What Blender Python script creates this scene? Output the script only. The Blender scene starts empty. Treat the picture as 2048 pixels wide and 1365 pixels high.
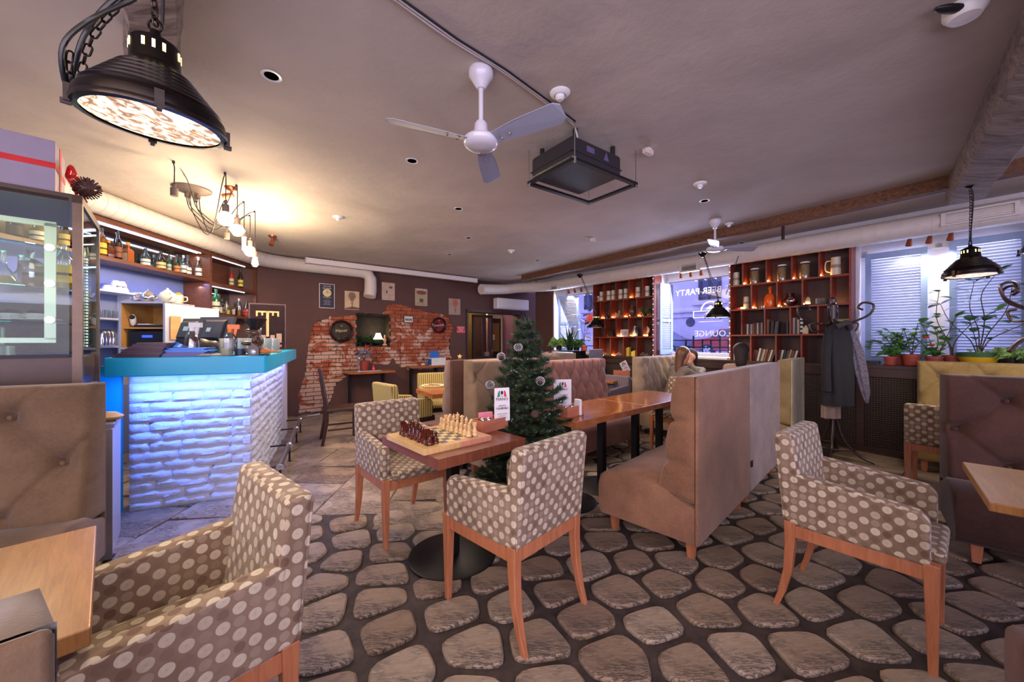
import bpy, bmesh, math, random
from mathutils import Vector, Matrix, noise, geometry
from math import sin, cos, pi, radians, atan2, sqrt, exp, floor
random.seed(7)
C = bpy.context.scene.collection
F = 755.0; CX = 1024.0; CY = 682.5; H0 = 1.345; HC = 2.83
# ---------------------------------------------------------------- camera, world, lights, exposure
cam_d = bpy.data.cameras.new('camera'); cam = bpy.data.objects.new('camera', cam_d); C.objects.link(cam)
cam_d.sensor_width = 36.0; cam_d.lens = 36.0 * F / 2048.0; cam_d.clip_start = 0.05; cam_d.clip_end = 200
cam.location = (0, 0, H0); cam.rotation_euler = (radians(90), 0, 0)
bpy.context.scene.camera = cam
sc = bpy.context.scene
sc.view_settings.view_transform = 'Standard'; sc.view_settings.look = 'None'
sc.view_settings.gamma = 1.0; sc.view_settings.use_curve_mapping = False
sc.view_settings.exposure = 0.1
sc.cycles.max_bounces = 7; sc.cycles.diffuse_bounces = 4; sc.cycles.glossy_bounces = 3
sc.cycles.transmission_bounces = 6; sc.cycles.transparent_max_bounces = 12
sc.cycles.sample_clamp_indirect = 4.0; sc.cycles.caustics_reflective = False; sc.cycles.caustics_refractive = False
wd = bpy.data.worlds.new('dusk'); sc.world = wd; wd.use_nodes = True
_n = wd.node_tree.nodes; _l = wd.node_tree.links
_bg = _n['Background']; _bg.inputs['Color'].default_value = (0.46, 0.46, 0.86, 1); _bg.inputs['Strength'].default_value = 2.5

def light(name, kind, loc, energy, color, size=0.1, rot=None, size_y=None, spread=None, target=None, spot=None, blend=0.4):
    d = bpy.data.lights.new(name, kind); d.energy = energy; d.color = color
    if kind == 'AREA':
        d.size = size
        if size_y: d.shape = 'RECTANGLE'; d.size_y = size_y
        if spread: d.spread = radians(spread)
    elif kind == 'SPOT':
        d.spot_size = radians(spot or 90); d.spot_blend = blend; d.shadow_soft_size = size
    else: d.shadow_soft_size = size
    o = bpy.data.objects.new(name, d); C.objects.link(o); o.location = loc
    if target is not None:
        v = Vector(target) - Vector(loc); o.rotation_euler = v.to_track_quat('-Z', 'Y').to_euler()
    elif rot is not None: o.rotation_euler = rot
    return o
WARM = (1.0, 0.74, 0.46); SOFT = (1.0, 0.82, 0.66); COOL = (0.70, 0.74, 1.0); BLUE = (0.16, 0.28, 1.0)
# unseen fill lights added around and behind the camera to brighten the room
light('room_fill', 'AREA', (-1.2, -1.2, 2.70), 85, (1.0, 0.80, 0.60), 3.2, size_y=2.0, target=(-0.9, 2.6, 0.0))
light('room_fill', 'AREA', (2.2, -0.9, 2.70), 62, (0.86, 0.78, 1.0), 3.0, size_y=2.0, target=(1.2, 3.2, 0.0))
light('room_fill', 'AREA', (0.0, -2.6, 1.3), 150, (0.98, 0.82, 0.88), 7.5, size_y=2.2, target=(0.2, 4.0, 2.6))
light('room_fill', 'AREA', (-0.4, 4.6, 2.6), 80, (1.0, 0.78, 0.62), 2.4, size_y=1.6, rot=(0, 0, 0.6))
# daylight entering by the three windows
for x_, y_, e_ in ((1.16, 9.0, 60), (3.35, 6.75, 80), (5.15, 4.55, 60)):
    light('window_daylight', 'AREA', (x_, y_, 1.8), e_, COOL, 1.1, size_y=1.3, target=(x_ - 0.78 * 2, y_ - 0.625 * 2, 1.3))
# cluster of bare bulbs over the bar
for x_, y_, z_, e_ in ((-2.53, 3.32, 2.36, 44), (-2.63, 3.60, 2.34, 40), (-2.85, 4.0, 2.32, 36), (-2.98, 4.3, 2.36, 34), (-3.10, 4.55, 2.26, 34)):
    light('bulb_light', 'POINT', (x_, y_, z_), e_, WARM, 0.06)
# ---------------------------------------------------------------- helpers
def T(x, y, z):
    "point where the view ray of a pixel meets the height z"
    Y = F * (H0 - z) / (y - CY); return Vector(((x - CX) / F * Y, Y, z))
def G(x, y): return T(x, y, 0.0)
def PD(x, y, Y): return Vector(((x - CX) / F * Y, Y, H0 - (y - CY) / F * Y))
class Frame:
    "vertical plane: origin p, direction ang (degrees), offset o measured away from the camera"
    def __init__(s, p, ang):
        s.p = Vector(p); s.a = radians(ang); s.d = Vector((cos(s.a), sin(s.a))); s.n = Vector((-sin(s.a), cos(s.a)))
    def u(s, x, o=0.0):
        k = (x - CX) / F; p = s.p + s.n * o
        return (k * p.y - p.x) / (s.d.x - k * s.d.y)
    def uz(s, x, y, o=0.0):
        u = s.u(x, o); Y = s.p.y + s.n.y * o + s.d.y * u
        return u, H0 - (y - CY) / F * Y
    def w(s, u, o=0.0, z=0.0):
        q = s.p + s.d * u + s.n * o; return Vector((q.x, q.y, z))

class MB:
    def __init__(s): s.v = []; s.f = []; s.m = []; s.mi = 0
    def add(s, vs, fs):
        b = len(s.v); s.v += [tuple(v) for v in vs]; s.f += [tuple(b + i for i in f) for f in fs]
        s.m += [s.mi] * len(fs); return s
    def box(s, cx, cy, cz, sx, sy, sz, rz=0.0, tx=1.0, ty=1.0):
        vs = []
        for k in (-1, 1):
            fx, fy = (tx, ty) if k > 0 else (1, 1)
            for (i, j) in ((-1, -1), (1, -1), (1, 1), (-1, 1)):
                x, y = i * sx / 2 * fx, j * sy / 2 * fy
                vs.append((cx + x * cos(rz) - y * sin(rz), cy + x * sin(rz) + y * cos(rz), cz + k * sz / 2))
        return s.add(vs, [(3, 2, 1, 0), (4, 5, 6, 7), (0, 1, 5, 4), (1, 2, 6, 5), (2, 3, 7, 6), (3, 0, 4, 7)])
    def bx(s, x0, x1, y0, y1, z0, z1): return s.box((x0 + x1) / 2, (y0 + y1) / 2, (z0 + z1) / 2, x1 - x0, y1 - y0, z1 - z0)
    def hexa(s, p): return s.add(p, [(3, 2, 1, 0), (4, 5, 6, 7), (0, 1, 5, 4), (1, 2, 6, 5), (2, 3, 7, 6), (3, 0, 4, 7)])
    def prism(s, poly, z0, z1, top=None):
        n = len(poly); top = top or poly
        vs = [(p[0], p[1], z0) for p in poly] + [(p[0], p[1], z1) for p in top]
        return s.add(vs, [tuple(range(n - 1, -1, -1)), tuple(range(n, 2 * n))] + [(i, (i + 1) % n, n + (i + 1) % n, n + i) for i in range(n)])
    def lathe(s, prof, n=16, c=(0, 0, 0), M=None, sx=1, sy=1, caps=True):
        vs = []; fs = []; k = len(prof)
        for (r, z) in prof:
            for i in range(n):
                a = 2 * pi * i / n; p = Vector((r * cos(a) * sx, r * sin(a) * sy, z))
                if M is not None: p = M @ p
                vs.append((p.x + c[0], p.y + c[1], p.z + c[2]))
        for j in range(k - 1):
            for i in range(n):
                i2 = (i + 1) % n; fs.append((j * n + i, j * n + i2, (j + 1) * n + i2, (j + 1) * n + i))
        if caps and prof[0][0] > 1e-5: fs.append(tuple(range(n - 1, -1, -1)))
        if caps and prof[-1][0] > 1e-5: fs.append(tuple((k - 1) * n + i for i in range(n)))
        return s.add(vs, fs)
    def tube(s, pts, r, n=6, closed=False):
        pts = [Vector(p) for p in pts]; m = len(pts); vs = []; fs = []
        rr = r if isinstance(r, (list, tuple)) else [r] * m
        up = Vector((0.0, 0.0, 1.0)); pn = None
        for i, p in enumerate(pts):
            if closed: t = pts[(i + 1) % m] - pts[i - 1]
            else: t = pts[min(i + 1, m - 1)] - pts[max(i - 1, 0)]
            if t.length < 1e-9: t = Vector((0, 0, 1))
            t.normalize()
            if pn is None:
                a = t.cross(up)
                if a.length < 1e-3: a = t.cross(Vector((1, 0, 0)))
                a.normalize()
            else:
                a = pn - t * pn.dot(t)
                if a.length < 1e-4: a = t.cross(Vector((1, 0.3, 0)))
                a.normalize()
            pn = a; b = t.cross(a)
            for k in range(n):
                q = p + (a * cos(2 * pi * k / n) + b * sin(2 * pi * k / n)) * rr[i]; vs.append(q)
        for i in range(m if closed else m - 1):
            j = (i + 1) % m
            for k in range(n):
                k2 = (k + 1) % n; fs.append((i * n + k, i * n + k2, j * n + k2, j * n + k))
        if not closed: fs += [tuple(range(n - 1, -1, -1)), tuple((m - 1) * n + k for k in range(n))]
        return s.add(vs, fs)
    def cyl(s, p0, p1, r0, r1=None, n=12): return s.tube([p0, p1], [r0, r0 if r1 is None else r1], n)
    def ball(s, c, r, nu=12, nv=8, sc=(1, 1, 1)):
        prof = [(max(r * sin(pi * j / nv), 0), -r * cos(pi * j / nv)) for j in range(nv + 1)]
        prof[0] = (0, -r); prof[-1] = (0, r)
        return s.lathe(prof, nu, c, Matrix.Diagonal((sc[0], sc[1], sc[2])))
    def grid(s, fn, nu, nv, flip=False):
        vs = [fn(i / nu, j / nv) for j in range(nv + 1) for i in range(nu + 1)]
        w = nu + 1; fs = []
        for j in range(nv):
            for i in range(nu):
                q = (j * w + i, j * w + i + 1, (j + 1) * w + i + 1, (j + 1) * w + i)
                fs.append(q[::-1] if flip else q)
        return s.add(vs, fs)
    def xf(s, M, start=0):
        for i in range(start, len(s.v)): s.v[i] = tuple(M @ Vector(s.v[i]))
        return s

def boxuv(me):
    uv = me.uv_layers.new(name='UVMap'); vs = me.vertices
    for p in me.polygons:
        n = p.normal; ax, ay, az = abs(n.x), abs(n.y), abs(n.z)
        for li in p.loop_indices:
            c = vs[me.loops[li].vertex_index].co
            if az >= ax and az >= ay: q = (c.x, c.y)
            elif ax >= ay: q = (c.y, c.z + 0.013)
            else: q = (c.x + 0.017, c.z + 0.013)
            uv.data[li].uv = q
def mesh(name, mb, mats, smooth=None, uv=False):
    me = bpy.data.meshes.new(name); me.from_pydata(mb.v, [], mb.f)
    for m in (mats if isinstance(mats, (list, tuple)) else [mats]):
        if m is not None: me.materials.append(m)
    if any(mb.m): me.polygons.foreach_set('material_index', mb.m)
    if smooth is not None:
        me.polygons.foreach_set('use_smooth', [True] * len(me.polygons))
        me.update()
        if smooth < 170: me.set_sharp_from_angle(angle=radians(smooth))
    me.update()
    if uv: boxuv(me)
    return me
def obj(name, mb, mats, parent=None, loc=(0, 0, 0), rz=0.0, smooth=None, bevel=0, seg=2, uv=False, kind=None, rot=None, label=None, sub=0):
    me = mb if isinstance(mb, bpy.types.Mesh) else mesh(name, mb, mats, smooth, uv)
    o = bpy.data.objects.new(name, me); C.objects.link(o); o.parent = parent; o.location = loc
    o.rotation_euler = rot if rot is not None else (0, 0, rz)
    if bevel:
        b = o.modifiers.new('bevel', 'BEVEL'); b.width = bevel; b.segments = seg; b.limit_method = 'ANGLE'; b.angle_limit = radians(40)
        if seg > 1:
            me.polygons.foreach_set('use_smooth', [True] * len(me.polygons)); b.harden_normals = True
            if smooth is None: me.set_sharp_from_angle(angle=radians(35))
    if sub:
        m = o.modifiers.new('sub', 'SUBSURF'); m.levels = sub; m.render_levels = sub
    if kind: o['kind'] = kind
    if label: o['label'] = label
    return o
def tag(o, label, cat, group=None):
    o['label'] = label; o['category'] = cat
    if group: o['group'] = group
    return o
def thing(name, label, cat, loc=(0, 0, 0), rz=0.0, group=None, rot=None):
    o = bpy.data.objects.new(name, None); C.objects.link(o); o.location = loc; o.empty_display_size = 0.1
    o.rotation_euler = rot if rot is not None else (0, 0, rz); return tag(o, label, cat, group)
def kids(o): return [c for c in KID.get(o.name, [])]
def dup(o, loc=None, rz=None, label=None, parent=None, rot=None):
    c = o.copy(); C.objects.link(c)
    if parent is not None: c.parent = parent
    if loc is not None: c.location = loc
    if rz is not None: c.rotation_euler = (0, 0, rz)
    if rot is not None: c.rotation_euler = rot
    if label: c['label'] = label
    for ch in o.children: dup(ch, parent=c)
    return c
def rnd(a, b): return random.uniform(a, b)
def catmull(pts, k=6):
    pts = [Vector(p) for p in pts]; out = []
    P = [pts[0] * 2 - pts[1]] + pts + [pts[-1] * 2 - pts[-2]]
    for i in range(1, len(P) - 2):
        for j in range(k):
            t = j / k; a, b, c, d = P[i - 1], P[i], P[i + 1], P[i + 2]
            out.append(0.5 * ((2 * b) + (c - a) * t + (2 * a - 5 * b + 4 * c - d) * t * t + (3 * b - a - 3 * c + d) * t ** 3))
    out.append(pts[-1]); return out
def text(name, s, size, mat, parent, loc, rot, ext=0.0006, mirror=False, align='CENTER', kind=None, sx=1.0):
    cu = bpy.data.curves.new('t', 'FONT'); cu.body = s; cu.size = size; cu.extrude = ext; cu.align_x = align; cu.align_y = 'CENTER'
    cu.resolution_u = 2
    t = bpy.data.objects.new('t', cu); C.objects.link(t)
    dg = bpy.context.evaluated_depsgraph_get(); me = bpy.data.meshes.new_from_object(t.evaluated_get(dg))
    bpy.data.objects.remove(t); bpy.data.curves.remove(cu)
    me.materials.clear(); me.materials.append(mat)
    if sx != 1.0:
        for v in me.vertices: v.co.x *= sx
    if mirror:
        for v in me.vertices: v.co.x *= -1
        me.flip_normals()
    o = bpy.data.objects.new(name, me); C.objects.link(o); o.parent = parent; o.location = loc; o.rotation_euler = rot
    return o

# ---------------------------------------------------------------- materials
def lin(c):
    c = c / 255.0
    return c / 12.92 if c <= 0.04045 else ((c + 0.055) / 1.055) ** 2.4
def rgb(r, g, b): return (lin(r), lin(g), lin(b), 1.0)
class NT:
    def __init__(s, name):
        s.m = bpy.data.materials.new(name); s.m.use_nodes = True; s.t = s.m.node_tree; s.n = s.t.nodes; s.b = s.n['Principled BSDF']
    def N(s, typ, **kw):
        n = s.n.new(typ)
        for k, v in kw.items(): setattr(n, k, v)
        return n
    def L(s, a, b): s.t.links.new(a, b)
    def put(s, sock, v):
        if isinstance(v, bpy.types.NodeSocket): s.L(v, sock)
        else: sock.default_value = v
    def coord(s, out='Object'): return s.N('ShaderNodeTexCoord').outputs[out]
    def mapping(s, vec, scale=(1, 1, 1), rot=(0, 0, 0), loc=(0, 0, 0)):
        m = s.N('ShaderNodeMapping'); s.L(vec, m.inputs[0]); m.inputs['Scale'].default_value = scale
        m.inputs['Rotation'].default_value = rot; m.inputs['Location'].default_value = loc; return m.outputs[0]
    def noise(s, vec, scale, detail=4, rough=0.55, out='Fac', dist=0.0):
        n = s.N('ShaderNodeTexNoise'); s.L(vec, n.inputs['Vector']); n.inputs['Scale'].default_value = scale
        n.inputs['Detail'].default_value = detail; n.inputs['Roughness'].default_value = rough; n.inputs['Distortion'].default_value = dist
        return n.outputs[out]
    def ramp(s, fac, stops):
        r = s.N('ShaderNodeValToRGB'); s.L(fac, r.inputs[0]); e = r.color_ramp.elements
        while len(e) < len(stops): e.new(0.5)
        for i, (p, c) in enumerate(stops): e[i].position = p; e[i].color = c if len(c) == 4 else (*c, 1)
        return r.outputs[0]
    def math(s, op, a, b=0.0, c=None):
        m = s.N('ShaderNodeMath', operation=op); s.put(m.inputs[0], a); s.put(m.inputs[1], b)
        if c is not None: s.put(m.inputs[2], c)
        return m.outputs[0]
    def mix(s, fac, a, b, mode='MIX'):
        m = s.N('ShaderNodeMix', data_type='RGBA', blend_type=mode); s.put(m.inputs['Factor'], fac)
        s.put(m.inputs[6], a); s.put(m.inputs[7], b); return m.outputs[2]
    def sep(s, vec):
        n = s.N('ShaderNodeSeparateXYZ'); s.L(vec, n.inputs[0]); return n.outputs
    def comb(s, x, y, z=0.0):
        n = s.N('ShaderNodeCombineXYZ'); s.put(n.inputs[0], x); s.put(n.inputs[1], y); s.put(n.inputs[2], z); return n.outputs[0]
    def bump(s, h, strength=0.3, dist=0.01, prev=None):
        b = s.N('ShaderNodeBump'); b.inputs['Strength'].default_value = strength; b.inputs['Distance'].default_value = dist
        s.L(h, b.inputs['Height'])
        if prev is not None: s.L(prev, b.inputs['Normal'])
        s.L(b.outputs[0], s.b.inputs['Normal']); return b.outputs[0]
    def set(s, col=None, rough=None, metal=None, spec=None, emit=None, es=None, sheen=None):
        B = s.b.inputs
        if col is not None: s.put(B['Base Color'], col)
        if rough is not None: s.put(B['Roughness'], rough)
        if metal is not None: B['Metallic'].default_value = metal
        if spec is not None: B['Specular IOR Level'].default_value = spec
        if emit is not None: s.put(B['Emission Color'], emit); B['Emission Strength'].default_value = es
        if sheen is not None: B['Sheen Weight'].default_value = sheen; B['Sheen Roughness'].default_value = 0.4
        return s.m
MC = {}
ORD = ['first', 'second', 'third', 'fourth', 'fifth', 'sixth', 'seventh', 'eighth', 'ninth', 'tenth']
def plain(name, col, rough=0.6, metal=0.0, var=0.12, scale=18.0, bump=0.0, bs=60.0, spec=None, sheen=None):
    k = ('p', name)
    if k in MC: return MC[k]
    t = NT(name); co = t.coord(); c = rgb(*col)
    if var:
        nz = t.noise(co, scale, 3)
        d = tuple(max(0, x * (1 - var)) for x in c[:3]); l = tuple(min(1, x * (1 + var)) for x in c[:3])
        t.set(col=t.ramp(nz, [(0.3, d), (0.7, l)]))
    else: t.set(col=c)
    if bump: t.bump(t.noise(co, bs, 5), bump, 0.01)
    MC[k] = t.set(rough=rough, metal=metal, spec=spec, sheen=sheen); return MC[k]
def emis(name, col, strength, base=(200, 200, 200)):
    if name in MC: return MC[name]
    t = NT(name); MC[name] = t.set(col=rgb(*base), emit=rgb(*col), es=strength, rough=0.4); return MC[name]
def glass(name, col=(255, 255, 255), alpha=0.12, rough=0.03, milk=0.0):
    "thin clear pane: see-through with a mirror-like coat"
    if name in MC: return MC[name]
    t = NT(name); n = t.n; tr = t.N('ShaderNodeBsdfTransparent'); tr.inputs[0].default_value = rgb(*col)
    gl = t.N('ShaderNodeBsdfGlossy'); gl.inputs['Roughness'].default_value = rough
    fr = t.N('ShaderNodeFresnel'); fr.inputs[0].default_value = 1.45
    f = t.math('ADD', t.math('MULTIPLY', fr.outputs[0], 0.6), alpha)
    mx = t.N('ShaderNodeMixShader'); t.L(f, mx.inputs[0]); t.L(tr.outputs[0], mx.inputs[1]); t.L(gl.outputs[0], mx.inputs[2])
    out = mx.outputs[0]
    if milk:
        df = t.N('ShaderNodeBsdfTranslucent'); df.inputs[0].default_value = rgb(*col); m2 = t.N('ShaderNodeMixShader'); m2.inputs[0].default_value = milk
        t.L(out, m2.inputs[1]); t.L(df.outputs[0], m2.inputs[2]); out = m2.outputs[0]
    t.L(out, n['Material Output'].inputs[0]); MC[name] = t.m; return t.m
def wood(name, c1, c2, rough=0.4, sc=(1, 14, 14), scale=3.0, bump=0.08, rot=(0, 0, 0)):
    if name in MC: return MC[name]
    t = NT(name); v = t.mapping(t.coord(), sc, rot)
    g = t.noise(v, scale, 6, 0.65, dist=0.6); g2 = t.noise(v, scale * 6, 3)
    h = t.math('ADD', t.math('MULTIPLY', g, 0.75), t.math('MULTIPLY', g2, 0.25))
    t.set(col=t.ramp(h, [(0.34, rgb(*c1)), (0.66, rgb(*c2))]), rough=rough); t.bump(h, bump, 0.004)
    MC[name] = t.m; return t.m
def velvet(name, col, hi=1.25, rough=0.85, sheen=0.25):
    if name in MC: return MC[name]
    t = NT(name); co = t.coord(); c = rgb(*col)
    a = t.noise(co, 5.0, 5, 0.6); b = t.noise(co, 70.0, 3)
    h = t.math('ADD', t.math('MULTIPLY', a, 0.7), t.math('MULTIPLY', b, 0.3))
    t.set(col=t.ramp(h, [(0.35, tuple(x * 0.78 for x in c[:3])), (0.65, tuple(min(1, x * hi) for x in c[:3]))]), rough=rough, sheen=sheen, spec=0.2)
    t.bump(t.noise(co, 240.0, 3), 0.25, 0.003); MC[name] = t.m; return t.m
def polka():
    if 'polka' in MC: return MC['polka']
    t = NT('dotted_upholstery'); x, y, _ = t.sep(t.coord('UV')); 
    du, dv = 0.072, 0.0350
    row = t.math('FLOOR', t.math('DIVIDE', y, dv)); par = t.math('MULTIPLY', t.math('FLOORED_MODULO', row, 2.0), 0.5)
    fy = t.math('MULTIPLY', t.math('SUBTRACT', t.math('SUBTRACT', t.math('DIVIDE', y, dv), row), 0.5), dv)
    def dots(off):
        q = t.math('ADD', t.math('ADD', t.math('DIVIDE', x, du), par), off); ce = t.math('FLOOR', q)
        fx = t.math('MULTIPLY', t.math('SUBTRACT', t.math('SUBTRACT', q, ce), 0.5), du)
        d = t.math('SQRT', t.math('ADD', t.math('MULTIPLY', fx, fx), t.math('MULTIPLY', fy, fy)))
        wn = t.N('ShaderNodeTexWhiteNoise'); t.L(t.comb(ce, row, off * 7 + 1), wn.inputs['Vector'])
        return d, wn.outputs['Value']
    def step(d, r, w): 
        m = t.N('ShaderNodeMapRange', interpolation_type='SMOOTHSTEP'); t.L(d, m.inputs[0])
        m.inputs[1].default_value = r; m.inputs[2].default_value = r - w; m.inputs[3].default_value = 0; m.inputs[4].default_value = 1; return m.outputs[0]
    d1, r1 = dots(0.0); d2, r2 = dots(0.5)
    co = t.coord(); nz = t.noise(co, 90.0, 4); big = t.noise(co, 6.0, 3)
    base = t.mix(t.ramp(big, [(0.35, (0, 0, 0)), (0.65, (1, 1, 1))]), rgb(122, 98, 78), rgb(142, 118, 98))
    dark = t.mix(r2, rgb(88, 58, 44), rgb(166, 146, 126))
    ring2 = t.math('MULTIPLY', step(d2, 0.0145, 0.002), 0.75)
    c = t.mix(ring2, base, dark)
    lightc = t.mix(t.math('MULTIPLY', step(d1, 0.0065, 0.006), 0.45), rgb(206, 192, 168), rgb(178, 160, 136))
    w1 = t.math('MULTIPLY', step(d1, 0.0165, 0.0018), t.math('ADD', 0.62, t.math('MULTIPLY', r1, 0.4)))
    c = t.mix(t.math('MINIMUM', w1, 1.0), c, lightc)
    c = t.mix(t.math('MULTIPLY', nz, 0.35), c, rgb(96, 78, 62))
    t.set(col=c, rough=0.8, sheen=0.2, spec=0.25)
    hgt = t.math('ADD', t.math('MULTIPLY', w1, 0.7), t.math('MULTIPLY', nz, 0.5)); t.bump(hgt, 0.35, 0.003)
    MC['polka'] = t.m; return t.m
def stripes(name, c1, c2, n=95.0):
    if name in MC: return MC[name]
    t = NT(name); x, y, z = t.sep(t.coord('UV')); s = t.math('SINE', t.math('MULTIPLY', x, n * 2.2))
    t.set(col=t.mix(t.ramp(s, [(0.35, (0, 0, 0)), (0.6, (1, 1, 1))]), rgb(*c1), rgb(*c2)), rough=0.8, sheen=0.2); MC[name] = t.m; return t.m
# ---------------------------------------------------------------- frames of the room
BW = Frame((-3.83, 6.85), 38.9)       # back wall with the bare brick
WW = Frame((4.29, 4.73), -51.3)       # window wall
LW = Frame((-4.34, 6.43), 93.7)       # front of the bar shelves on the left wall
def inter(f, o1, g, o2):
    p = f.p + f.n * o1; q = g.p + g.n * o2; d = q - p
    den = f.d.x * g.d.y - f.d.y * g.d.x
    t = (d.x * g.d.y - d.y * g.d.x) / den; return Vector((p.x + f.d.x * t, p.y + f.d.y * t))
c_bl = inter(LW, 0.35, BW, 0.02); c_br = inter(BW, 0.02, WW, 0.5)
plan = [tuple(c_bl), tuple(c_br), tuple(WW.w(4.2, 0.5)[:2]), (9.5, -2.6), (-5.2, -2.6), tuple(LW.w(-9.2, 0.35)[:2])]
m_mortar = None
def stone_mats():
    t = NT('floor_mortar'); co = t.coord(); n = t.noise(co, 9, 6, 0.65); 
    t.set(col=t.ramp(n, [(0.3, rgb(44, 37, 36)), (0.7, rgb(78, 66, 62))]), rough=0.75, spec=0.3); t.bump(t.noise(co, 40, 5), 0.4, 0.01)
    s = NT('floor_stone'); co = s.coord('Object'); oi = s.N('ShaderNodeObjectInfo')
    big = s.noise(co, 5.5, 5, 0.6); fine = s.noise(s.mapping(co, (1, 3, 1)), 16, 7, 0.72, dist=0.8); vein = s.noise(s.mapping(co, (1.5, 7, 1), (0, 0, 0.5)), 26, 7, 0.75)
    base = s.ramp(big, [(0.25, rgb(136, 118, 104)), (0.5, rgb(172, 152, 130)), (0.75, rgb(148, 136, 126))])
    base = s.mix(s.ramp(fine, [(0.45, (0, 0, 0)), (0.62, (1, 1, 1))]), base, rgb(166, 150, 132))
    pit = s.math('MULTIPLY', s.ramp(vein, [(0.40, (1, 1, 1)), (0.5, (0, 0, 0))]), s.ramp(s.noise(co, 3.2, 3), [(0.42, (0, 0, 0)), (0.6, (1, 1, 1))]))
    base = s.mix(s.math('MULTIPLY', pit, 0.6), base, rgb(74, 62, 54))
    tint = s.mix(oi.outputs['Random'], rgb(205, 188, 172), rgb(255, 255, 255))
    s.set(col=s.mix(0.8, base, tint, 'MULTIPLY'), rough=s.math('ADD', 0.34, s.math('MULTIPLY', fine, 0.35)), spec=0.45)
    h = s.math('SUBTRACT', s.math('ADD', s.math('MULTIPLY', fine, 0.7), big), s.math('MULTIPLY', pit, 0.8)); s.bump(h, 0.8, 0.014)
    return t.m, s.m
m_mortar, m_stone = stone_mats()
def ceil_mat():
    t = NT('ceiling_plaster'); co = t.coord(); a = t.noise(co, 0.9, 5, 0.6, dist=0.6); b = t.noise(t.mapping(co, (1.0, 0.5, 1)), 3.0, 6, 0.7)
    t.set(col=t.mix(t.math('MULTIPLY', b, 0.5), t.ramp(a, [(0.3, rgb(178, 166, 156)), (0.7, rgb(208, 196, 184))]), rgb(170, 158, 152)), rough=0.85, spec=0.2)
    h = t.math('ADD', t.noise(co, 2.2, 4), t.math('MULTIPLY', t.noise(co, 60, 4), 0.05)); t.bump(h, 0.5, 0.03); return t.m
m_ceil = ceil_mat()
m_white = plain('white_plaster', (222, 216, 214), 0.7, var=0.04, bump=0.15, bs=30)
m_brown = plain('brown_wall_paint', (84, 54, 47), 0.7, var=0.09, scale=3.0, bump=0.25, bs=26)
m_dark = plain('black_metal', (24, 22, 23), 0.45, 0.4, var=0.1)
m_bronze = plain('dark_bronze_metal', (54, 46, 42), 0.3, 0.85, var=0.25, scale=30)
m_steel = plain('brushed_steel', (168, 164, 160), 0.3, 0.9, var=0.05)
m_chrome = plain('chrome', (220, 218, 216), 0.12, 1.0, var=0)
m_offwhite = plain('white_plastic', (226, 224, 224), 0.35, var=0.02)
m_black = plain('black_plastic', (26, 25, 29), 0.4, var=0.08)
m_blackvoid = plain('dark_recess', (10, 9, 9), 0.8, var=0)
m_darkwood = wood('dark_brown_wood', (36, 19, 14), (66, 36, 26), 0.45)
m_redwood = wood('red_brown_shelf_wood', (96, 34, 22), (150, 62, 38), 0.4)
m_barwood = wood('brown_bar_shelf_wood', (84, 48, 34), (122, 76, 54), 0.4)
m_beam = wood('old_timber', (62, 40, 28), (126, 84, 56), 0.8, (1, 16, 16), 2.2, 0.9)
m_greybeam = wood('weathered_timber', (78, 62, 54), (156, 136, 122), 0.75, (1, 9, 9), 2.4, 1.0)

# floor, ceiling
def slab_plan(poly, z0, z1):
    mb = MB(); pts = [Vector((a, b, 0)) for a, b in poly]; n = len(pts); f = []
    for t in geometry.tessellate_polygon([pts]):
        a, b, c = [pts[i] for i in t]; t = t if (b - a).cross(c - a).z > 0 else t[::-1]
        f.append(tuple(i + n for i in t)); f.append(tuple(t[::-1]))
    f += [(i, (i + 1) % n, n + (i + 1) % n, n + i) for i in range(n)]
    return mb.add([(p.x, p.y, z0) for p in pts] + [(p.x, p.y, z1) for p in pts], f)
floor_o = obj('floor', slab_plan(plan[::-1], -0.12, 0.0), m_mortar, kind='structure')
ceil_o = obj('ceiling', slab_plan(plan[::-1], HC, HC + 0.1), m_ceil, kind='structure')

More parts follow.
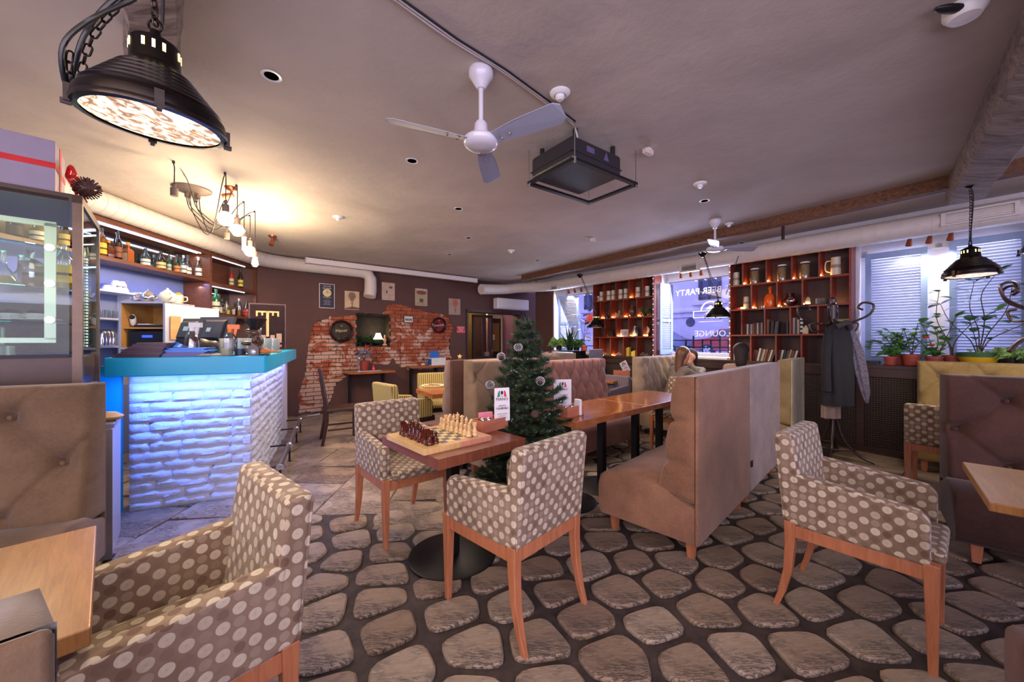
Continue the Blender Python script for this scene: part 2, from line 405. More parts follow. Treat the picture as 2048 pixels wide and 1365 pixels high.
# flagstones ------------------------------------------------------
def clip(poly, px, py, nx, ny):
    out = []; n = len(poly)
    for i in range(n):
        a = poly[i]; b = poly[(i + 1) % n]; da = (a[0] - px) * nx + (a[1] - py) * ny; db = (b[0] - px) * nx + (b[1] - py) * ny
        if da <= 0: out.append(a)
        if (da < 0) != (db < 0) and abs(da - db) > 1e-12:
            t = da / (da - db); out.append((a[0] + (b[0] - a[0]) * t, a[1] + (b[1] - a[1]) * t))
    return out
def inset_round(poly, gap, k=4, rr=0.30):
    n = len(poly); cx = sum(p[0] for p in poly) / n; cy = sum(p[1] for p in poly) / n
    q = list(poly)
    for i in range(n):
        a = poly[i]; b = poly[(i + 1) % n]; ex, ey = b[0] - a[0], b[1] - a[1]; l = sqrt(ex * ex + ey * ey)
        if l < 1e-6: continue
        nx, ny = ey / l, -ex / l
        if (a[0] - cx) * nx + (a[1] - cy) * ny < 0: nx, ny = -nx, -ny
        q = clip(q, a[0] - nx * gap, a[1] - ny * gap, nx, ny)
        if len(q) < 3: return None
    # merge short edges
    r = []
    for p in q:
        if not r or (p[0] - r[-1][0]) ** 2 + (p[1] - r[-1][1]) ** 2 > 0.0016: r.append(p)
    if len(r) > 3 and (r[0][0] - r[-1][0]) ** 2 + (r[0][1] - r[-1][1]) ** 2 < 0.0016: r.pop()
    if len(r) < 3: return None
    out = []; n = len(r)
    for i in range(n):
        a, b, c = r[i - 1], r[i], r[(i + 1) % n]
        p0 = (b[0] + (a[0] - b[0]) * rr, b[1] + (a[1] - b[1]) * rr); p1 = (b[0] + (c[0] - b[0]) * rr, b[1] + (c[1] - b[1]) * rr)
        for j in range(k):
            t = j / (k - 1); out.append(((1 - t) ** 2 * p0[0] + 2 * t * (1 - t) * b[0] + t * t * p1[0], (1 - t) ** 2 * p0[1] + 2 * t * (1 - t) * b[1] + t * t * p1[1]))
    return out
def area(p): return 0.5 * abs(sum(p[i - 1][0] * p[i][1] - p[i][0] * p[i - 1][1] for i in range(len(p))))
def in_slab(x, y):
    if x < -0.72 and y > 3.0 + 0.30 * (x + 1.0): return True
    if y > 4.6 and x < 0.2: return True
    if x > 3.0 and y > 3.3 and (x - 4.29) * 0.78 + (y - 4.73) * 0.625 > -1.25: return True
    return False
random.seed(11)
seeds = {}; ang0 = radians(18)
def warp(i, j):
    x = i * 0.285 + 0.05 * sin(j * 1.3); y = j * 0.24
    x += rnd(-0.045, 0.045); y += rnd(-0.035, 0.035) + 0.16 * sin(i * 0.42 + 1.0) + 0.025 * (i % 2)
    return (x * cos(ang0) - y * sin(ang0), x * sin(ang0) + y * cos(ang0))
I0, I1, J0, J1 = -16, 32, -16, 42
for i in range(I0, I1):
    for j in range(J0, J1): seeds[(i, j)] = warp(i, j)
stones = []
for (i, j), (sx, sy) in seeds.items():
    if not (-0.1 < sy < 8.8 and abs(sx) < sy * 1.45 + 0.9) or in_slab(sx, sy): continue
    if (sx - 4.29) * WW.n.x + (sy - 4.73) * WW.n.y > -0.05: continue
    poly = [(sx - 0.5, sy - 0.5), (sx + 0.5, sy - 0.5), (sx + 0.5, sy + 0.5), (sx - 0.5, sy + 0.5)]
    for a in range(-3, 4):
        for b in range(-3, 4):
            q = seeds.get((i + a, j + b))
            if q is None or (a == 0 and b == 0): continue
            dx, dy = q[0] - sx, q[1] - sy
            poly = clip(poly, sx + dx / 2, sy + dy / 2, dx, dy)
            if len(poly) < 3: break
        if len(poly) < 3: break
    if len(poly) < 3: continue
    r = inset_round(poly, 0.015 + random.random() * 0.009)
    if r and area(r) > 0.006: stones.append((sx, sy, r, 0.018))
# larger slabs beside the bar and along the window wall
def slabs(ox, oy, ang, w, h, ni, nj, gap=0.006):
    ca, sa = cos(ang), sin(ang)
    for i in range(ni):
        for j in range(nj):
            x0 = i * w; y0 = j * h + (0.5 * h if i % 2 else 0)
            jx = [rnd(-0.02, 0.02) for _ in range(8)]
            p = [(x0 + gap, y0 + gap + jx[0]), (x0 + w - gap, y0 + gap + jx[1] * 2), (x0 + w - gap, y0 + h - gap + jx[1] * 2), (x0 + gap, y0 + h - gap + jx[0])]
            p = [(ox + a * ca - b * sa, oy + a * sa + b * ca) for a, b in p]
            cx = sum(a for a, b in p) / 4; cy = sum(b for a, b in p) / 4
            if not (in_slab(cx, cy) or in_slab(cx, cy + .22) or in_slab(cx - .2, cy)) or abs(cx) > cy * 1.4: continue
            if (cx - 4.29) * WW.n.x + (cy - 4.73) * WW.n.y > -0.05 or (cx - BW.p.x) * BW.n.x + (cy - BW.p.y) * BW.n.y > -0.05: continue
            stones.append((cx, cy, p, 0.014))
slabs(-4.6, 1.8, radians(3.0), 0.52, 0.46, 10, 18)
slabs(2.2, 3.2, radians(-51.3), 0.62, 0.40, 9, 9)
stones.sort(key=lambda s: (s[1] + abs(s[0]) * 0.2))
def stone_mesh(mb, cx, cy, p, h, ox, oy):
    n = len(p); t = rnd(-0.006, 0.006); u = rnd(-0.006, 0.006)
    def ring(k, z): return [(cx - ox + (a - cx) * k, cy - oy + (b - cy) * k, z + (a - cx) * t * 4 + (b - cy) * u * 4) for a, b in p]
    ex = 0.008 / max(0.06, sqrt(area(p)) / 2)
    v = [(a[0], a[1], 0.0) for a in ring(1.0, 0)] + ring(1.0, h * 0.55) + ring(1 - ex, h)
    f = [tuple(2 * n + i for i in range(n))] + [(r * n + i, r * n + (i + 1) % n, (r + 1) * n + (i + 1) % n, (r + 1) * n + i) for r in range(2) for i in range(n)]
    mb.add(v, f)
rest = MB()
nst = 0
for k, (cx, cy, p, h) in enumerate(stones):
    vis = cy > 0.9
    if vis and nst < 300:
        mb = MB(); stone_mesh(mb, cx, cy, p, h, cx, cy); obj('paving_stone', mb, m_stone, floor_o, (cx, cy, 0), smooth=35); nst += 1
    else: stone_mesh(rest, cx, cy, p, h, 0, 0)
obj('paving_stones_beyond', rest, m_stone, floor_o, smooth=35, kind='stuff')
FZ = 0.014   # height of the stones' tops above the mortar

# back wall with exposed brick --------------------------------------
def zp(ox, oy, s, pts): return [(ox + a / s, oy + b / s) for a, b in pts]
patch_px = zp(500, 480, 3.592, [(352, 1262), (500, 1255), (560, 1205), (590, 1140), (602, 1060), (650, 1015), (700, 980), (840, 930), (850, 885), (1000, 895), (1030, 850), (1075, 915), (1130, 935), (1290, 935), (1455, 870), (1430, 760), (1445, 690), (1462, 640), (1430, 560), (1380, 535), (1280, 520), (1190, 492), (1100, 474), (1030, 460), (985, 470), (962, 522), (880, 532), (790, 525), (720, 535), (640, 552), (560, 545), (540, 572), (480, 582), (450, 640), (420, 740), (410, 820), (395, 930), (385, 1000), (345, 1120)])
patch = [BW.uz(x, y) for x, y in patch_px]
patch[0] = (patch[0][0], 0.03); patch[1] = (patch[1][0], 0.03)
random.seed(5)
def jag(poly, amp=0.02, step=0.05):
    out = []; n = len(poly)
    for i in range(n):
        a = Vector(poly[i]); b = Vector(poly[(i + 1) % n]); m = max(1, int((b - a).length / step))
        for j in range(m):
            p = a.lerp(b, j / m)
            if j: p += Vector((rnd(-amp, amp), rnd(-amp, amp)))
            out.append((p.x, max(0.02, p.y)))
    return out
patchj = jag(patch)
def in_poly(x, y, poly):
    c = False; n = len(poly)
    for i in range(n):
        (x1, y1), (x2, y2) = poly[i - 1], poly[i]
        if (y1 > y) != (y2 > y) and x < (x2 - x1) * (y - y1) / (y2 - y1) + x1: c = not c
    return c
nx0, nz1 = BW.uz(716, 629); nx1, nz0 = BW.uz(781, 692)
niche = [(nx0, nz0), (nx1, nz0), (nx1, nz1), (nx0, nz1)]
dx0, dz1 = BW.uz(936, 626); dx1 = BW.u(1040); dz1 = 2.05
door = [(dx0, -0.05), (dx1, -0.05), (dx1, dz1), (dx0, dz1)]
def holed(name, outer, holes, y0, y1, mat, frame, kind=None, parent=None, loc=None):
    loops = [[Vector((a, b, 0)) for a, b in outer]] + [[Vector((a, b, 0)) for a, b in h] for h in holes]
    tri = geometry.tessellate_polygon(loops); pts = [p for l in loops for p in l]; n = len(pts)
    mb = MB(); v = [(p.x, y0, p.y) for p in pts] + [(p.x, y1, p.y) for p in pts]; f = []
    for t in tri:
        a, b, c = [pts[i] for i in t]; s = (b - a).cross(c - a).z
        t = t if s > 0 else t[::-1]; f.append(tuple(t)); f.append(tuple(i + n for i in t[::-1]))
    o = 0
    for l in loops:
        m = len(l)
        for i in range(m): f.append((o + i, o + (i + 1) % m, n + o + (i + 1) % m, n + o + i))
        o += m
    mb.add(v, f)
    if parent: return obj(name, mb, mat, parent)
    return obj(name, mb, mat, loc=(frame.p.x, frame.p.y, 0), rz=frame.a, kind=kind)
ub0 = (Vector(c_bl) - BW.p).dot(BW.d) - 0.1; ub1 = (Vector(c_br) - BW.p).dot(BW.d)
outer = [(ub0, 0), (dx0, 0), (dx0, dz1), (dx1, dz1), (dx1, 0), (ub1, 0), (ub1, HC), (ub0, HC)]
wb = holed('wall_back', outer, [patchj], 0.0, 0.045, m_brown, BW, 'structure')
def brick_mats():
    t = NT('old_red_brick'); g = t.N('ShaderNodeNewGeometry'); pz = t.sep(g.outputs['Position']); oi = t.N('ShaderNodeObjectInfo')
    n1 = t.noise(g.outputs['Position'], 9, 6, 0.65); n2 = t.noise(g.outputs['Position'], 2.2, 5, 0.7, dist=0.8); n3 = t.noise(g.outputs['Position'], 45, 4)
    red = t.ramp(n1, [(0.25, rgb(112, 52, 36)), (0.5, rgb(166, 88, 62)), (0.75, rgb(190, 118, 84))])
    red = t.mix(t.math('MULTIPLY', oi.outputs['Random'], 0.5), red, rgb(140, 74, 52))
    # remains of whitewash on the lower half of the wall
    low = t.math('SUBTRACT', 1.42, pz[2]); w = t.math('ADD', t.math('MULTIPLY', low, 0.75), t.math('MULTIPLY', t.math('SUBTRACT', n2, 0.5), 7.0))
    w = t.ramp(t.math('ADD', w, t.math('MULTIPLY', n3, 0.3)), [(0.25, (0, 0, 0)), (0.55, (0.85, 0.85, 0.85))])
    c = t.mix(w, red, t.mix(n3, rgb(222, 198, 184), rgb(186, 144, 122)))
    t.set(col=c, rough=0.9, spec=0.15); t.bump(t.math('ADD', n1, t.math('MULTIPLY', n3, 0.5)), 0.9, 0.02); return t.m
m_brick = brick_mats()
m_mort2 = plain('lime_mortar', (150, 112, 90), 0.95, var=0.3, scale=25, bump=0.9, bs=60)
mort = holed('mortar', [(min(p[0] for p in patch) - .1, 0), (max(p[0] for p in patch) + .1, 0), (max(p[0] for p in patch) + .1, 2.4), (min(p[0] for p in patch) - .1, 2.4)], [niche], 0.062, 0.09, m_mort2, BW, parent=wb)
random.seed(21)
variants = []
for k in range(5):
    mb = MB(); mb.bx(-0.122, 0.122, -0.0, 0.05, -0.031, 0.031)
    mb.v = [(x + rnd(-0.006, 0.006), y + rnd(-0.008, 0.004), z + rnd(-0.004, 0.004)) for x, y, z in mb.v]
    variants.append(mesh('brick', mb, m_brick))
nb = 0; extra = MB()
row = 0; z = 0.06
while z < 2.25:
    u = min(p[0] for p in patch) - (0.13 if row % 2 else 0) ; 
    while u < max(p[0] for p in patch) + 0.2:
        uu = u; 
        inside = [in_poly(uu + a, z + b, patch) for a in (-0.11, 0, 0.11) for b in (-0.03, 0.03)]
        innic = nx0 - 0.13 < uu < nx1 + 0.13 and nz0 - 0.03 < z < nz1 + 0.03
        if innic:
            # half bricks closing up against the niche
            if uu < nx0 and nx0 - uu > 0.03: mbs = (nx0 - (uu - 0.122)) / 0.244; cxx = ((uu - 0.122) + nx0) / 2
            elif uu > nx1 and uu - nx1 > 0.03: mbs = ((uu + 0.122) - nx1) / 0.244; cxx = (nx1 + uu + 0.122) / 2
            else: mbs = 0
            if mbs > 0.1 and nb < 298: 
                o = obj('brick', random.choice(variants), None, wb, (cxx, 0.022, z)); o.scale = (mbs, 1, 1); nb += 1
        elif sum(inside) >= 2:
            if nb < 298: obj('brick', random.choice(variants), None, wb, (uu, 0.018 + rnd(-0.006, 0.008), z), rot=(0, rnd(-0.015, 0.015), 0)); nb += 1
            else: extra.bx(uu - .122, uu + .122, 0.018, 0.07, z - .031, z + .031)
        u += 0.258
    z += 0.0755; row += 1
if extra.v: obj('bricks_beyond', extra, m_brick, wb, kind='stuff')
# niche box
m_nichein = plain('niche_dark_paint', (40, 34, 26), 0.8, var=0.4, scale=12)
mb = MB(); d1 = 0.38
mb.bx(nx0 - .03, nx1 + .03, d1, d1 + .03, nz0 - .03, nz1 + .03)
mb.bx(nx0 - .03, nx0, 0.06, d1, nz0 - .03, nz1 + .03); mb.bx(nx1, nx1 + .03, 0.06, d1, nz0 - .03, nz1 + .03)
mb.bx(nx0, nx1, 0.06, d1, nz1, nz1 + .03); mb.bx(nx0, nx1, 0.06, d1, nz0 - .03, nz0)
obj('niche_lining', mb, m_nichein, wb)
# rest of the wall thickness around the doorway, hallway beyond
mb = MB(); mb.bx(ub0, nx0 - .05, 0.1, 0.3, 0, HC); mb.bx(nx1 + .05, dx0 - .0, 0.1, 0.3, 0, HC); mb.bx(dx1, ub1 + 1, 0.1, 0.3, 0, HC); mb.bx(dx0, dx1, 0.045, 0.3, dz1, HC)
mb.bx(nx0 - .05, nx1 + .05, 0.42, 0.5, 0, HC)
obj('wall_back_core', mb, m_brown, loc=(BW.p.x, BW.p.y, 0), rz=BW.a, kind='structure')
mb = MB()
for a, b, c, d in ((dx0 - .05, dx0, -0.02, 2.1), (dx1, dx1 + .05, -0.02, 2.1)): mb.bx(a, b, -0.025, 0.0, 0, d)
mb.bx(dx0 - .05, dx1 + .05, -0.025, 0.0, dz1, dz1 + 0.06)
obj('trim_1', mb, m_darkwood, loc=(BW.p.x, BW.p.y, 0), rz=BW.a, kind='structure')
dw = dx1 - dx0
mb = MB(); mb.bx(dx0 - 1.0, dx1 + .3, 1.6, 1.65, 0, 2.4); obj('wall_hallway', mb, plain('hall_paint', (112, 84, 34), 0.7), loc=(BW.p.x, BW.p.y, 0), rz=BW.a, kind='structure')
hall = obj('wall_hallway', MB().bx(dx1 + .01, dx1 + .06, 0.3, 1.6, 0, 2.4).bx(dx0 - 1.0, dx0 - .9, 0.3, 1.6, 0, 2.4), plain('hall_paint_plum', (104, 62, 84), 0.7), loc=(BW.p.x, BW.p.y, 0), rz=BW.a, kind='structure')
obj('ceiling_hallway', MB().bx(dx0 - 1.0, dx1 + .3, 0.3, 1.65, 2.4, 2.45), m_ceil, loc=(BW.p.x, BW.p.y, 0), rz=BW.a, kind='structure')
obj('floor_hallway', MB().bx(dx0 - 1.0, dx1 + .3, 0.3, 1.65, -.05, 0.0), m_mortar, loc=(BW.p.x, BW.p.y, 0), rz=BW.a, kind='structure')
q = BW.w((dx0 + dx1) / 2 - .2, 0.9, 2.3); light('hall_lamp', 'POINT', q, 34, (1.0, 0.85, 0.5), 0.1)
# glazed door leaves in the hallway
dr = obj('door_1', MB().bx(0.0, 0.62, 0, 0.045, 0, 0.95).bx(0, 0.07, 0, .045, .95, 2.02).bx(.29, .35, 0, .045, .95, 2.02).bx(.55, .62, 0, .045, .95, 2.02).bx(0, .62, 0, .045, 1.95, 2.02), m_darkwood, loc=BW.w(dx0 + .22 * dw, 0.34, 0.0), rz=BW.a, kind='structure')
obj('glass_pane', MB().bx(.07, .29, .018, .026, .95, 1.95), glass('door_glass', (225, 205, 225), .15), dr)
obj('glass_pane', MB().bx(.35, .55, .018, .026, .95, 1.95), glass('door_glass'), dr)
obj('door_panel', MB().bx(.10, .26, -.008, 0, .15, .85), m_darkwood, dr); obj('door_panel', MB().bx(.36, .52, -.008, 0, .15, .85), m_darkwood, dr)
obj('door_handle', MB().cyl((.59, -.02, 1.0), (.59, -.02, 1.12), .008, n=8).cyl((.59, 0, 1.06), (.59, -.02, 1.06), .006, n=8), m_chrome, dr)
d2 = obj('door_2', MB().bx(0, .42, 0, .045, 0, 1.98), m_darkwood, loc=BW.w(dx0 + .72 * dw, 0.8, 0.0), rz=BW.a, kind='structure')
obj('door_frame', MB().bx(-.05, 0, -.02, .05, 0, 2.1).bx(.42, .5, -.02, .05, 0, 2.1).bx(-.05, .5, -.02, .05, 1.98, 2.1), plain('cream_trim', (214, 196, 160), .5), d2)
obj('door_panel', MB().bx(.06, .36, -.01, 0, 1.05, 1.85), plain('amber_glazing', (128, 96, 50), .2), d2)
sg = obj('paper_notice', MB().bx(.02, .2, -.014, -.012, 1.38, 1.52), plain('cream_paper', (226, 208, 170), .7), d2)
for k, s in enumerate(('НЕ КУРИТЬ', 'СЛУЖЕБНЫЙ', 'ВХОД')): text('notice_line', s, 0.026, m_black, sg, (.11, -.016, 1.49 - .035 * k), (radians(90), 0, 0))

# window wall ----------------------------------------------------------
def wobj(name, mb, mat, **kw): return obj(name, mb, mat, loc=(WW.p.x, WW.p.y, 0), rz=WW.a, **kw)
R3 = (0.0, 1.36); R2 = (-2.74, -1.50); R1 = (-5.30, -4.19); SILL = 1.05; HEAD = 2.56
mb = MB(); mb.bx(-6.4, 4.2, 0.02, 0.5, 0, SILL - .03)
mb.bx(-6.4, 4.2, 0.02, 0.5, 2.60, HC)
for a, b in ((-5.90, R1[0]), (R1[1], R2[0]), (R2[1], R3[0]), (R3[1], 4.2)): mb.bx(a, b, 0.26 if b in (R2[0], R3[0]) else 0.02, 0.5, SILL - .03, 2.60)
wr = wobj('wall_right', mb, m_white, kind='structure')
mb = MB(); mb.bx(-5.90, R1[0] - .002, -0.01, 0.03, 0, 2.62); mb.bx(-5.93, -5.90, 0.0, 0.5, 0, HC); wobj('wall_right_pier', mb, m_brown, kind='structure')
m_shut = plain('pale_blue_shutter_paint', (138, 158, 196), 0.5, var=0.05)
m_frame = plain('white_window_frame', (212, 206, 206), 0.45, var=0.04)
m_glass = glass('window_glass', (236, 240, 255), .02)
for n, (a, b, zs) in enumerate((R1, R2, R3) and [(R1[0], R1[1], 1.08), (R2[0], R2[1], 1.08), (R3[0], R3[1], 1.02)]):
    ins = 0.0
    fr = wobj('window_%d' % (n + 1), MB().bx(a, a + .06, .42, .5, zs, 2.52).bx(b - .06, b, .42, .5, zs, 2.52).bx(a, b, .42, .5, zs, zs + .06).bx(a, b, .42, .5, 2.44, 2.60), m_frame, kind='structure')
    if n == 2:
        obj('mullion', MB().bx((a + b) / 2 - .03, (a + b) / 2 + .03, .42, .5, zs, 2.5), m_frame, fr)
        obj('glass_pane', MB().bx(a + .06, (a + b) / 2 - .03, .455, .461, zs + .06, 2.44), m_glass, fr)
        obj('glass_pane', MB().bx((a + b) / 2 + .03, b - .06, .455, .461, zs + .06, 2.44), m_glass, fr)
    else: obj('glass_pane', MB().bx(a + .06, b - .06, .455, .461, zs + .06, 2.44), m_glass, fr)
    obj('window_sill', MB().bx(a, b, .02 if n < 2 else .0, .42, zs - .06, zs), m_frame if n < 2 else m_darkwood, fr)
# louvred shutters
def shutter(label, p, ang, w, z0, z1, tilt=-52, mid=True, n_per=0.034):
    t = thing('louvre_shutter', label, 'shutter', (p[0], p[1], z0), ang, 'louvred window shutters'); h = z1 - z0
    fr = MB().bx(0, .055, -.015, .015, 0, h).bx(w - .055, w, -.015, .015, 0, h).bx(0, w, -.0148, .0148, 0, .09).bx(0, w, -.0148, .0148, h - .08, h)
    if mid: fr.bx(0, w, -.0148, .0148, h * .46, h * .46 + .06)
    obj('shutter_frame', fr, m_shut, t)
    sl = mesh('slat', MB().bx(.05, w - .05, -.019, .019, -.003, .003), plain('lilac_white_slat', (186, 190, 206), .5, var=.03)); z = .11
    while z < h - .09:
        if not (mid and h * .46 - .015 < z < h * .46 + .075): obj('slat', sl, None, t, (0, 0, z), rot=(radians(tilt), 0, 0))
        z += n_per
    return t
sa = WW.a
shutter('pale blue louvred shutter in left half of the plant window', WW.w(.05, .36), sa, .545, 1.03, 2.47, mid=False)
shutter('pale blue louvred shutter behind the lamp and tall plants', WW.w(.765, .36), sa, .55, 1.03, 2.50, mid=False)
q0 = WW.w(R2[0] + .06, .10); q1 = WW.w(R2[0] + .10, .46)
shutter('blue louvred shutter folded back beside the lettered window', (q0.x, q0.y), atan2(q1.y - q0.y, q1.x - q0.x), .37, 1.10, 2.40)
q0 = WW.w(R1[0] + .06, .10); q1 = WW.w(R1[0] + .42, .40)
shutter('white lit louvred shutter standing open in the farthest window', (q0.x, q0.y), atan2(q1.y - q0.y, q1.x - q0.x), .47, 1.10, 2.40)
bl = tag(wobj('roller_blind', MB().bx(.58, .78, .395, .405, 1.08, 2.42).cyl((.57, .40, 2.43), (.79, .40, 2.43), .022, n=10), plain('blind_cloth', (238, 232, 236), .8, var=.02)), 'white roller blind hanging between the two blue shutters', 'blind')
for a in range(11): obj('light_slot', MB().bx(.59 + a * .017, .60 + a * .017, .392, .394, 2.345, 2.36), m_white, bl)

# exterior -------------------------------------------------------------
def ext(name, mb, mat, **kw): return obj(name, mb, mat, loc=(WW.p.x, WW.p.y, 0), rz=WW.a, **kw)
m_fac = plain('facade_render', (226, 216, 232), .9, var=.06, scale=1.5)
OF = 17.0
fac = tag(ext('building', MB().bx(-34, 30, OF, OF + .5, 0, 16), m_fac), 'pale rendered building across the street seen through windows', 'building')
ext('ground_street', MB().bx(-40, 30, .52, OF, .3, .5), plain('asphalt', (96, 96, 108), .8), kind='structure')
def fz(x, y, o=OF): return WW.uz(x, y, o)
u0, za = fz(1398, 548); u1, zb = fz(1443, 597)
for du in (-9, -4.8, 0, 4.4):
    w_ = obj('window', MB().bx(u0 + du, u0 + .2 + du, OF - .08, OF, zb, za + 1).bx(u1 - .2 + du, u1 + du, OF - .08, OF, zb, za + 1).bx(u0 + du, u1 + du, OF - .08, OF, zb, zb + .18).bx((u0 + u1) / 2 - .06 + du, (u0 + u1) / 2 + .06 + du, OF - .08, OF, zb, za + 1), plain('dark_window_frame', (60, 54, 74), .5), fac)
    obj('pane', MB().bx(u0 + .2 + du, u1 - .2 + du, OF - .04, OF - .01, zb + .18, za + 1), plain('window_dark_glass', (70, 78, 120), .15, var=0), w_)
    obj('window_ledge', MB().bx(u0 - .35 + du, u1 + .35 + du, OF - .3, OF, zb - .3, zb - .12), m_fac, fac)
_, z1_ = fz(1400, 624); _, z2_ = fz(1400, 634)
obj('cornice', MB().bx(-34, 30, OF - .12, OF, z2_, z2_ + .1).bx(-34, 30, OF - .2, OF, z1_, z1_ + .12), m_fac, fac)
u, z = fz(1381, 645); obj('wall_vent', MB().cyl((u, OF - .03, z), (u, OF + .01, z), .28, n=20), plain('vent_dark', (70, 70, 100), .6), fac)
# red car parked across the street
def car(u, o, label, col, s=1.0):
    t = thing('car', label, 'car', WW.w(u, o, .5), WW.a)
    body = [(-2.1, .35), (-2.15, .75), (-1.9, .92), (-1.25, 1.0), (-.75, 1.42), (.55, 1.48), (1.35, 1.02), (2.0, .92), (2.15, .6), (2.1, .35)]
    mb = MB()
    n = len(body); v = [(a, -.85, b) for a, b in body] + [(a, .85, b) for a, b in body]
    mb.add(v, [tuple(range(n)), tuple(range(2 * n - 1, n - 1, -1))] + [(i, n + i, n + (i + 1) % n, (i + 1) % n) for i in range(n)])
    obj('body', mb, plain('car_paint_' + col[0], col[1], .25, .2, var=0), t, bevel=.05)
    gm = plain('car_glass', (70, 90, 130), .1, var=0)
    obj('side_window', MB().add([(-1.12, -.87, 1.02), (-.72, -.87, 1.36), (-.15, -.87, 1.4), (-.15, -.87, 1.02)], [(0, 3, 2, 1)]).add([(-.08, -.87, 1.02), (-.08, -.87, 1.4), (.5, -.87, 1.4), (1.1, -.87, 1.04)], [(0, 3, 2, 1)]), gm, t)
    for x in (-1.35, 1.35):
        w = obj('wheel', MB().cyl((x, -.9, .33), (x, -.6, .33), .34, n=24), plain('tyre', (36, 38, 56), .7), t)
        obj('hub', MB().cyl((x, -.915, .33), (x, -.9, .33), .12, n=12), m_steel, w)
        for k in range(7):
            a = 2 * pi * k / 7; obj('spoke', MB().box(0, -.91, .16, .07, .02, .22, tx=1.6).xf(Matrix.Translation((x, 0, .33)) @ Matrix.Rotation(a, 4, 'Y')), m_offwhite, w)
    return t
u, _ = fz(1428, 700, 14.0); car(u + 1.35, 14.0, 'red car parked outside behind the lettered window', ('red', (196, 62, 66)))
u, _ = fz(1370, 700, 14.0); car(u - 1.9, 14.3, 'grey car bumper at left edge of the lettered window', ('grey', (120, 124, 160)))
# iron railing outside
mb = MB(); ra = thing('iron_railing', 'black iron railing outside under the lettered window', 'railing', WW.w(0, 2.2, 0), WW.a)
def rz_(y): return WW.uz(1410, y, 2.2)[1]
zt = rz_(681); zm = rz_(695); zl = rz_(708)
for z in (zt, zm, zl): obj('rail', MB().bx(-8.5, 1.5, -.012, .012, z - .012, z + .012), m_dark, ra)
for x in (1372, 1387, 1405, 1422, 1440, 1457):
    u = WW.u(x, 2.2); obj('post', MB().bx(u - .014, u + .014, -.014, .014, .5, zt + (.1 if x in (1387, 1440) else .02)), m_dark, ra)
# lettering on the glass, read from outside
m_let = plain('white_vinyl', (250, 248, 255), .5, var=0)
def winlabel(nm, lab): return thing(nm, lab, 'lettering', (WW.p.x, WW.p.y, 0), WW.a)
wl = winlabel('window_lettering', 'white mirrored party lettering stuck on the middle window')
u, z = WW.uz(1413, 583, .45); text('word', 'WINE BEER PARTY', .15, m_let, wl, (u + .06, .449, z + .01), (radians(90), 0, 0), mirror=True, sx=1.0)
u, z = WW.uz(1421, 622, .45); 
def arc(cu, cz, r, a0, a1, w, n=20, o=.449):
    mb = MB(); 
    for k in range(n):
        p, q = radians(a0 + (a1 - a0) * k / n), radians(a0 + (a1 - a0) * (k + 1) / n)
        mb.add([(cu + r * cos(p), o, cz + r * sin(p)), (cu + (r + w) * cos(p), o, cz + (r + w) * sin(p)), (cu + (r + w) * cos(q), o, cz + (r + w) * sin(q)), (cu + r * cos(q), o, cz + r * sin(q))], [(0, 1, 2, 3)])
    return mb
em = arc(u, z, .15, 0, 180, .022); em.bx(u - .30, u + .30, .448, .4485, z - .005, z + .008).bx(u - .30, u + .30, .448, .4485, z - .115, z - .10)
em.bx(u - .30, u - .285, .448, .4485, z - .115, z).bx(u + .285, u + .30, .448, .4485, z - .115, z)
em.add([(u - .09, .449, z + .03), (u + .09, .449, z + .03), (u, .449, z + .10)], [(0, 1, 2)]); em.bx(u - .2, u + .2, .448, .4485, z - .19, z - .178)
obj('emblem', em, m_let, wl); text('word', '1337', .085, m_let, wl, (u, .449, z - .055), (radians(90), 0, 0), mirror=True)
u, z = WW.uz(1424, 668, .45); text('word', 'LOUNGE', .15, m_let, wl, (u, .449, z), (radians(90), 0, 0), mirror=True)
wl = winlabel('window_lettering', 'white letters of a bar sign on the farthest window')
u, z = WW.uz(1176, 678, .45); text('word', 'BAR', .17, m_let, wl, (u + .02, .449, z), (radians(90), 0, 0), mirror=True)
u, z = WW.uz(1181, 640, .45); obj('sticker', MB().cyl((u, .446, z), (u, .449, z), .13, n=24), plain('red_vinyl', (206, 70, 60), .5, var=0), wl)

# beams ----------------------------------------------------------------
random.seed(3)
def beam(name, pts, w, h, mat, label):
    "rough-hewn timber along a line under the ceiling"
    mb = MB(); n = 26; a = Vector(pts[0]); b = Vector(pts[1]); d = (b - a); L = d.length; d.normalize(); s = Vector((-d.y, d.x, 0))
    m = 3; ring = [(-1, 1), (-1, .33), (-1, -.4), (-.8, -1), (0, -1.05), (.8, -1), (1, -.4), (1, .33), (1, 1)]; vs = []; fs = []
    for i in range(n + 1):
        p = a + d * (L * i / n); k = 1 + rnd(-.05, .05)
        for (q, r) in ring: 
            e = 0 if r == 1 else rnd(-.012, .012); vs.append(p + s * (q * w / 2 * k + e) + Vector((0, 0, (r - 1) * h / 2 * k + e * .6)))
    R = len(ring)
    for i in range(n):
        for j in range(R - 1): fs.append((i * R + j, i * R + j + 1, (i + 1) * R + j + 1, (i + 1) * R + j))
    fs += [tuple(range(R)), tuple(n * R + j for j in range(R))[::-1]]
    mb.add(vs, fs); me = mesh(name, mb, mat, smooth=50)
    return tag(obj(name, me, None, sub=0), label, 'beam')
p = T(1047, 552, HC); q = T(2048, 319, HC); q2 = p + (q - p) * 1.35
beam('timber_beam', (p + Vector((0, 0, .01)), q2 + Vector((0, 0, .01))), .13, .125, m_beam, 'long brown timber beam under the ceiling along the windows')
p = Vector((T(1940, 350, HC).x - .02, T(1940, 350, HC).y - .02, HC + .01)); dv = Vector(((1752 - CX) / F, -1 * -1.0, 0)); dv = Vector(((1752 - CX) / F, 1, 0)).normalized()
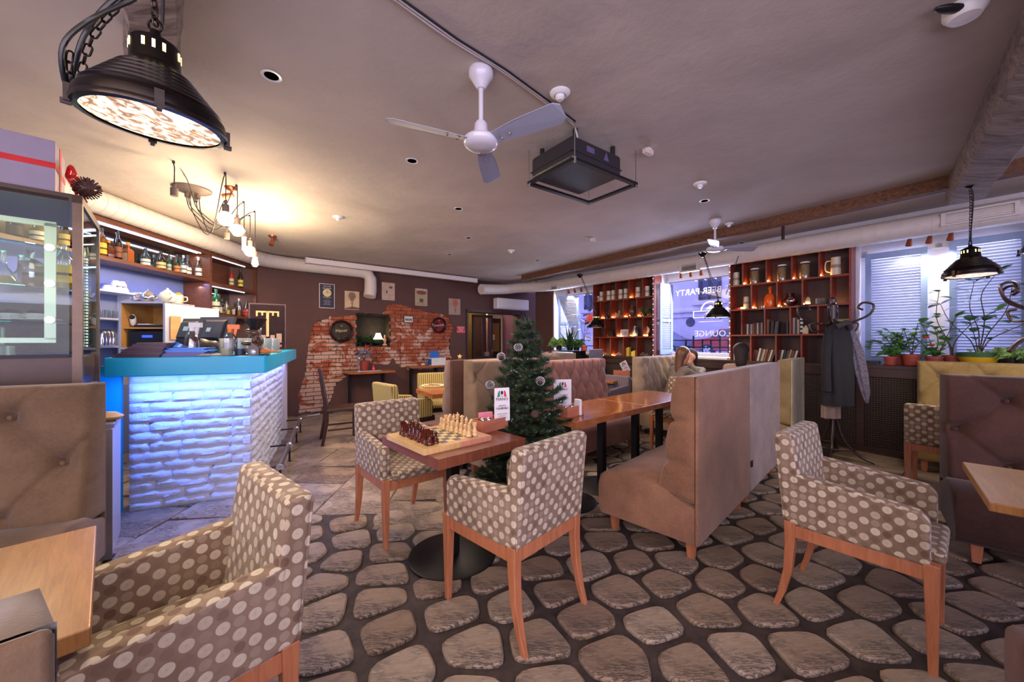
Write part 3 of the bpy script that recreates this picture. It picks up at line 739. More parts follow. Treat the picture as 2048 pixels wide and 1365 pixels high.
beam('timber_beam', (p + dv * .28, p - dv * 4.5), .26, .19, m_greybeam, 'thick weathered grey beam running to the upper right corner')
p = T(304, 70, HC); beam('timber_beam', (p + Vector((-.05, .05, .01)), p + Vector((1.8, -1.87, .01))), .18, .16, m_greybeam, 'short rough beam above the big hanging lamp')

# ducts ----------------------------------------------------------------
m_duct = plain('white_painted_duct', (204, 194, 186), .5, var=.04)
def duct(name, pts, r, label, ribs=True, k=8):
    t = tag(obj(name, MB().tube(pts, r, 20), m_duct, smooth=50), label, 'duct')
    if ribs:
        mb = MB(); acc = 0
        for i in range(len(pts) - 1):
            a, b = Vector(pts[i]), Vector(pts[i + 1]); L = (b - a).length; d = (b - a) / max(L, 1e-6)
            while acc < L:
                mb.cyl(a + d * (acc - .003), a + d * (acc + .003), r + .0025, n=20); acc += .11
            acc -= L
        obj('spiral_seam', mb, m_duct, t)
    return t
zD = 2.70
pl = [LW.w(-6.2, -.13, zD), LW.w(-.62, -.13, zD)]
cz = LW.w(-.22, -.13, zD); b1 = BW.w(BW.u(562, -.14), -.14, zD)
uq = BW.u(741, -.14)
cor = Vector((*inter(LW, -.13, BW, -.14), zD))
arcp = [cor + (pl[1] - cor).normalized() * .35, cor + (pl[1] - cor).normalized() * .1 + (b1 - cor).normalized() * .1, cor + (b1 - cor).normalized() * .35]
path = [pl[0], arcp[0]] + catmull(arcp, 4)[1:-1] + [arcp[2], BW.w(uq - .2, -.14, zD), BW.w(uq - .06, -.14, zD - .03), BW.w(uq, -.14, zD - .13), BW.w(uq, -.14, 2.36), BW.w(uq - .03, -.17, 2.22)]
duct('ventilation_duct', path, .115, 'white round duct along the bar wall turning down above the bricks')
uA = WW.u(2048, -.13) + 1.5
endp = BW.w(BW.u(962, -.45), -.45, BW.uz(962, 579, -.45)[1])
corn = Vector((*inter(WW, -.14, BW, -.2), 2.66))
path = [WW.w(uA, -.14, 2.62), WW.w(-5.0, -.14, 2.62), WW.w(-5.5, -.16, 2.63)]
path += [corn + (path[-1] - corn).normalized() * .5 + Vector((-.25, -.1, 0)), BW.w(BW.u(1010, -.4), -.4, 2.62), endp]
path = [path[0]] + catmull(path[1:], 5)
duct('ventilation_duct', path, .12, 'white round duct above the windows curving onto the back wall')
for (x, y, w, nm) in ((1957, 428, .50, 'slotted grille on the duct near the right lamp'), (1377, 535, .30, 'slotted grille on the duct above the lettered window'), (1107, 574, .24, 'slotted grille at the far end of the window duct')):
    o = -.275; u, z = WW.uz(x, y, o)
    t = thing('duct_grille', nm, 'vent', WW.w(u, o, z), WW.a, 'duct grilles')
    obj('grille_frame', MB().bx(-w / 2, w / 2, 0, .08, .05, .068).bx(-w / 2, w / 2, 0, .08, -.068, -.05).bx(-w / 2, -w / 2 + .03, 0, .08, -.05, .05).bx(w / 2 - .03, w / 2, 0, .08, -.05, .05).bx(-w/2, w/2, .05, .08, -.05, .05), m_duct, t)
    obj('recess', MB().bx(-w / 2 + .02, w / 2 - .02, .03, .04, -.05, .05), m_blackvoid, t)
    for k in range(5): obj('grille_bar', MB().bx(-w / 2 + .02, w / 2 - .02, .004, .028, -.042 + k * .02 - .004, -.042 + k * .02 + .002), m_duct, t)
# projection screen case
u0, z0 = BW.uz(613, 521, -.35); u1, z1 = BW.uz(951, 560, -.35)
t = tag(obj('projection_screen', MB().bx(u0, u1, -.40, -.31, z0 - .05, z0 + .045).bx(u0 - .02, u0, -.41, -.30, z0 - .055, z0 + .05).bx(u1, u1 + .02, -.41, -.3, z0 - .055, z0 + .05), plain('screen_case', (214, 204, 204), .4, var=.02), loc=(BW.p.x, BW.p.y, 0), rz=BW.a, bevel=.006), 'long white projection screen case hung under the ceiling by the back wall', 'screen')
obj('hanger', MB().bx(u0 + .4, u0 + .43, -.36, -.35, z0 + .04, HC), m_steel, t); obj('hanger', MB().bx(u1 - .43, u1 - .4, -.36, -.35, z0 + .04, HC), m_steel, t)
# left wall
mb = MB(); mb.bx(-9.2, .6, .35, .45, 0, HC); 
m_leftw = plain('led_tinted_bar_wall', (112, 124, 168), .7, var=.07, scale=4)  # grey-blue base made bluer to carry the LED light on the wall
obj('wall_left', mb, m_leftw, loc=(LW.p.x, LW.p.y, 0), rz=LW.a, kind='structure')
# ---------------------------------------------------------------- furniture
m_polka = polka()
m_legs = wood('orange_beech', (150, 88, 56), (182, 116, 78), 0.4, (14, 14, 1.2), 3.0, 0.03)
m_table = wood('red_brown_table', (104, 56, 40), (138, 80, 56), 0.28, (10, 1, 1), 4.0, 0.03)
m_table2 = wood('golden_oak_table', (128, 86, 46), (164, 116, 66), 0.3, (1, 12, 1), 4.0, 0.03, rot=(0, 0, .3))
m_table3 = wood('warm_brown_table', (132, 76, 46), (172, 106, 66), 0.16, (1, 12, 1), 3.0, 0.02, rot=(0, 0, .7))
v_center = velvet('taupe_velvet', (134, 96, 72)); v_grey = velvet('grey_taupe_velvet', (150, 130, 122)); v_pink = velvet('rose_taupe_velvet', (150, 108, 94))
v_beige = velvet('beige_velvet', (142, 118, 92)); v_brown = velvet('brown_velvet', (72, 48, 40)); v_olive = velvet('olive_beige_velvet', (158, 132, 82)); v_left = velvet('fawn_velvet', (104, 82, 62))

def bench(label, loc, ang, w, mat, style='diamond', h=1.11, depth=.64, cat='bench', a=.2, b=.2, legs=True, amp=.03, backmat=None, group=None):
    t = thing('upholstered_bench', label, cat, (loc[0], loc[1], FZ), ang, group); y0 = -depth / 2
    # base with rounded seat
    mb = MB()
    def seat(u, v):
        a_ = v * 2 * pi; return None
    prof = [(y0 + .02, .12), (depth / 2 - .02, .12), (depth / 2, .15), (depth / 2 + .005, .33), (depth / 2 - .01, .39), (depth / 2 - .05, .42), (0.05, .435), (y0 + .2, .41), (y0 + .1, .36), (y0 + .02, .34)]
    n = len(prof); xs = [-w / 2, -w / 2 + .012, -w / 6, w / 6, w / 2 - .012, w / 2]; vs = []; fs = []
    for i, x in enumerate(xs):
        k = .012 if i in (0, len(xs) - 1) else 0
        for (y, z) in prof: vs.append((x, y * (1 - k) , z - (k if z > .3 else -k * .5)))
    for i in range(len(xs) - 1):
        for j in range(n): fs.append((i * n + j, i * n + (j + 1) % n, (i + 1) * n + (j + 1) % n, (i + 1) * n + j)[::-1])
    fs += [tuple(range(n)), tuple((len(xs) - 1) * n + j for j in range(n))[::-1]]
    mb.add(vs, fs); obj('seat', mb, mat, t, smooth=50)
    # backrest
    fz_ = .014 if style == 'buttons' else .022; nu = max(24, int(w / fz_)); nv = int((h - .34) / (fz_ * .95)); zb = .36
    def top_y(z): 
        k = max(0, min(1, (z - .36) / (h - .36))); return y0 + .24 - .11 * k ** .7
    def fn(u, v):
        x = (u - .5) * w; z = zb + (h - zb) * v; e = min(u, 1 - u) * w; e2 = (1 - v) * (h - zb); ed = min(e, e2)
        if ed < 1e-6 or v == 0: 
            s_ = 1 if v > 0 else 1
            return (x, y0 + .02, z if v < 1 else h - .012)
        r = .035; rd = 1 if ed >= r else sqrt(max(0, 1 - (1 - ed / r) ** 2))
        if style == 'diamond':
            c1 = abs(cos(pi * (x / a + (z - zb) / b * .5))); c2 = abs(cos(pi * (x / a - (z - zb) / b * .5))); hh = amp * ((c1 * c2) ** .45 * 1.5 - .75)
        elif style == 'buttons':
            hh = 0.015
            j0 = round((h - .17 - z) / b)
            for j in (j0 - 1, j0, j0 + 1):
                if j < 0: continue
                zz = h - .17 - j * b; i0 = round(x / a - (.5 if j % 2 else 0))
                for i in (i0 - 1, i0, i0 + 1):
                    xx = (i + (.5 if j % 2 else 0)) * a; d = sqrt((x - xx) ** 2 + (z - zz) ** 2); hh -= amp * exp(-(d / .05) ** 2) + amp * .45 * exp(-(d / .13) ** 2)
            c1 = abs(cos(pi * (x / a + (z - h + .17) / b * .5) + pi / 2)); c2 = abs(cos(pi * (x / a - (z - h + .17) / b * .5) + pi / 2)); hh -= .018 * exp(-(c1 / .13) ** 2) + .018 * exp(-(c2 / .13) ** 2)
        else:
            hh = 0.01; 
            for zz in (.58, .84): hh -= .026 * exp(-((z - zz) / .018) ** 2)
            hh += .02 * abs(sin(pi * (z - .58) / .26)) ** .6
        yy = y0 + .02 + (top_y(z) + hh - y0 - .02) * rd
        return (x * (1 - .004 * (1 - rd)), yy, z)
    mb = MB(); mb.grid(fn, nu, nv, flip=True); bk = obj('backrest', mb, mat, t, smooth=170)
    pm = backmat or mat
    obj('back_panel', MB().bx(-w / 2 + .001, w / 2 - .001, y0, y0 + .022, .12, h - .012), pm, t, bevel=.014, seg=3)
    if style == 'buttons':
        bm = mesh('button', MB().ball((0, 0, 0), .012, 8, 6, (1, .5, 1)), mat, 170)
        j = 0; 
        while h - .17 - j * b > .45:
            i = -6
            while i < 7:
                x = (i + (.5 if j % 2 else 0)) * a
                if abs(x) < w / 2 - .05: obj('button', bm, None, t, (x, top_y(h - .17 - j * b) - .045, h - .17 - j * b))
                i += 1
            j += 1
    if legs:
        lm = mesh('leg', MB().prism([(-.018, -.018), (.018, -.018), (.018, .018), (-.018, .018)], 0, .125, [(-.027, -.027), (.027, -.027), (.027, .027), (-.027, .027)]), m_legs)
        for x in (-w / 2 + .09, w / 2 - .09):
            for y in (y0 + .07, -y0 - .08): obj('leg', lm, None, t, (x, y, 0))
    return t
def face(dx, dy): return atan2(-dx, dy)      # rotation that turns local +y towards (dx, dy)
# two benches back of the long table (near right)
p0 = Vector((1.084, 2.2)); dd = Vector((.71, .704)); nn = Vector((-.704, .71))
c = p0 + dd * .572 + nn * .335
b1_ = bench('brown taupe high-back bench nearest the camera beside the long table', c, face(nn.x, nn.y), 1.14, v_center, 'channel', h=1.13, depth=.67)
c = p0 + dd * 1.725 + nn * .335
b2_ = bench('grey taupe high-back bench joined behind the brown one', c, face(nn.x, nn.y), 1.12, v_grey, 'channel', h=1.13, depth=.67)
q = p0 + dd * 1.16 + nn * .0
obj('fabric_tag', MB().bx(0, .035, -.338 - .004, -.334, .32, .37), m_black, b2_, (-.56, -.0, 0))
# opposite side of the long table
td = Vector((.747, .665)); tn = Vector((-.665, .747)); t0 = Vector((.474, 2.764))
def along(s, p): return t0 + td * s + tn * p
c = along(1.60, 1.05); bench('rose taupe deep-buttoned bench across the long table', c, face(-tn.x, -tn.y), 1.13, v_pink, 'diamond', a=.19, b=.17, amp=.036)
c = along(.48, 1.12); bench('beige buttoned bench behind the Christmas tree', c, face(-tn.x, -tn.y) + .06, 1.0, v_beige, 'buttons', a=.42, b=.26, h=1.15)
c = along(.36, 1.84); bench('dark brown bench seen edge-on behind the beige bench', c, face(tn.x, tn.y) + .06, 1.0, velvet('chocolate_velvet', (104, 72, 56)), 'channel', h=1.15)
c = along(1.42, 1.84); bench('pale beige bench back topped with a tinsel garland', c, face(tn.x, tn.y), .95, v_beige, 'diamond', h=1.18, a=.19, b=.17)
c = along(2.9, 1.95); 
# beige bench by the far table, people
bc = Vector((2.42, 5.64)); bench('cream beige deep-buttoned bench behind the seated woman', bc, face(.62, -.78), 1.2, velvet('cream_velvet', (156, 136, 112)), 'diamond', a=.2, b=.18, amp=.032)
q = Vector((3.195, 4.30)) + dd * .42 + nn * .335; bench('olive beige bench end beside the coat stand', q, face(nn.x, nn.y), .84, velvet('khaki_velvet', (150, 128, 90)), 'channel', h=1.13, depth=.67, backmat=velvet('lit_khaki', (172, 158, 122)))  # paler back velvet holds the light falling on the rear panel
# right side
pe = Vector((3.07, 2.71)); de = Vector((.74, -.67)); ne = Vector((-.67, -.74))
c = pe + de * .72 + ne * .29
bench('dark brown button-tufted bench at the right table', c, face(ne.x, ne.y), 1.44, v_brown, 'buttons', a=.44, b=.21, h=1.11, depth=.6, amp=.05)
u = WW.u(1833, -.14)
c = WW.w(u + .85, -.36); bench('olive yellow tufted bench under the plant window', c, WW.a + pi, 1.7, v_olive, 'buttons', a=.34, b=.24, h=1.12, depth=.62, amp=.045)
# left side
pe = Vector((-2.31, 2.15)); de = Vector((-.89, -.45)); ne = Vector((.40, -.91))
c = pe + de * .72 + Vector((.45, -.89)) * .31
bench('fawn button-tufted bench at the left foreground table', c, face(.45, -.89), 1.44, v_left, 'buttons', a=.40, b=.25, h=1.11, depth=.62, amp=.05)
# bench ends at the lower corners of the picture
def bench_end(label, loc, ang, mat, w=.5):
    return bench(label, loc, ang, w, mat, 'channel', h=1.02, depth=.6)
bench_end('fawn bench back cut off at the bottom left corner', (-1.07, .26), face(-.73, .68), v_left, 1.0)
bench_end('plum brown bench back cut off at the bottom right corner', (1.74, .725), face(.71, .70), velvet('plum_velvet', (98, 66, 62)), .9)

def table(label, corner, d1, l1, d2, l2, mat, th=.045, h=.75, post=True, posts=None, plate=.27, cat='table', group=None, chamfer=0):
    d1 = Vector(d1).normalized(); d2 = Vector(d2).normalized(); c0 = Vector(corner); c = c0 + d1 * l1 / 2 + d2 * l2 / 2
    ang = atan2(d1.y, d1.x); t = thing('table', label, cat, (c.x, c.y, FZ), ang, group); hz = h - FZ
    obj('tabletop', MB().bx(-l1 / 2, l1 / 2, -l2 / 2, l2 / 2, hz - th, hz), mat, t, bevel=.004)
    for (x, y) in (posts or [(0, 0)]):
        obj('post', MB().bx(x - .03, x + .03, y - .03, y + .03, .01, hz - th), m_dark, t)
        if plate: obj('base_plate', MB().lathe([(plate, 0), (plate, .006), (plate - .01, .010), (0.04, .016), (0, .016)], 40, (x, y, 0)), m_dark, t, smooth=40)
        obj('top_bracket', MB().bx(x - .12, x + .12, y - .12, y + .12, hz - th - .008, hz - th), m_dark, t)
    return t, c, ang
near = Vector((-.369, 1.896)); lf = Vector((-.825, 2.390)); rt = Vector((.081, 2.312))
tA, tc, tang = table('square red-brown table with the chessboard', near, rt - near, .62, lf - near, .67, m_table, th=.06)
table('golden oak table at the left foreground edge', (-.875, .785), (-.73, .68), .64, (-.68, -.73), .8, m_table2, th=.04)
table('golden oak table at the right edge', (1.763, 1.395), (.70, .715), .655, (.715, -.70), .9, m_table2, th=.035)
table('long warm brown table, near half by the tree', t0, td, 1.05, tn, .58, m_table3, th=.05, posts=[(-.3, 0), (.2, 0)], plate=.25)
table('long warm brown table, far half beyond the bench', along(1.056, 0), td, 1.0, tn, .58, m_table3, th=.05, posts=[(-.25, 0), (.25, 0)], plate=.25)
nt = T(1275, 757, .75); table('small table with a napkin box by the window shelves', (nt.x, nt.y), (-.75, -.66), .7, (-.62, .78), .6, m_table3, th=.04)
sq = T(870, 775, .75); l_ = T(820, 757, .75)
tS, sc_, sang = table('oak table with a plate of food and a felt tree', T(883, 792, .75)[:2], (T(818, 772, .75) - T(883, 792, .75))[:2], .55, (T(1000, 770, .75) - T(883, 792, .75))[:2], .75, m_table3, th=.05, plate=.22)
# table against the bare bricks
def wall_table(x0, x1, y, label, dpt, mat, h=.78):
    u0, u1 = BW.u(x0, -dpt), BW.u(x1, -dpt); t = thing('wall_table', label, 'table', BW.w((u0 + u1) / 2, -dpt / 2 - .02, FZ), BW.a)
    w = (u1 - u0); obj('tabletop', MB().prism([(-w / 2, dpt / 2), (-w / 2, -dpt / 2 + .12), (-w / 2 + .12, -dpt / 2), (w / 2, -dpt / 2), (w / 2, dpt / 2)], h - .045, h), mat, t, bevel=.004)
    for x in (-w / 2 + .1, w / 2 - .1): obj('post', MB().bx(x - .025, x + .025, .1, .15, 0, h - .045), m_dark, t)
    return t
wall_table(700, 790, 765, 'wooden wall table with potted poinsettia under the bricks', .55, m_table3, .76)
wall_table(824, 892, 745, 'narrow wall shelf table holding the blue and white box', .34, m_table3, .80)

def armchair(label, loc, ang, mat=None, w=.50, d=.52, h=.885, legm=None, group=None, tagm=False, hs=.50):
    mat = mat or m_polka; legm = legm or m_legs
    t = thing('armchair', label, 'chair', (loc[0], loc[1], FZ), ang, group); e = -FZ
    zb = .445; y0 = -d / 2; at = .062; ah = .665
    # upholstered back: leans backwards slightly, rounded top
    mb = MB(); mb.hexa([(-w / 2, y0, zb), (w / 2, y0, zb), (w / 2, y0 + .10, zb), (-w / 2, y0 + .10, zb), (-w / 2 + .004, y0 - .045, h), (w / 2 - .004, y0 - .045, h), (w / 2 - .004, y0 + .035, h), (-w / 2 + .004, y0 + .035, h)])
    obj('backrest', mb, mat, t, (0, 0, e), bevel=.024, seg=4, uv=True)
    mb = MB(); mb.bx(-w / 2 + at, w / 2 - at, y0 + .06, d / 2 + .01, zb - .005, hs); obj('seat', mb, mat, t, (0, 0, e), bevel=.022, seg=3, uv=True)
    for s in (-1, 1):
        x0, x1 = (w / 2 - at, w / 2) if s > 0 else (-w / 2, -w / 2 + at)
        mb = MB(); pr = [(y0 + .06, zb), (d / 2 - .03, zb), (d / 2 - .03, ah - .04), (d / 2 - .06, ah - .008), (d / 2 - .12, ah), (y0 + .03, ah + .035)]
        n = len(pr); mb.add([(x0, a, b) for a, b in pr] + [(x1, a, b) for a, b in pr], [tuple(range(n)), tuple(range(2 * n - 1, n - 1, -1))] + [(i, n + i, n + (i + 1) % n, (i + 1) % n) for i in range(n)])
        mb.f = [f[::-1] for f in mb.f]
        obj('armrest', mb, mat, t, (0, 0, e), bevel=.016, seg=3, uv=True)
    for s in (-1, 1): obj('piping', MB().tube([(s * (w / 2 - .01), y0 + .002, zb + .004), (s * (w / 2 - .01), y0 - .036, h - .02)], .004, 6), mat, t, (0, 0, e), uv=True)
    zr = .385
    ap = MB().bx(-w / 2 + .03, w / 2 - .03, d / 2 - .035, d / 2 - .012, zr, zb).bx(-w / 2 + .03, w / 2 - .03, y0 + .012, y0 + .035, zr, zb)
    ap.bx(-w / 2 + .01, -w / 2 + .032, y0 + .03, d / 2 - .03, zr, zb).bx(w / 2 - .032, w / 2 - .01, y0 + .03, d / 2 - .03, zr, zb)
    obj('seat_frame', ap, legm, t, (0, 0, e), bevel=.003)
    for s in (-1, 1):
        x = s * (w / 2 - .024)
        mb = MB(); mb.prism([(x - .014, d / 2 - .038), (x + .014, d / 2 - .038), (x + .014, d / 2 - .01), (x - .014, d / 2 - .01)], 0, zb, [(x - .024, d / 2 - .052), (x + .024, d / 2 - .052), (x + .024, d / 2 - .004), (x - .024, d / 2 - .004)])
        obj('leg', mb, legm, t, bevel=.004)
        secs = [(0, -.062, .013, .013), (.08, -.036, .016, .015), (.2, -.010, .020, .018), (.34, 0, .023, .021), (zb, 0, .024, .024)]
        vs = []; fs = []
        for (z, oy, hx, hy) in secs:
            yc = y0 + .026 + oy
            vs += [(x - hx, yc - hy, z), (x + hx, yc - hy, z), (x + hx, yc + hy, z), (x - hx, yc + hy, z)]
        for i in range(len(secs) - 1):
            for j in range(4): fs.append((i * 4 + j, i * 4 + (j + 1) % 4, (i + 1) * 4 + (j + 1) % 4, (i + 1) * 4 + j))
        fs += [(3, 2, 1, 0), tuple(range(len(secs) * 4 - 4, len(secs) * 4))]
        obj('leg', MB().add(vs, fs), legm, t, bevel=.004)
    if tagm: obj('fabric_tag', MB().bx(-w / 2 - .01, -w / 2 + .03, y0 - .022, y0 - .018, .60, .66), m_black, t, (0, 0, e), rot=(0, 0, .5))
    return t
armchair('polka-dot armchair in the middle, its back to the camera', (-.003, 1.955), radians(46.2))
armchair('polka-dot armchair behind the chess table', (-.79, 2.73), radians(221.3))
armchair('polka-dot armchair at the right, facing the right table', (1.70, 1.826), radians(219.2), tagm=True)
armchair('polka-dot armchair cut off in the left foreground', (-.985, 1.085), radians(139.5))
a5 = Vector((3.52, 3.12)); armchair('polka-dot armchair half hidden by the brown bench at right', (3.82, 3.30), radians(-52), h=.80)
armchair('polka-dot armchair at the far end of the long table', (2.02, 4.56), face(-.747, -.665))
m_str = stripes('yellow_olive_stripes', (176, 156, 84), (92, 72, 36)); m_str2 = stripes('grey_stripes', (120, 106, 112), (78, 66, 74))
dwl = m_darkwood
g = T(780, 765, .88); armchair('olive striped armchair beside the wall table', (-1.28, 4.52), radians(-45), m_str, h=.86, legm=dwl)
armchair('olive striped armchair behind the table with the plate', (-.98, 5.35), radians(205), m_str, w=.62, h=.88, legm=dwl)
armchair('grey striped armchair behind the rose bench', (1.38, 5.58), radians(130), m_str2, h=.82, legm=dwl)
# ladder-back chair by the bricks
def side_chair(label, loc, ang):
    t = thing('dining_chair', label, 'chair', (loc[0], loc[1], FZ), ang)
    obj('seat', MB().bx(-.2, .2, -.2, .2, .42, .46), m_darkwood, t, bevel=.008)
    for s in (-1, 1):
        obj('leg', MB().bx(s * .18 - .018, s * .18 + .018, .16, .196, 0, .42), m_darkwood, t)
        obj('leg', MB().tube([(s * .18, -.24, 0), (s * .18, -.19, .3), (s * .18, -.19, .5), (s * .18, -.26, .96)], [.018, .022, .022, .018], 4), m_darkwood, t)
        obj('stretcher', MB().bx(s * .18 - .01, s * .18 + .01, -.18, .17, .18, .2), m_darkwood, t)
    for z, hh in ((.9, .10), (.74, .05), (.62, .05)): obj('back_slat', MB().box(0, -.19 - (z - .5) * .15, z, .34, .018, hh), m_darkwood, t)
    return t
side_chair('dark wooden chair with slatted back by the brick wall', (-2.28, 5.05), radians(-60))
# ---------------------------------------------------------------- bar
BF = Frame((-2.02, 3.10), 24.0); BS = Frame((-2.02, 3.10), 115.2); ZC = 1.225
def w2(f, u, o): q = f.w(u, o); return (q.x, q.y)
m_turq = plain('turquoise_lacquer', (18, 172, 214), 0.35, var=.05, scale=4)
m_wstone = plain('white_painted_stone', (196, 200, 216), 0.6, var=.04, bump=.9, bs=30)
bar = thing('bar_counter', 'corner bar with turquoise top and white stone front', 'bar', (0, 0, 0))
pc = [w2(BS, 2.72, 0), w2(BS, 2.72, .55), tuple(inter(BF, .55, BS, .55)), w2(BF, -.986, .55), w2(BF, -.986, 0)]
cr = [w2(BF, -.05, 0), w2(BF, -.015, .006), w2(BS, .015, .006), w2(BS, .05, 0)]
poly = [pc[4]] + cr + pc[:4]
obj('worktop', MB().prism(poly, ZC - .142, ZC), m_turq, bar, bevel=.008, seg=3)
ic = inter(BF, .245, BS, .14)
core = [tuple(ic), w2(BS, 2.72, .14), w2(BS, 2.72, .45), tuple(inter(BF, .5, BS, .45)), w2(BF, -.93, .5), w2(BF, -.93, .245)]
obj('bar_body', MB().prism(core, 0, ZC - .142), m_wstone, bar)
random.seed(9)
def stone_brick(w, h, seed):
    "split-face stone: a small rough grid"
    mb = MB(); nu = max(5, int(w / .028)); nv = 4
    def fn(u, v):
        x = (u - .5) * w; z = (v - .5) * h; ed = min(min(u, 1 - u) * w, min(v, 1 - v) * h)
        if ed < 1e-6: return (x, 0.0, z)
        k = noise.noise(Vector((x * 14 + seed, z * 30, seed * 3.1))) * .016
        return (x, -.020 - k, z)
    return mb.grid(fn, nu, nv)
def stone_face(fr, o, ua, ub, zt, hs, mat, flat=None):
    z = 0.002; r = 0
    while z < zt - .02:
        h = min(hs, zt - z); u = ua; first = True
        while u < ub - .04:
            w = random.choice((.2, .26, .3, .34)) * (1 if r % 2 or not first else .6); first = False
            if ub - u - w < .1: w = ub - u
            o_ = obj('stone_brick', stone_brick(w - .003, h - .003, rnd(0, 99)), mat, bar, fr.w(u + w / 2, o, z + h / 2), rz=fr.a, smooth=60); u += w
        z += hs; r += 1
uf1 = (ic - BF.p).dot(BF.d)
stone_face(BF, .245, -.945, uf1 - .005, ZC - .145, .0775, m_wstone)
us0 = (ic - BS.p).dot(BS.d)
stone_face(BS, .14, us0 + .005, 2.2, ZC - .145, .0775, m_wstone)
for k in range(5): obj('corner_block', MB().bx(-.05, 0, -.028, 0, -.031, .031), m_wstone, bar, BF.w(uf1 - .004, .232, .35 + k * .155), rz=BF.a)
obj('end_panel', MB().bx(2.2, 2.73, .115, .14, 0, ZC - .145), plain('lavender_white_panel', (206, 200, 214), .6, var=.03), bar, (BS.p.x, BS.p.y, 0), rz=BS.a)
obj('side_panel', MB().bx(-1.12, -1.0, .27, .30, 0, 1.15), m_turq, bar, (BF.p.x, BF.p.y, 0), rz=BF.a)
m_ledb = emis('blue_led_strip', (110, 150, 255), 6)
obj('led_strip', MB().bx(-.93, -.12, .17, .18, ZC - .150, ZC - .143), m_ledb, bar, (BF.p.x, BF.p.y, 0), rz=BF.a)
obj('led_strip', MB().bx(.15, 2.5, .07, .08, ZC - .150, ZC - .143), m_ledb, bar, (BS.p.x, BS.p.y, 0), rz=BS.a)
q = BF.w(-.52, .02, ZC - .155); light('bar_led_light', 'AREA', q, 19, (.08, .21, 1.0), .85, size_y=.04, rot=(radians(10), 0, BF.a))
q = BF.w(-.52, -.12, .02)
q = BS.w(1.3, .05, ZC - .155); light('bar_led_light', 'AREA', q, 5, (.28, .32, 1.0), 2.3, size_y=.04, rot=(radians(24), 0, BS.a))
# foot rail
fr_ = thing('foot_rail', 'brushed steel foot rail along the side of the bar', 'rail', (0, 0, 0)); zr = .20
obj('rail', MB().tube([BS.w(.34, -.06, zr), BS.w(2.6, -.06, zr), BS.w(2.85, -.12, zr), BS.w(2.95, -.3, zr)], .020, 12), m_steel, fr_, smooth=60)
for u in (.356, 1.15, 2.0, 2.62):
    p = obj('post', MB().cyl(BS.w(u, -.06, FZ), BS.w(u, -.06, zr), .010, n=8).cyl(BS.w(u, -.06, FZ), BS.w(u, -.06, FZ + .006), .025, n=12), m_dark, fr_)
    obj('bracket', MB().cyl(BS.w(u, -.06, zr), BS.w(u, .12, zr), .009, n=8), m_dark, fr_)
    obj('clamp_ring', MB().cyl(BS.w(u - .012, -.06, zr), BS.w(u + .012, -.06, zr), .030, n=16), m_chrome, fr_, smooth=60)
# back bar shelves on the left wall ---------------------------------
uE = LW.u(421.5); uE2 = 0.0
zS = LW.uz(420, 564.5)[1]; zT = LW.uz(420, 506)[1]; zM = LW.uz(470, 580)[1]; zB = LW.uz(475, 632)[1]; zT2 = LW.uz(510, 543)[1]
sh = thing('bar_shelf_unit', 'long brown wooden bottle shelf above the back bar', 'shelf', (LW.p.x, LW.p.y, 0), LW.a)
obj('top_board', MB().bx(-6.4, uE, 0, .33, zT - .03, zT + .05), m_barwood, sh); obj('shelf_board', MB().bx(-6.4, uE, 0, .33, zS - .0, zS + .04), m_barwood, sh)
obj('end_panel', MB().bx(uE - .03, uE + .012, -.01, .34, zB - .05, zT + .05), m_barwood, sh)
m_mirror = plain('mirror_back', (150, 146, 142), .06, 1.0, var=0)
obj('mirror', MB().bx(-6.4, uE - .03, .315, .325, zS + .04, zT - .03), m_mirror, sh)
m_led = emis('white_led_tube', (205, 215, 255), 5)
def led(parent, u0, u1, o, z): obj('led_strip', MB().bx(u0, u1, o, o + .012, z, z + .008), m_led, parent)
led(sh, -6.3, uE - .14, .03, zT - .04); led(sh, -6.3, uE - .14, .075, zT - .04)
sh2 = thing('bar_shelf_unit', 'two-tier brown shelf unit at the end of the bar wall', 'shelf', (LW.p.x, LW.p.y, 0), LW.a)
obj('top_board', MB().bx(uE + .014, uE2, 0, .33, zT - .03, zT + .05), m_barwood, sh2); obj('shelf_board', MB().bx(uE + .014, uE2 - .03, 0, .33, zM, zM + .05), m_barwood, sh2)
obj('shelf_board', MB().bx(uE + .014, uE2 - .03, 0, .33, zB - .04, zB), m_barwood, sh2); obj('end_panel', MB().bx(uE2 - .03, uE2, 0, .34, zB - .5, zT + .05), m_barwood, sh2)
obj('back_panel', MB().bx(uE + .014, uE2 - .03, .32, .33, zM, zT), m_barwood, sh2); obj('mirror', MB().bx(uE + .014, uE2 - .03, .315, .325, zB, zM), m_mirror, sh2)
led(sh2, uE + .03, uE2 - .25, .04, zT - .04); led(sh2, uE + .03, uE2 - .25, .05, zM - .01)
obj('lower_panel', MB().bx(uE - .35, uE2 - .03, .30, .34, 0.4, zB - .04), m_barwood, sh2)
q = LW.w(-3.2, .16, zT - .06); light('shelf_led_light', 'AREA', q, 10, (.75, .82, 1), 4.5, size_y=.04, rot=(0, 0, LW.a))
q = LW.w(-.7, .12, zM - .03); light('shelf_led_light', 'AREA', q, 3, (.75, .82, 1), 1.0, size_y=.04, rot=(0, 0, LW.a))
obj('lower_cabinet', MB().bx(-6.2, uA - .1, .2, .34, .9, zS - .25), m_barwood, sh) if False else None
q = LW.w(-2.6, .05, zS - .03); light('shelf_blue_light', 'AREA', q, 16, BLUE, 3.6, size_y=.05, rot=(0, 0, LW.a))
obj('wall_sticker', MB().cyl((0, 0, 0), (0, .006, 0), .085, n=28), plain('yellow_sticker', (222, 184, 40), .5, var=0), loc=LW.w(LW.u(403), .292, LW.uz(403, 604, .29)[1]), rz=LW.a)
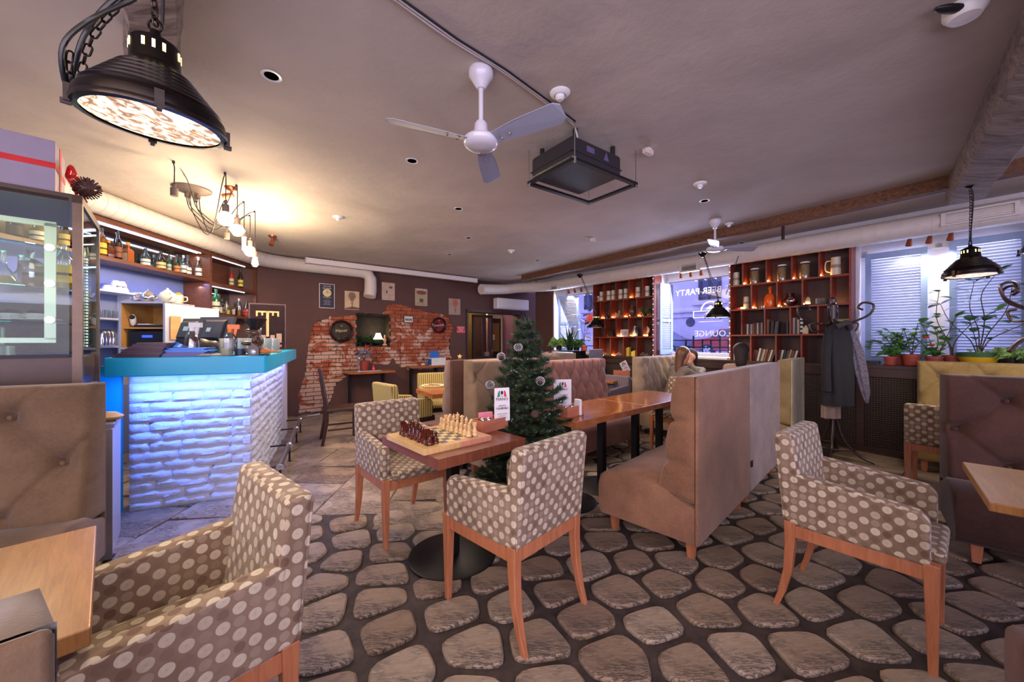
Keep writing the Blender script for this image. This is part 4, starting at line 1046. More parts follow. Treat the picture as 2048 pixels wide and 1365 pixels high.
st_ = bpy.context.scene.objects['wall_sticker']; tag(st_, 'round yellow sticker on the brown panel beside the shelf', 'sticker')
obj('banana_mark', MB().tube([(-.04, -.004, -.05), (-.0, -.004, -.035), (.035, -.004, -.01), (.05, -.004, .02)], .006, 6), m_black, st_)
obj('cream_board', MB().bx(-6.2, uE - .25, .02, .05, zT + .05, zT + .17), plain('cream_board', (222, 204, 150), .6, var=.04), loc=(LW.p.x, LW.p.y, 0), rz=LW.a)
tag(bpy.context.scene.objects['cream_board'], 'cream painted board running above the bottle shelf', 'board')
# wall below the shelf: steel-grey board shelves
m_shelfw = plain('pale_grey_shelf', (196, 200, 214), .5, var=.02)
uA, uB = LW.u(150), LW.u(283)
zl = [LW.uz(230, y, .2)[1] for y in (584, 638, 692)]
ws = thing('wall_shelves', 'pale grey open shelves with cups and glasses on the blue-tinted wall', 'shelf', (LW.p.x, LW.p.y, 0), LW.a)
for z in zl: obj('shelf_board', MB().bx(uA - .2, LW.u(262, .2), .10, .35, z - .02, z), m_shelfw, ws)
obj('side_panel', MB().bx(LW.u(262, .2), LW.u(262, .2) + .02, .10, .35, zl[2] - .3, zl[0] + .02), m_shelfw, ws)
def cup_mb(r=.045, h=.06):
    return MB().lathe([(0, 0), (r * .55, 0), (r * .6, .004), (r * .9, h * .55), (r, h), (r - .004, h), (r * .85, h * .55), (r * .5, .008), (0, .008)], 16)
m_china = plain('white_china', (232, 230, 228), .2, var=0)
def cup(label, p, rz=0, flip=False):
    t = thing('cup', label, 'cup', p, rz, 'white cups on the wall shelf')
    mb = cup_mb(); hb = MB().tube([(.04, 0, .048), (.062, 0, .046), (.068, 0, .03), (.055, 0, .016), (.036, 0, .016)], .004, 6)
    if flip: M = Matrix.Translation((0, 0, .062)) @ Matrix.Rotation(pi, 4, 'X'); mb.xf(M); hb.xf(M)
    obj('bowl', mb, m_china, t, smooth=50); obj('handle', hb, m_china, t, smooth=60)
for k, (x, lv) in enumerate(((214, 0), (226, 0), (238, 0), (248, 0))): cup(ORD[k] + ' upside-down white cup from the left on the top wall shelf', LW.w(LW.u(x, .2), .2, zl[0]), k, True)
for k, x in enumerate((231, 243)): cup(['left', 'right'][k] + ' white cup stacked upside down on other cups', LW.w(LW.u(x, .2), .2, zl[0] + .063), k + 2, True)
# simple clear tumblers
m_clear = glass('clear_glassware', (244, 248, 252), .12, .02, .24)
def tumbler_mb(r=.036, h=.12): return MB().lathe([(0, 0), (r * .8, 0), (r, h), (r - .003, h), (r * .76, .01), (0, .01)], 14)
tm = mesh('tumbler', tumbler_mb(.035, .09), m_clear, 50)
for k, x in enumerate((206, 214, 222, 230, 237)): tag(obj('tumbler', tm, None, loc=LW.w(LW.u(x, .2), .2 + .05 * (k % 2), zl[1])), ORD[k] + ' small clear tumbler from the left on the middle wall shelf', 'glass', 'tumblers on the wall shelf')
tm2 = mesh('shaker', MB().lathe([(0, 0), (.035, 0), (.043, .13), (.03, .16), (.012, .18), (0, .18)], 14), m_chrome, 50)
for k, x in enumerate((206, 214, 221)): tag(obj('cocktail_shaker', tm2, None, loc=LW.w(LW.u(x, .2), .2, zl[2])), ['left', 'middle', 'right'][k] + ' steel cocktail shaker on the lowest wall shelf', 'shaker', 'shakers on the wall shelf')
# white box cupboard with the printer
pb = Vector((-3.96, 3.80)); bxw = .44
cb = thing('open_cupboard', 'white open-fronted cupboard with a printer behind the bar', 'cupboard', (pb.x, pb.y, 0), radians(3.7))
zt_ = H0 + (CY - 603) / F * 3.8; zb_ = 1.28
m_wbox = plain('white_laminate', (172, 172, 186), .5, var=.02); m_ochre = wood('ochre_plywood', (176, 122, 58), (204, 152, 84), .5, (2, 2, 2))
obj('side_panel', MB().bx(0, .018, 0, .39, .9, zt_), m_wbox, cb); obj('side_panel', MB().bx(bxw - .018, bxw, 0, .39, .9, zt_), m_wbox, cb)
obj('top_board', MB().bx(0, bxw, 0, .39, zt_ - .018, zt_ + .001), m_wbox, cb); obj('bottom_board', MB().bx(.018, bxw - .018, 0, .39, zb_ - .02, zb_), m_wbox, cb)
obj('back_panel', MB().bx(.018, bxw - .018, .37, .385, .9, zt_ - .02), m_ochre, cb); obj('lining', MB().bx(.0185, .022, .01, .37, zb_, zt_ - .02), m_ochre, cb)
obj('inner_shelf', MB().bx(.02, bxw - .02, .03, .37, zb_ + .19, zb_ + .205), m_ochre, cb)
pr = thing('printer', 'black printer with blue display inside the white cupboard', 'printer', cb.matrix_world @ Vector((0, 0, 0)) if False else (pb.x + .04, pb.y + .05, zb_), radians(3.7))
obj('case', MB().bx(0, .36, 0, .3, 0, .17), plain('glossy_black', (16, 16, 22), .15), pr, bevel=.01)
dsp = obj('display', MB().bx(.14, .24, -.003, 0, .10, .125), emis('blue_display', (60, 90, 255), 1.5, (10, 10, 30)), pr); 
obj('paper_tray', MB().bx(.05, .31, -.02, 0, .02, .035), m_black, pr)
sc1 = tag(obj('scanner', MB().bx(0, .30, 0, .22, 0, .025), m_black, loc=(pb.x + .09, pb.y + .06, zb_ + .206), bevel=.006), 'flat black tray on the inner shelf above the printer', 'tray')
obj('paper_sheet', MB().bx(.05, .16, -.01, .15, .0255, .035), m_offwhite, sc1)
sd = thing('dispenser', 'small white and black dispenser stuck inside the cupboard', 'dispenser', (pb.x + .045, pb.y + .10, zb_ + .23), radians(20)); obj('body', MB().ball((0, 0, .05), .05, 12, 8, (.55, .4, 1.2)), m_offwhite, sd, smooth=170); obj('lens', MB().ball((.0, -.015, .08), .022, 10, 6), m_black, sd, smooth=170)
# things on the cupboard
def teapot(label, p, s, mat, rz=0):
    t = thing('teapot', label, 'teapot', p, rz)
    obj('body', MB().lathe([(0, 0), (.05 * s, 0), (.075 * s, .03 * s), (.08 * s, .06 * s), (.06 * s, .10 * s), (.035 * s, .115 * s), (0, .118 * s)], 20), mat, t, smooth=50)
    obj('lid', MB().lathe([(.036 * s, .114 * s), (.03 * s, .128 * s), (.01 * s, .135 * s), (.012 * s, .15 * s), (0, .155 * s)], 14), mat, t, smooth=50)
    obj('spout', MB().tube([(.06 * s, 0, .04 * s), (.1 * s, 0, .06 * s), (.115 * s, 0, .1 * s)], [.016 * s, .012 * s, .008 * s], 8), mat, t, smooth=60)
    obj('handle', MB().tube(catmull([(-.07 * s, 0, .09 * s), (-.115 * s, 0, .085 * s), (-.12 * s, 0, .05 * s), (-.075 * s, 0, .03 * s)], 4), .007 * s, 6), mat, t, smooth=60)
    return t
ivory = plain('ivory_china', (226, 218, 196), .25, var=0)
teapot('ivory teapot on top of the white cupboard', (pb.x + .40, pb.y + .1, zt_ + .002), .95, ivory, 2.6)
teapot('smaller ivory jug-like teapot at the end of the cupboard top', (pb.x + .56 - .02, pb.y + .30, zt_ + .002), .75, ivory, 3.0) if False else None
teapot('steel and glass teapot on the white cupboard', (pb.x + .20, pb.y + .1, zt_ + .002), .85, m_chrome, .4)
teapot('small steel milk pot at the left on the cupboard', (pb.x + .07, pb.y + .12, zt_ + .002), .6, m_chrome, 3.3)
mgc = thing('mug', 'ivory mug beside the teapot on the cupboard', 'mug', (pb.x + .36, pb.y + .26, zt_ + .002), .3); obj('bowl', cup_mb(.05, .09), ivory, mgc, smooth=50); obj('handle', MB().tube(catmull([(.045, 0, .07), (.085, 0, .07), (.085, 0, .03), (.045, 0, .02)], 4), .006, 6), ivory, mgc, smooth=60)
# side board with hanging bits right of the cupboard
sb = tag(obj('side_board', MB().bx(0, .58, 0, .02, .95, zt_ - .03), m_wbox, loc=(pb.x + bxw + .01, pb.y + .02, 0), rz=radians(80)), 'white side board beside the cupboard with tags hung on it', 'board')
hp = lambda x, y: None
tgb = tag(obj('wooden_tag', MB().bx(0, .10, -.012, -.004, 0, .24), wood('tag_wood', (170, 120, 70), (196, 148, 96), .6), loc=(pb.x + bxw + .02, pb.y + .06, 1.36), rz=radians(80)), 'tall tan wooden tag leaning on the white side board', 'tag')
pc_ = tag(obj('card', MB().bx(0, .12, -.006, -.003, 0, .17), plain('cream_card', (222, 212, 186), .7, var=.03), loc=(pb.x + bxw + .045, pb.y + .20, 1.42), rz=radians(80)), 'cream paper card pinned on the white side board', 'card')
dh = thing('deer_ornament', 'small brown wooden deer ornament hanging by the bar', 'ornament', (pb.x + bxw + .07, pb.y + .42, 1.50), radians(80))
obj('body', MB().cyl((0, -.012, 0), (0, -.004, 0), .045, n=16).cyl((0, -.012, .06), (0, -.004, .06), .022, n=12), plain('ginger_wood', (176, 98, 56), .6), dh)
obj('antler', MB().tube(catmull([(-.01, -.01, .08), (-.04, -.01, .09), (-.03, -.01, .13)], 4), .004, 6), ivory, dh); obj('antler', MB().tube(catmull([(.01, -.01, .08), (.04, -.01, .09), (.03, -.01, .13)], 4), .004, 6), ivory, dh)
pipe = tag(obj('pipe', MB().cyl((0, 0, 0), (0, 0, 1.25), .012, n=10).cyl((0, -.05, 0), (0, -.05, 1.25), .008, n=8), plain('white_pipe', (206, 202, 204), .5, var=.03), loc=LW.w(LW.u(389, .27), .27, zS - 1.25), rz=LW.a), 'thin white pipes running down the wall beside the panel', 'pipe')

# bottles ----------------------------------------------------------------
BT = {'tall': (.038, .20, .30, .013), 'rum': (.041, .17, .30, .015), 'square': (.04, .16, .25, .018), 'slim': (.033, .19, .31, .012), 'wine': (.037, .20, .32, .014), 'decanter': (.06, .12, .27, .016), 'stout': (.05, .15, .26, .017)}
m_paperlab = {}
def bottle(label, p, kind, gcol, lcol, ccol, s=1.0, rz=0.0, group=None, liquid=None):
    r, hb, h, rn = [v * s for v in BT[kind]]; t = thing('bottle', label, 'bottle', p, rz, group)
    gm = plain('bottle_glass_%d_%d_%d' % gcol, gcol, .08, 0, var=0, spec=.8) if max(gcol) < 190 else glass('bottle_clear_%d_%d_%d' % gcol, gcol, .16, .03)
    n = 4 if kind == 'square' else 18
    prof = [(0, 0), (r * .9, 0), (r, r * .12), (r, hb * .92), (r * .92, hb), (r * .55, hb + (h - hb) * .3), (rn, hb + (h - hb) * .45), (rn, h * .94), (0, h * .94)]
    if kind == 'decanter': prof = [(0, 0), (r, 0), (r, .01), (r * .75, hb * .7), (rn * 1.3, hb), (rn, hb * 1.3), (rn, h * .8), (rn * 1.6, h * .82), (0, h * .82)]
    if n == 4: prof[4:7] = [(r * .9, hb), (rn * 1.1, hb + .018), (rn * .8, hb + .022)]
    M = Matrix.Rotation(pi / 4, 4, 'Z') if n == 4 else None
    if n == 4: prof = [(a * (1.3 if 0 < i < 5 else 1), b) for i, (a, b) in enumerate(prof)]
    obj('glass_body', MB().lathe(prof, n, M=M), gm, t, smooth=40)
    if liquid: obj('liquid', MB().lathe([(0, .006), (r * .88, .006), (r * (.88 if kind != 'decanter' else .62), hb * .55), (0, hb * .55)], 14), plain('spirit_%d_%d_%d' % liquid, liquid, .15, var=0), t, smooth=40)
    k = 1.02 if n != 4 else 1.0
    if lcol:
        lm = plain('label_%d_%d_%d' % lcol, lcol, .6, var=.05)
        if n == 4: lb = obj('label', MB().bx(-r * .75, r * .75, -r * .94, r * .94, hb * .18, hb * .75), lm, t)
        else:
            lb = obj('label', MB().lathe([(r * k, hb * .2), (r * k, hb * .74)], 18, caps=False), lm, t, smooth=60)
            lb.data.materials[0] = lm
        obj('label_band', MB().lathe([(r * 1.03 * (1 if n != 4 else 1.35), hb * .42), (r * 1.03 * (1 if n != 4 else 1.35), hb * .5)], n, M=M), plain('label_band_dark', (60, 40, 34), .6), lb) if n != 4 else None
    if ccol: obj('cap', MB().lathe([(rn * 1.12, h * .86), (rn * 1.12, h), (0, h)], 12), plain('cap_%d_%d_%d' % ccol, ccol, .4, var=0), t, smooth=40)
    return t
zs = zS + .04
UPR = [(203, 'tall', (96, 58, 22), (226, 176, 40), (40, 30, 30), 1.05, 'amber bottle with a yellow label, first on the long upper shelf'),
 (217, 'square', (86, 44, 26), None, (206, 128, 50), .82, 'short brown bottle with an orange cap behind the dark one'),
 (235, 'wine', (30, 18, 16), (120, 66, 40), (24, 22, 24), 1.05, 'tall nearly black bottle near the left end of the shelf'),
 (256, 'square', (150, 84, 44), (222, 196, 168), (210, 130, 52), .95, 'square amber bottle with orange cap and pale label'),
 (291, 'stout', (40, 56, 60), (206, 216, 216), (28, 36, 48), .86, 'wide-shouldered grey-green bottle standing alone on the shelf'),
 (322, 'stout', (38, 26, 20), (206, 184, 130), (24, 22, 24), .92, 'wide-shouldered dark rum bottle with gold label'),
 (338, 'slim', (34, 66, 54), (150, 176, 160), (34, 38, 60), .74, 'slim green bottle with pale green label'),
 (354, 'rum', (26, 48, 34), (190, 120, 70), (48, 34, 60), .85, 'dark green bottle with an orange label'),
 (367, 'tall', (196, 222, 230), (190, 214, 220), (150, 190, 216), .9, 'pale blue bottle with a blue cap'),
 (376, 'rum', (232, 236, 240), (214, 214, 216), (60, 56, 62), .95, 'clear bottle with white label and dark cap'),
 (397, 'tall', (234, 238, 240), (222, 226, 226), (196, 206, 214), 1.0, 'clear bottle with white cap, last on the long shelf')]
for x, kd, g, l, c, s, lab in UPR: bottle(lab, LW.w(LW.u(x, .13), .13, zs), kd, g, l, c, s)
for x, kd, g, l, c, s, lab in [(463, 'slim', (160, 40, 40), (196, 188, 150), (60, 50, 50), .95, 'red bottle on the upper tier of the end shelf'), (481, 'wine', (40, 36, 30), (214, 204, 80), (40, 38, 40), 1.0, 'dark bottle with yellow label on the upper tier of the end shelf')]:
    bottle(lab, LW.w(LW.u(x, .1), .1, zM + .05), kd, g, l, c, s)
for x, o, kd, g, l, c, s, lab in [(432, .1, 'tall', (26, 96, 62), (226, 222, 200), (30, 90, 60), 1.25, 'tall green bottle with cream label on the lower tier'), (444, .08, 'square', (222, 228, 232), (224, 214, 190), (50, 50, 56), .95, 'clear square bottle with cream label next to the green one'),
   (453, .2, 'stout', (150, 120, 90), None, (60, 56, 60), .9, 'amber decanter bottle at the back of the lower tier'), (459, .08, 'square', (214, 222, 226), (206, 186, 80), (40, 40, 40), .7, 'small clear bottle with yellow label on the lower tier'),
   (470, .12, 'square', (70, 44, 30), (190, 176, 160), (30, 28, 30), .9, 'black-labelled square whisky bottle on the lower tier'), (478, .06, 'tall', (228, 230, 226), None, (214, 210, 200), .95, 'clear bottle with a white cap and amber rest on the lower tier'),
   (493, .08, 'stout', (228, 224, 214), (190, 50, 44), (60, 50, 44), 1.05, 'clear whisky bottle with a slanted red label'), (507, .1, 'tall', (176, 128, 90), None, (40, 36, 34), 1.0, 'pale amber bottle at the right end of the lower tier')]:
    bottle(lab, LW.w(LW.u(x, o), o, zB), kd, g, l, c, s, liquid=(168, 104, 48) if g[0] > 200 else None)

# things on the bar top ---------------------------------------------------
def on_bar(x, y):
    o = .02; q = BF.w(BF.u(x, o), o, ZC)
    return q if x < 531 else BS.w(BS.u(x, .02), .02, ZC)
random.seed(31)
pp = on_bar(262, 711)
for k in range(10):
    w = .27 - .010 * k; cols = [(70, 44, 72), (62, 38, 50), (78, 50, 84), (56, 36, 34)][k % 4]
    t = tag(obj('menu_book', MB().bx(-w / 2, w / 2, -.11, .11, 0, .0095), plain('menu_cover_%d' % (k % 4), cols, .5), loc=(pp.x + .012 * k, pp.y + .10, ZC + .0001 + k * .0108), rz=BF.a + rnd(-.06, .06)), ORD[k] + ' purple-brown menu book from the bottom of the pile on the bar', 'book', 'menus piled on the bar')
    obj('pages', MB().bx(-w / 2 + .005, w / 2 - .004, -.108, .108, .0095, .0105), plain('page_edge', (170, 130, 120), .7), t)
pp = on_bar(332, 712)
for k in range(8):
    t = tag(obj('folder', MB().bx(-.19, .19, -.10, .10, 0, .008), plain('folder_%d' % (k < 4), ((50, 130, 226), (92, 84, 150))[1 if k < 4 else 0], .4), loc=(pp.x + .02 * (k % 3), pp.y + .11, ZC + .0001 + k * .0085), rz=BF.a + rnd(-.05, .05)), ('violet' if k < 4 else 'bright blue') + ' folder on the bar, ' + ORD[k % 4] + ' of its colour from the bottom', 'folder', 'violet folders on the bar' if k < 4 else 'blue folders on the bar')
nap = tag(obj('napkin', MB().add([(-.06, -.05, 0), (.06, -.05, .004), (.08, .05, 0), (-.05, .05, .012), (0, 0, .045), (-.03, -.01, .03), (.04, .0, .028)], [(0, 1, 6, 5), (1, 2, 6), (2, 3, 4, 6), (3, 0, 5, 4), (4, 5, 6)]), plain('blue_cloth', (24, 110, 226), .6), loc=(pp.x - .02, pp.y + .1, ZC + .069)), 'crumpled bright blue napkin on top of the folders', 'napkin')
pp = on_bar(412, 710)
for k in range(3): tag(obj('magazine', MB().bx(-.11, .11, -.09, .09, 0, .005), plain('magazine_cover_%d' % k, ((96, 88, 80), (150, 138, 116), (198, 186, 160))[k], .4), loc=(pp.x, pp.y + .1, ZC + .0001 + k * .0055), rz=BF.a + .2 * k), ['grey-brown', 'tan', 'cream'][k] + ' magazine in the thin pile beside the blue folders', 'magazine', 'magazines on the bar')
# glass with milky drink
pp = on_bar(444, 711)
t = thing('highball_glass', 'ribbed glass with a milky drink at the bar edge', 'glass', (pp.x, pp.y + .05, ZC + .001))
obj('glass_body', MB().lathe([(0, 0), (.040, 0), (.052, .14), (.049, .14), (.037, .008), (0, .008)], 10), m_clear, t, smooth=20)
obj('drink', MB().lathe([(0, .009), (.0375, .009), (.042, .058), (0, .058)], 10), plain('milky_drink', (196, 188, 150), .4, var=0), t)
# dark holder
pp = on_bar(463, 711); tag(obj('cup', MB().lathe([(0, 0), (.036, 0), (.04, .055), (.037, .055), (.033, .006), (0, .006)], 14), plain('navy_cup', (36, 46, 76), .4), loc=(pp.x, pp.y + .1, ZC + .001), smooth=40), 'small navy blue cup between the drink and the carved figure', 'cup')
# spray bottles
def spray(label, p, body, head, s=1.0, rz=0):
    t = thing('spray_bottle', label, 'bottle', p, rz)
    obj('bottle_body', MB().lathe([(0, 0), (.04 * s, 0), (.042 * s, .02 * s), (.042 * s, .11 * s), (.03 * s, .15 * s), (.014 * s, .17 * s), (0, .17 * s)], 16), body, t, smooth=50)
    obj('trigger_head', MB().lathe([(.017 * s, .165 * s), (.017 * s, .19 * s), (0, .19 * s)], 12).bx(-.015 * s, .06 * s, -.012 * s, .012 * s, .19 * s, .222 * s).hexa([(.02 * s, -.006 * s, .13 * s), (.03 * s, -.006 * s, .13 * s), (.03 * s, .006 * s, .13 * s), (.02 * s, .006 * s, .13 * s), (.025 * s, -.006 * s, .19 * s), (.045 * s, -.006 * s, .19 * s), (.045 * s, .006 * s, .19 * s), (.025 * s, .006 * s, .19 * s)]), head, t)
pp = on_bar(447, 705); spray('spray bottle with an orange trigger head on the bar', (pp.x - .02, pp.y + .1, ZC), glass('spray_clear', (230, 232, 240), .25), plain('orange_plastic', (236, 120, 40), .4, var=0), 1.15, .3)
pp = on_bar(358, 706); spray('clear spray bottle with a white trigger head on the bar', (pp.x, pp.y + .12, ZC), glass('spray_pink', (240, 214, 206), .2), m_offwhite, 1.2, 0)
# till monitors
def monitor(label, p, rz, w, h, tilt):
    t = thing('till_monitor', label, 'monitor', p, rz)
    M = Matrix.Translation((0, 0, .09)) @ Matrix.Rotation(radians(tilt), 4, 'X')
    obj('screen_housing', MB().bx(-w / 2, w / 2, -.02, .02, 0, h).hexa([(-w * .35, -.06, .04), (w * .35, -.06, .04), (w * .35, -.02, .02), (-w * .35, -.02, .02), (-w * .35, -.06, h * .75), (w * .35, -.06, h * .75), (w * .35, -.02, h * .9), (-w * .35, -.02, h * .9)]).xf(M), plain('charcoal_plastic', (44, 42, 54), .45), t, bevel=.006)
    obj('screen', MB().bx(-w / 2 + .012, w / 2 - .012, .0202, .021, .012, h - .012).xf(M), plain('screen_glass', (14, 14, 20), .1, var=0), t)
    obj('stand', MB().bx(-.08, .08, -.12, .06, 0, .015).hexa([(-.05, -.06, .015), (.05, -.06, .015), (.05, .01, .015), (-.05, .01, .015), (-.04, -.05, .14), (.04, -.05, .14), (.04, 0, .14), (-.04, 0, .14)]), plain('charcoal_plastic', (44, 42, 54), .45), t)
    obj('sticker', MB().bx(-.02, .02, -.0625, -.061, .1, .14).xf(M), plain('till_sticker', (150, 180, 196), .5, var=0), t)
monitor('large charcoal till monitor seen from behind on the bar', (-2.78, 3.47, ZC), BF.a + radians(-28), .34, .27, -22)
monitor('narrow charcoal customer display in front of the till', (-2.76, 3.20, ZC), BF.a + radians(-20), .17, .24, -24)
# carved brown figure with a bowl on its head
def blob(parts, vox=.006, smooth_it=6):
    mb_ = bpy.data.metaballs.new('mb'); mb_.resolution = vox; mb_.threshold = .35
    for (c, r, sc3) in parts:
        e = mb_.elements.new(type='ELLIPSOID'); e.co = c; e.radius = r; e.size_x, e.size_y, e.size_z = sc3; e.stiffness = 2
    o = bpy.data.objects.new('mbo', mb_); C.objects.link(o); dg = bpy.context.evaluated_depsgraph_get(); dg.update()
    me = bpy.data.meshes.new_from_object(o.evaluated_get(dg)); bpy.data.objects.remove(o); bpy.data.metaballs.remove(mb_)
    me.polygons.foreach_set('use_smooth', [True] * len(me.polygons)); return me
pp = on_bar(492, 710); fg = thing('carved_figure', 'brown carved figure carrying a wide dark bowl on the bar corner', 'figurine', (pp.x - .015, pp.y + .13, ZC), radians(-60))
m_carve = wood('carved_dark_wood', (52, 34, 26), (98, 68, 50), .3, (3, 3, 3), 6)
me = blob([((0, 0, .05), .09, (.9, .8, .7)), ((0, .02, .12), .08, (.8, .8, .9)), ((0, .0, .19), .07, (.8, .9, .8)), ((0, -.06, .10), .06, (.7, 1, .5)), ((.05, -.04, .04), .05, (.7, 1, .6)), ((-.05, -.04, .04), .05, (.7, 1, .6)), ((0, -.05, .20), .045, (.8, 1, .7)), ((.06, 0, .13), .035, (.6, .8, 1.4)), ((-.06, 0, .13), .035, (.6, .8, 1.4))], .012)
me.materials.append(m_carve); obj('body', me, None, fg)
obj('bowl', MB().lathe([(0, .22), (.04, .22), (.105, .30), (.11, .305), (.10, .30), (.04, .235), (0, .235)], 24, sx=1, sy=.8), plain('dark_bowl', (34, 28, 34), .3), fg, smooth=50)
obj('plinth', MB().lathe([(.11, 0), (.11, .012), (0, .012)], 20), m_carve, fg, smooth=40)
pp = on_bar(500, 711); hs_ = thing('house_ornament', 'tiny dark house ornament in front of the carved figure', 'ornament', (pp.x, pp.y + .045, ZC), radians(15))
obj('house_body', MB().prism([(-.04, -.012), (.04, -.012), (.04, .012), (-.04, .012)], 0, .06).add([(-.046, -.014, .058), (.046, -.014, .058), (0, -.014, .1), (-.046, .014, .058), (.046, .014, .058), (0, .014, .1)], [(0, 1, 2), (5, 4, 3), (1, 4, 5, 2), (0, 2, 5, 3), (0, 3, 4, 1)]), m_carve, hs_)
obj('snow_scene', MB().ball((0, -.013, .03), .024, 12, 8, (1, .3, 1)), plain('silver_glitter', (190, 190, 200), .25, .3), hs_, smooth=170)
pp = on_bar(521, 709); bg = thing('burger_ornament', 'small burger-shaped ornament near the end of the bar front', 'ornament', (pp.x + .0, pp.y + .06, ZC))
obj('lower_bun', MB().lathe([(0, 0), (.034, 0), (.038, .012), (0, .014)], 16), m_clear, bg, smooth=50); obj('filling', MB().lathe([(0, .014), (.04, .016), (.04, .026), (0, .028)], 16), plain('filling_green', (116, 110, 60), .6), bg, smooth=30)
obj('top_bun', MB().lathe([(.04, .027), (.043, .036), (.034, .052), (.015, .06), (0, .061)], 16), plain('bun', (196, 112, 60), .5), bg, smooth=50)
hg = mesh('tall_glass', MB().lathe([(0, 0), (.026, 0), (.030, .05), (.034, .15), (.031, .15), (.027, .05), (.023, .01), (0, .01)], 12), m_clear, 50)
pp = on_bar(548, 706); k = 0
for i in range(4):
    for j in range(5):
        q = BS.w(1.15 + i * .11, .10 + .075 * j, ZC); tag(obj('highball_glass', hg, None, loc=q), 'clear tall glass on the bar, %s in the %s row from the front' % (ORD[i], ORD[j]), 'glass', 'clear glasses on the bar'); k += 1
q = BS.w(.95, .07, ZC); cbd = tag(obj('serving_board', MB().bx(-.16, .16, -.06, .06, 0, .012), m_table2, loc=q, rz=BS.a), 'pale wooden serving board on the side arm of the bar', 'board')
q = BS.w(1.0, .10, ZC + .0125); tag(obj('serving_board', MB().bx(-.13, .13, -.05, .05, 0, .010), m_table2, loc=q, rz=BS.a + .25), 'second pale board lying askew on the first', 'board')
q = BS.w(1.7, .3, ZC); cd = thing('decanter', 'clear faceted decanter with stopper behind the glasses', 'decanter', q); obj('glass_body', MB().lathe([(0, 0), (.045, 0), (.045, .16), (.015, .2), (.015, .24), (0, .24)], 8), m_clear, cd); obj('stopper', MB().ball((0, 0, .265), .024, 8, 6), m_clear, cd)
q = BS.w(2.3, .30, ZC); pf = thing('poster_display', 'framed dark poster with a lit tap fountain standing on the bar', 'poster', q, radians(30))
obj('frame', MB().bx(-.21, .21, -.01, .01, 0, .62), plain('plum_frame', (60, 34, 50), .6), pf); obj('printed_sheet', MB().bx(-.195, .195, -.012, -.0105, .015, .605), plain('poster_dark', (34, 22, 28), .7, var=.3, scale=9, spec=.1), pf)
pm_ = plain('poster_gold', (206, 150, 100), .5, var=.2)
obj('printed_tap', MB().bx(-.015, .015, -.014, -.0125, .18, .52).bx(-.13, .13, -.014, -.0125, .50, .52).bx(-.13, -.11, -.014, -.0125, .45, .5).bx(.11, .13, -.014, -.0125, .45, .5).bx(-.07, -.05, -.014, -.0125, .46, .5).bx(.05, .07, -.014, -.0125, .46, .5), pm_, pf)
obj('printed_glasses', MB().bx(-.16, -.1, -.014, -.0125, .1, .22).bx(-.07, -.02, -.014, -.0125, .1, .2).bx(.03, .08, -.014, -.0125, .1, .2).bx(.1, .16, -.014, -.0125, .1, .22), plain('poster_tan', (150, 116, 100), .5, var=.2), pf)
obj('printed_logo', MB().bx(.04, .16, -.014, -.0125, .04, .07), plain('poster_red', (190, 70, 70), .5, var=0), pf)
# dark bag bulge behind the menus
q = on_bar(335, 700); me = blob([((0, 0, .08), .13, (1, .7, .8)), ((.1, .02, .07), .1, (.8, .7, .9)), ((-.1, 0, .05), .1, (1, .7, .7))], .02); me.materials.append(plain('dark_brown_leather', (56, 38, 34), .45, bump=.2))
tag(obj('bag', me, None, loc=(q.x - .05, 3.22, ZC - .005)), 'dark brown leather bag slumped behind the piled menus', 'bag')

# metal freezer box between bench and bar
t = thing('metal_cabinet', 'low steel cabinet with pale blue side between bench and bar', 'cabinet', (-2.45, 2.31, FZ), radians(41))
obj('carcass', MB().bx(-.13, 0, 0, .44, 0, .80), plain('pale_steel', (186, 186, 198), .35, .3, var=.05), t, bevel=.004); obj('corner_trim', MB().bx(-.06, .004, -.006, .0, 0, .79), m_steel, t); obj('top_rim', MB().bx(-.13, .01, -.01, .44, .80, .825), m_steel, t)
for z in (.2, .5): obj('rivet', MB().cyl((-.03, -.006, z), (-.03, -.012, z), .009, n=10), m_chrome, t)
tag(obj('cloth_bag', MB().lathe([(0, 0), (.06, 0), (.07, .02), (.04, .045), (0, .05)], 14, sx=1.3), plain('tan_canvas', (196, 166, 124), .8, bump=.2), loc=(-2.60, 2.42, .842), smooth=60), 'tan folded bag lying on the low steel cabinet', 'bag')

# glass display fridge -----------------------------------------------------
FP = Vector((-2.675, 2.35)); fa = radians(42.2)
t = thing('display_fridge', 'tall glass display fridge with brown frame at the left', 'fridge', (FP.x, FP.y, FZ), fa); H = 2.235; W = .80; Dp = .80; m_fr = plain('brown_fridge_frame', (66, 48, 42), .35, .3, var=.08)
zg0, zg1 = 1.25, 2.19
for (x, y) in ((-.042, 0), (-W, 0), (-.042, Dp - .042), (-W, Dp - .042)): obj('post', MB().bx(x, x + .042, y, y + .042, 0, H), plain('fridge_post', (98, 80, 68), .35, .5), t)
obj('top_panel', MB().bx(-W, 0, 0, Dp, H - .05, H), m_fr, t); obj('base_cabinet', MB().bx(-W + .02, -.02, .02, Dp - .02, 0, zg0 - .02), m_fr, t)
for k in range(5): obj('louvre', MB().bx(-W + .12, -.12, -.005, .02, .55 + k * .11, .59 + k * .11), m_fr, t)
for k in range(6): obj('louvre', MB().bx(-.02, .004, .12, Dp - .12, .55 + k * .09, .58 + k * .09), plain('blue_grey_louvre', (100, 106, 130), .4, .3), t)
m_fgl = glass('fridge_glass', (232, 240, 236), .0)
obj('front_glass', MB().bx(-W + .055, -.055, .008, .014, zg0, zg1), m_fgl, t); obj('side_glass', MB().bx(-.014, -.008, .055, Dp - .055, zg0, zg1), m_fgl, t)
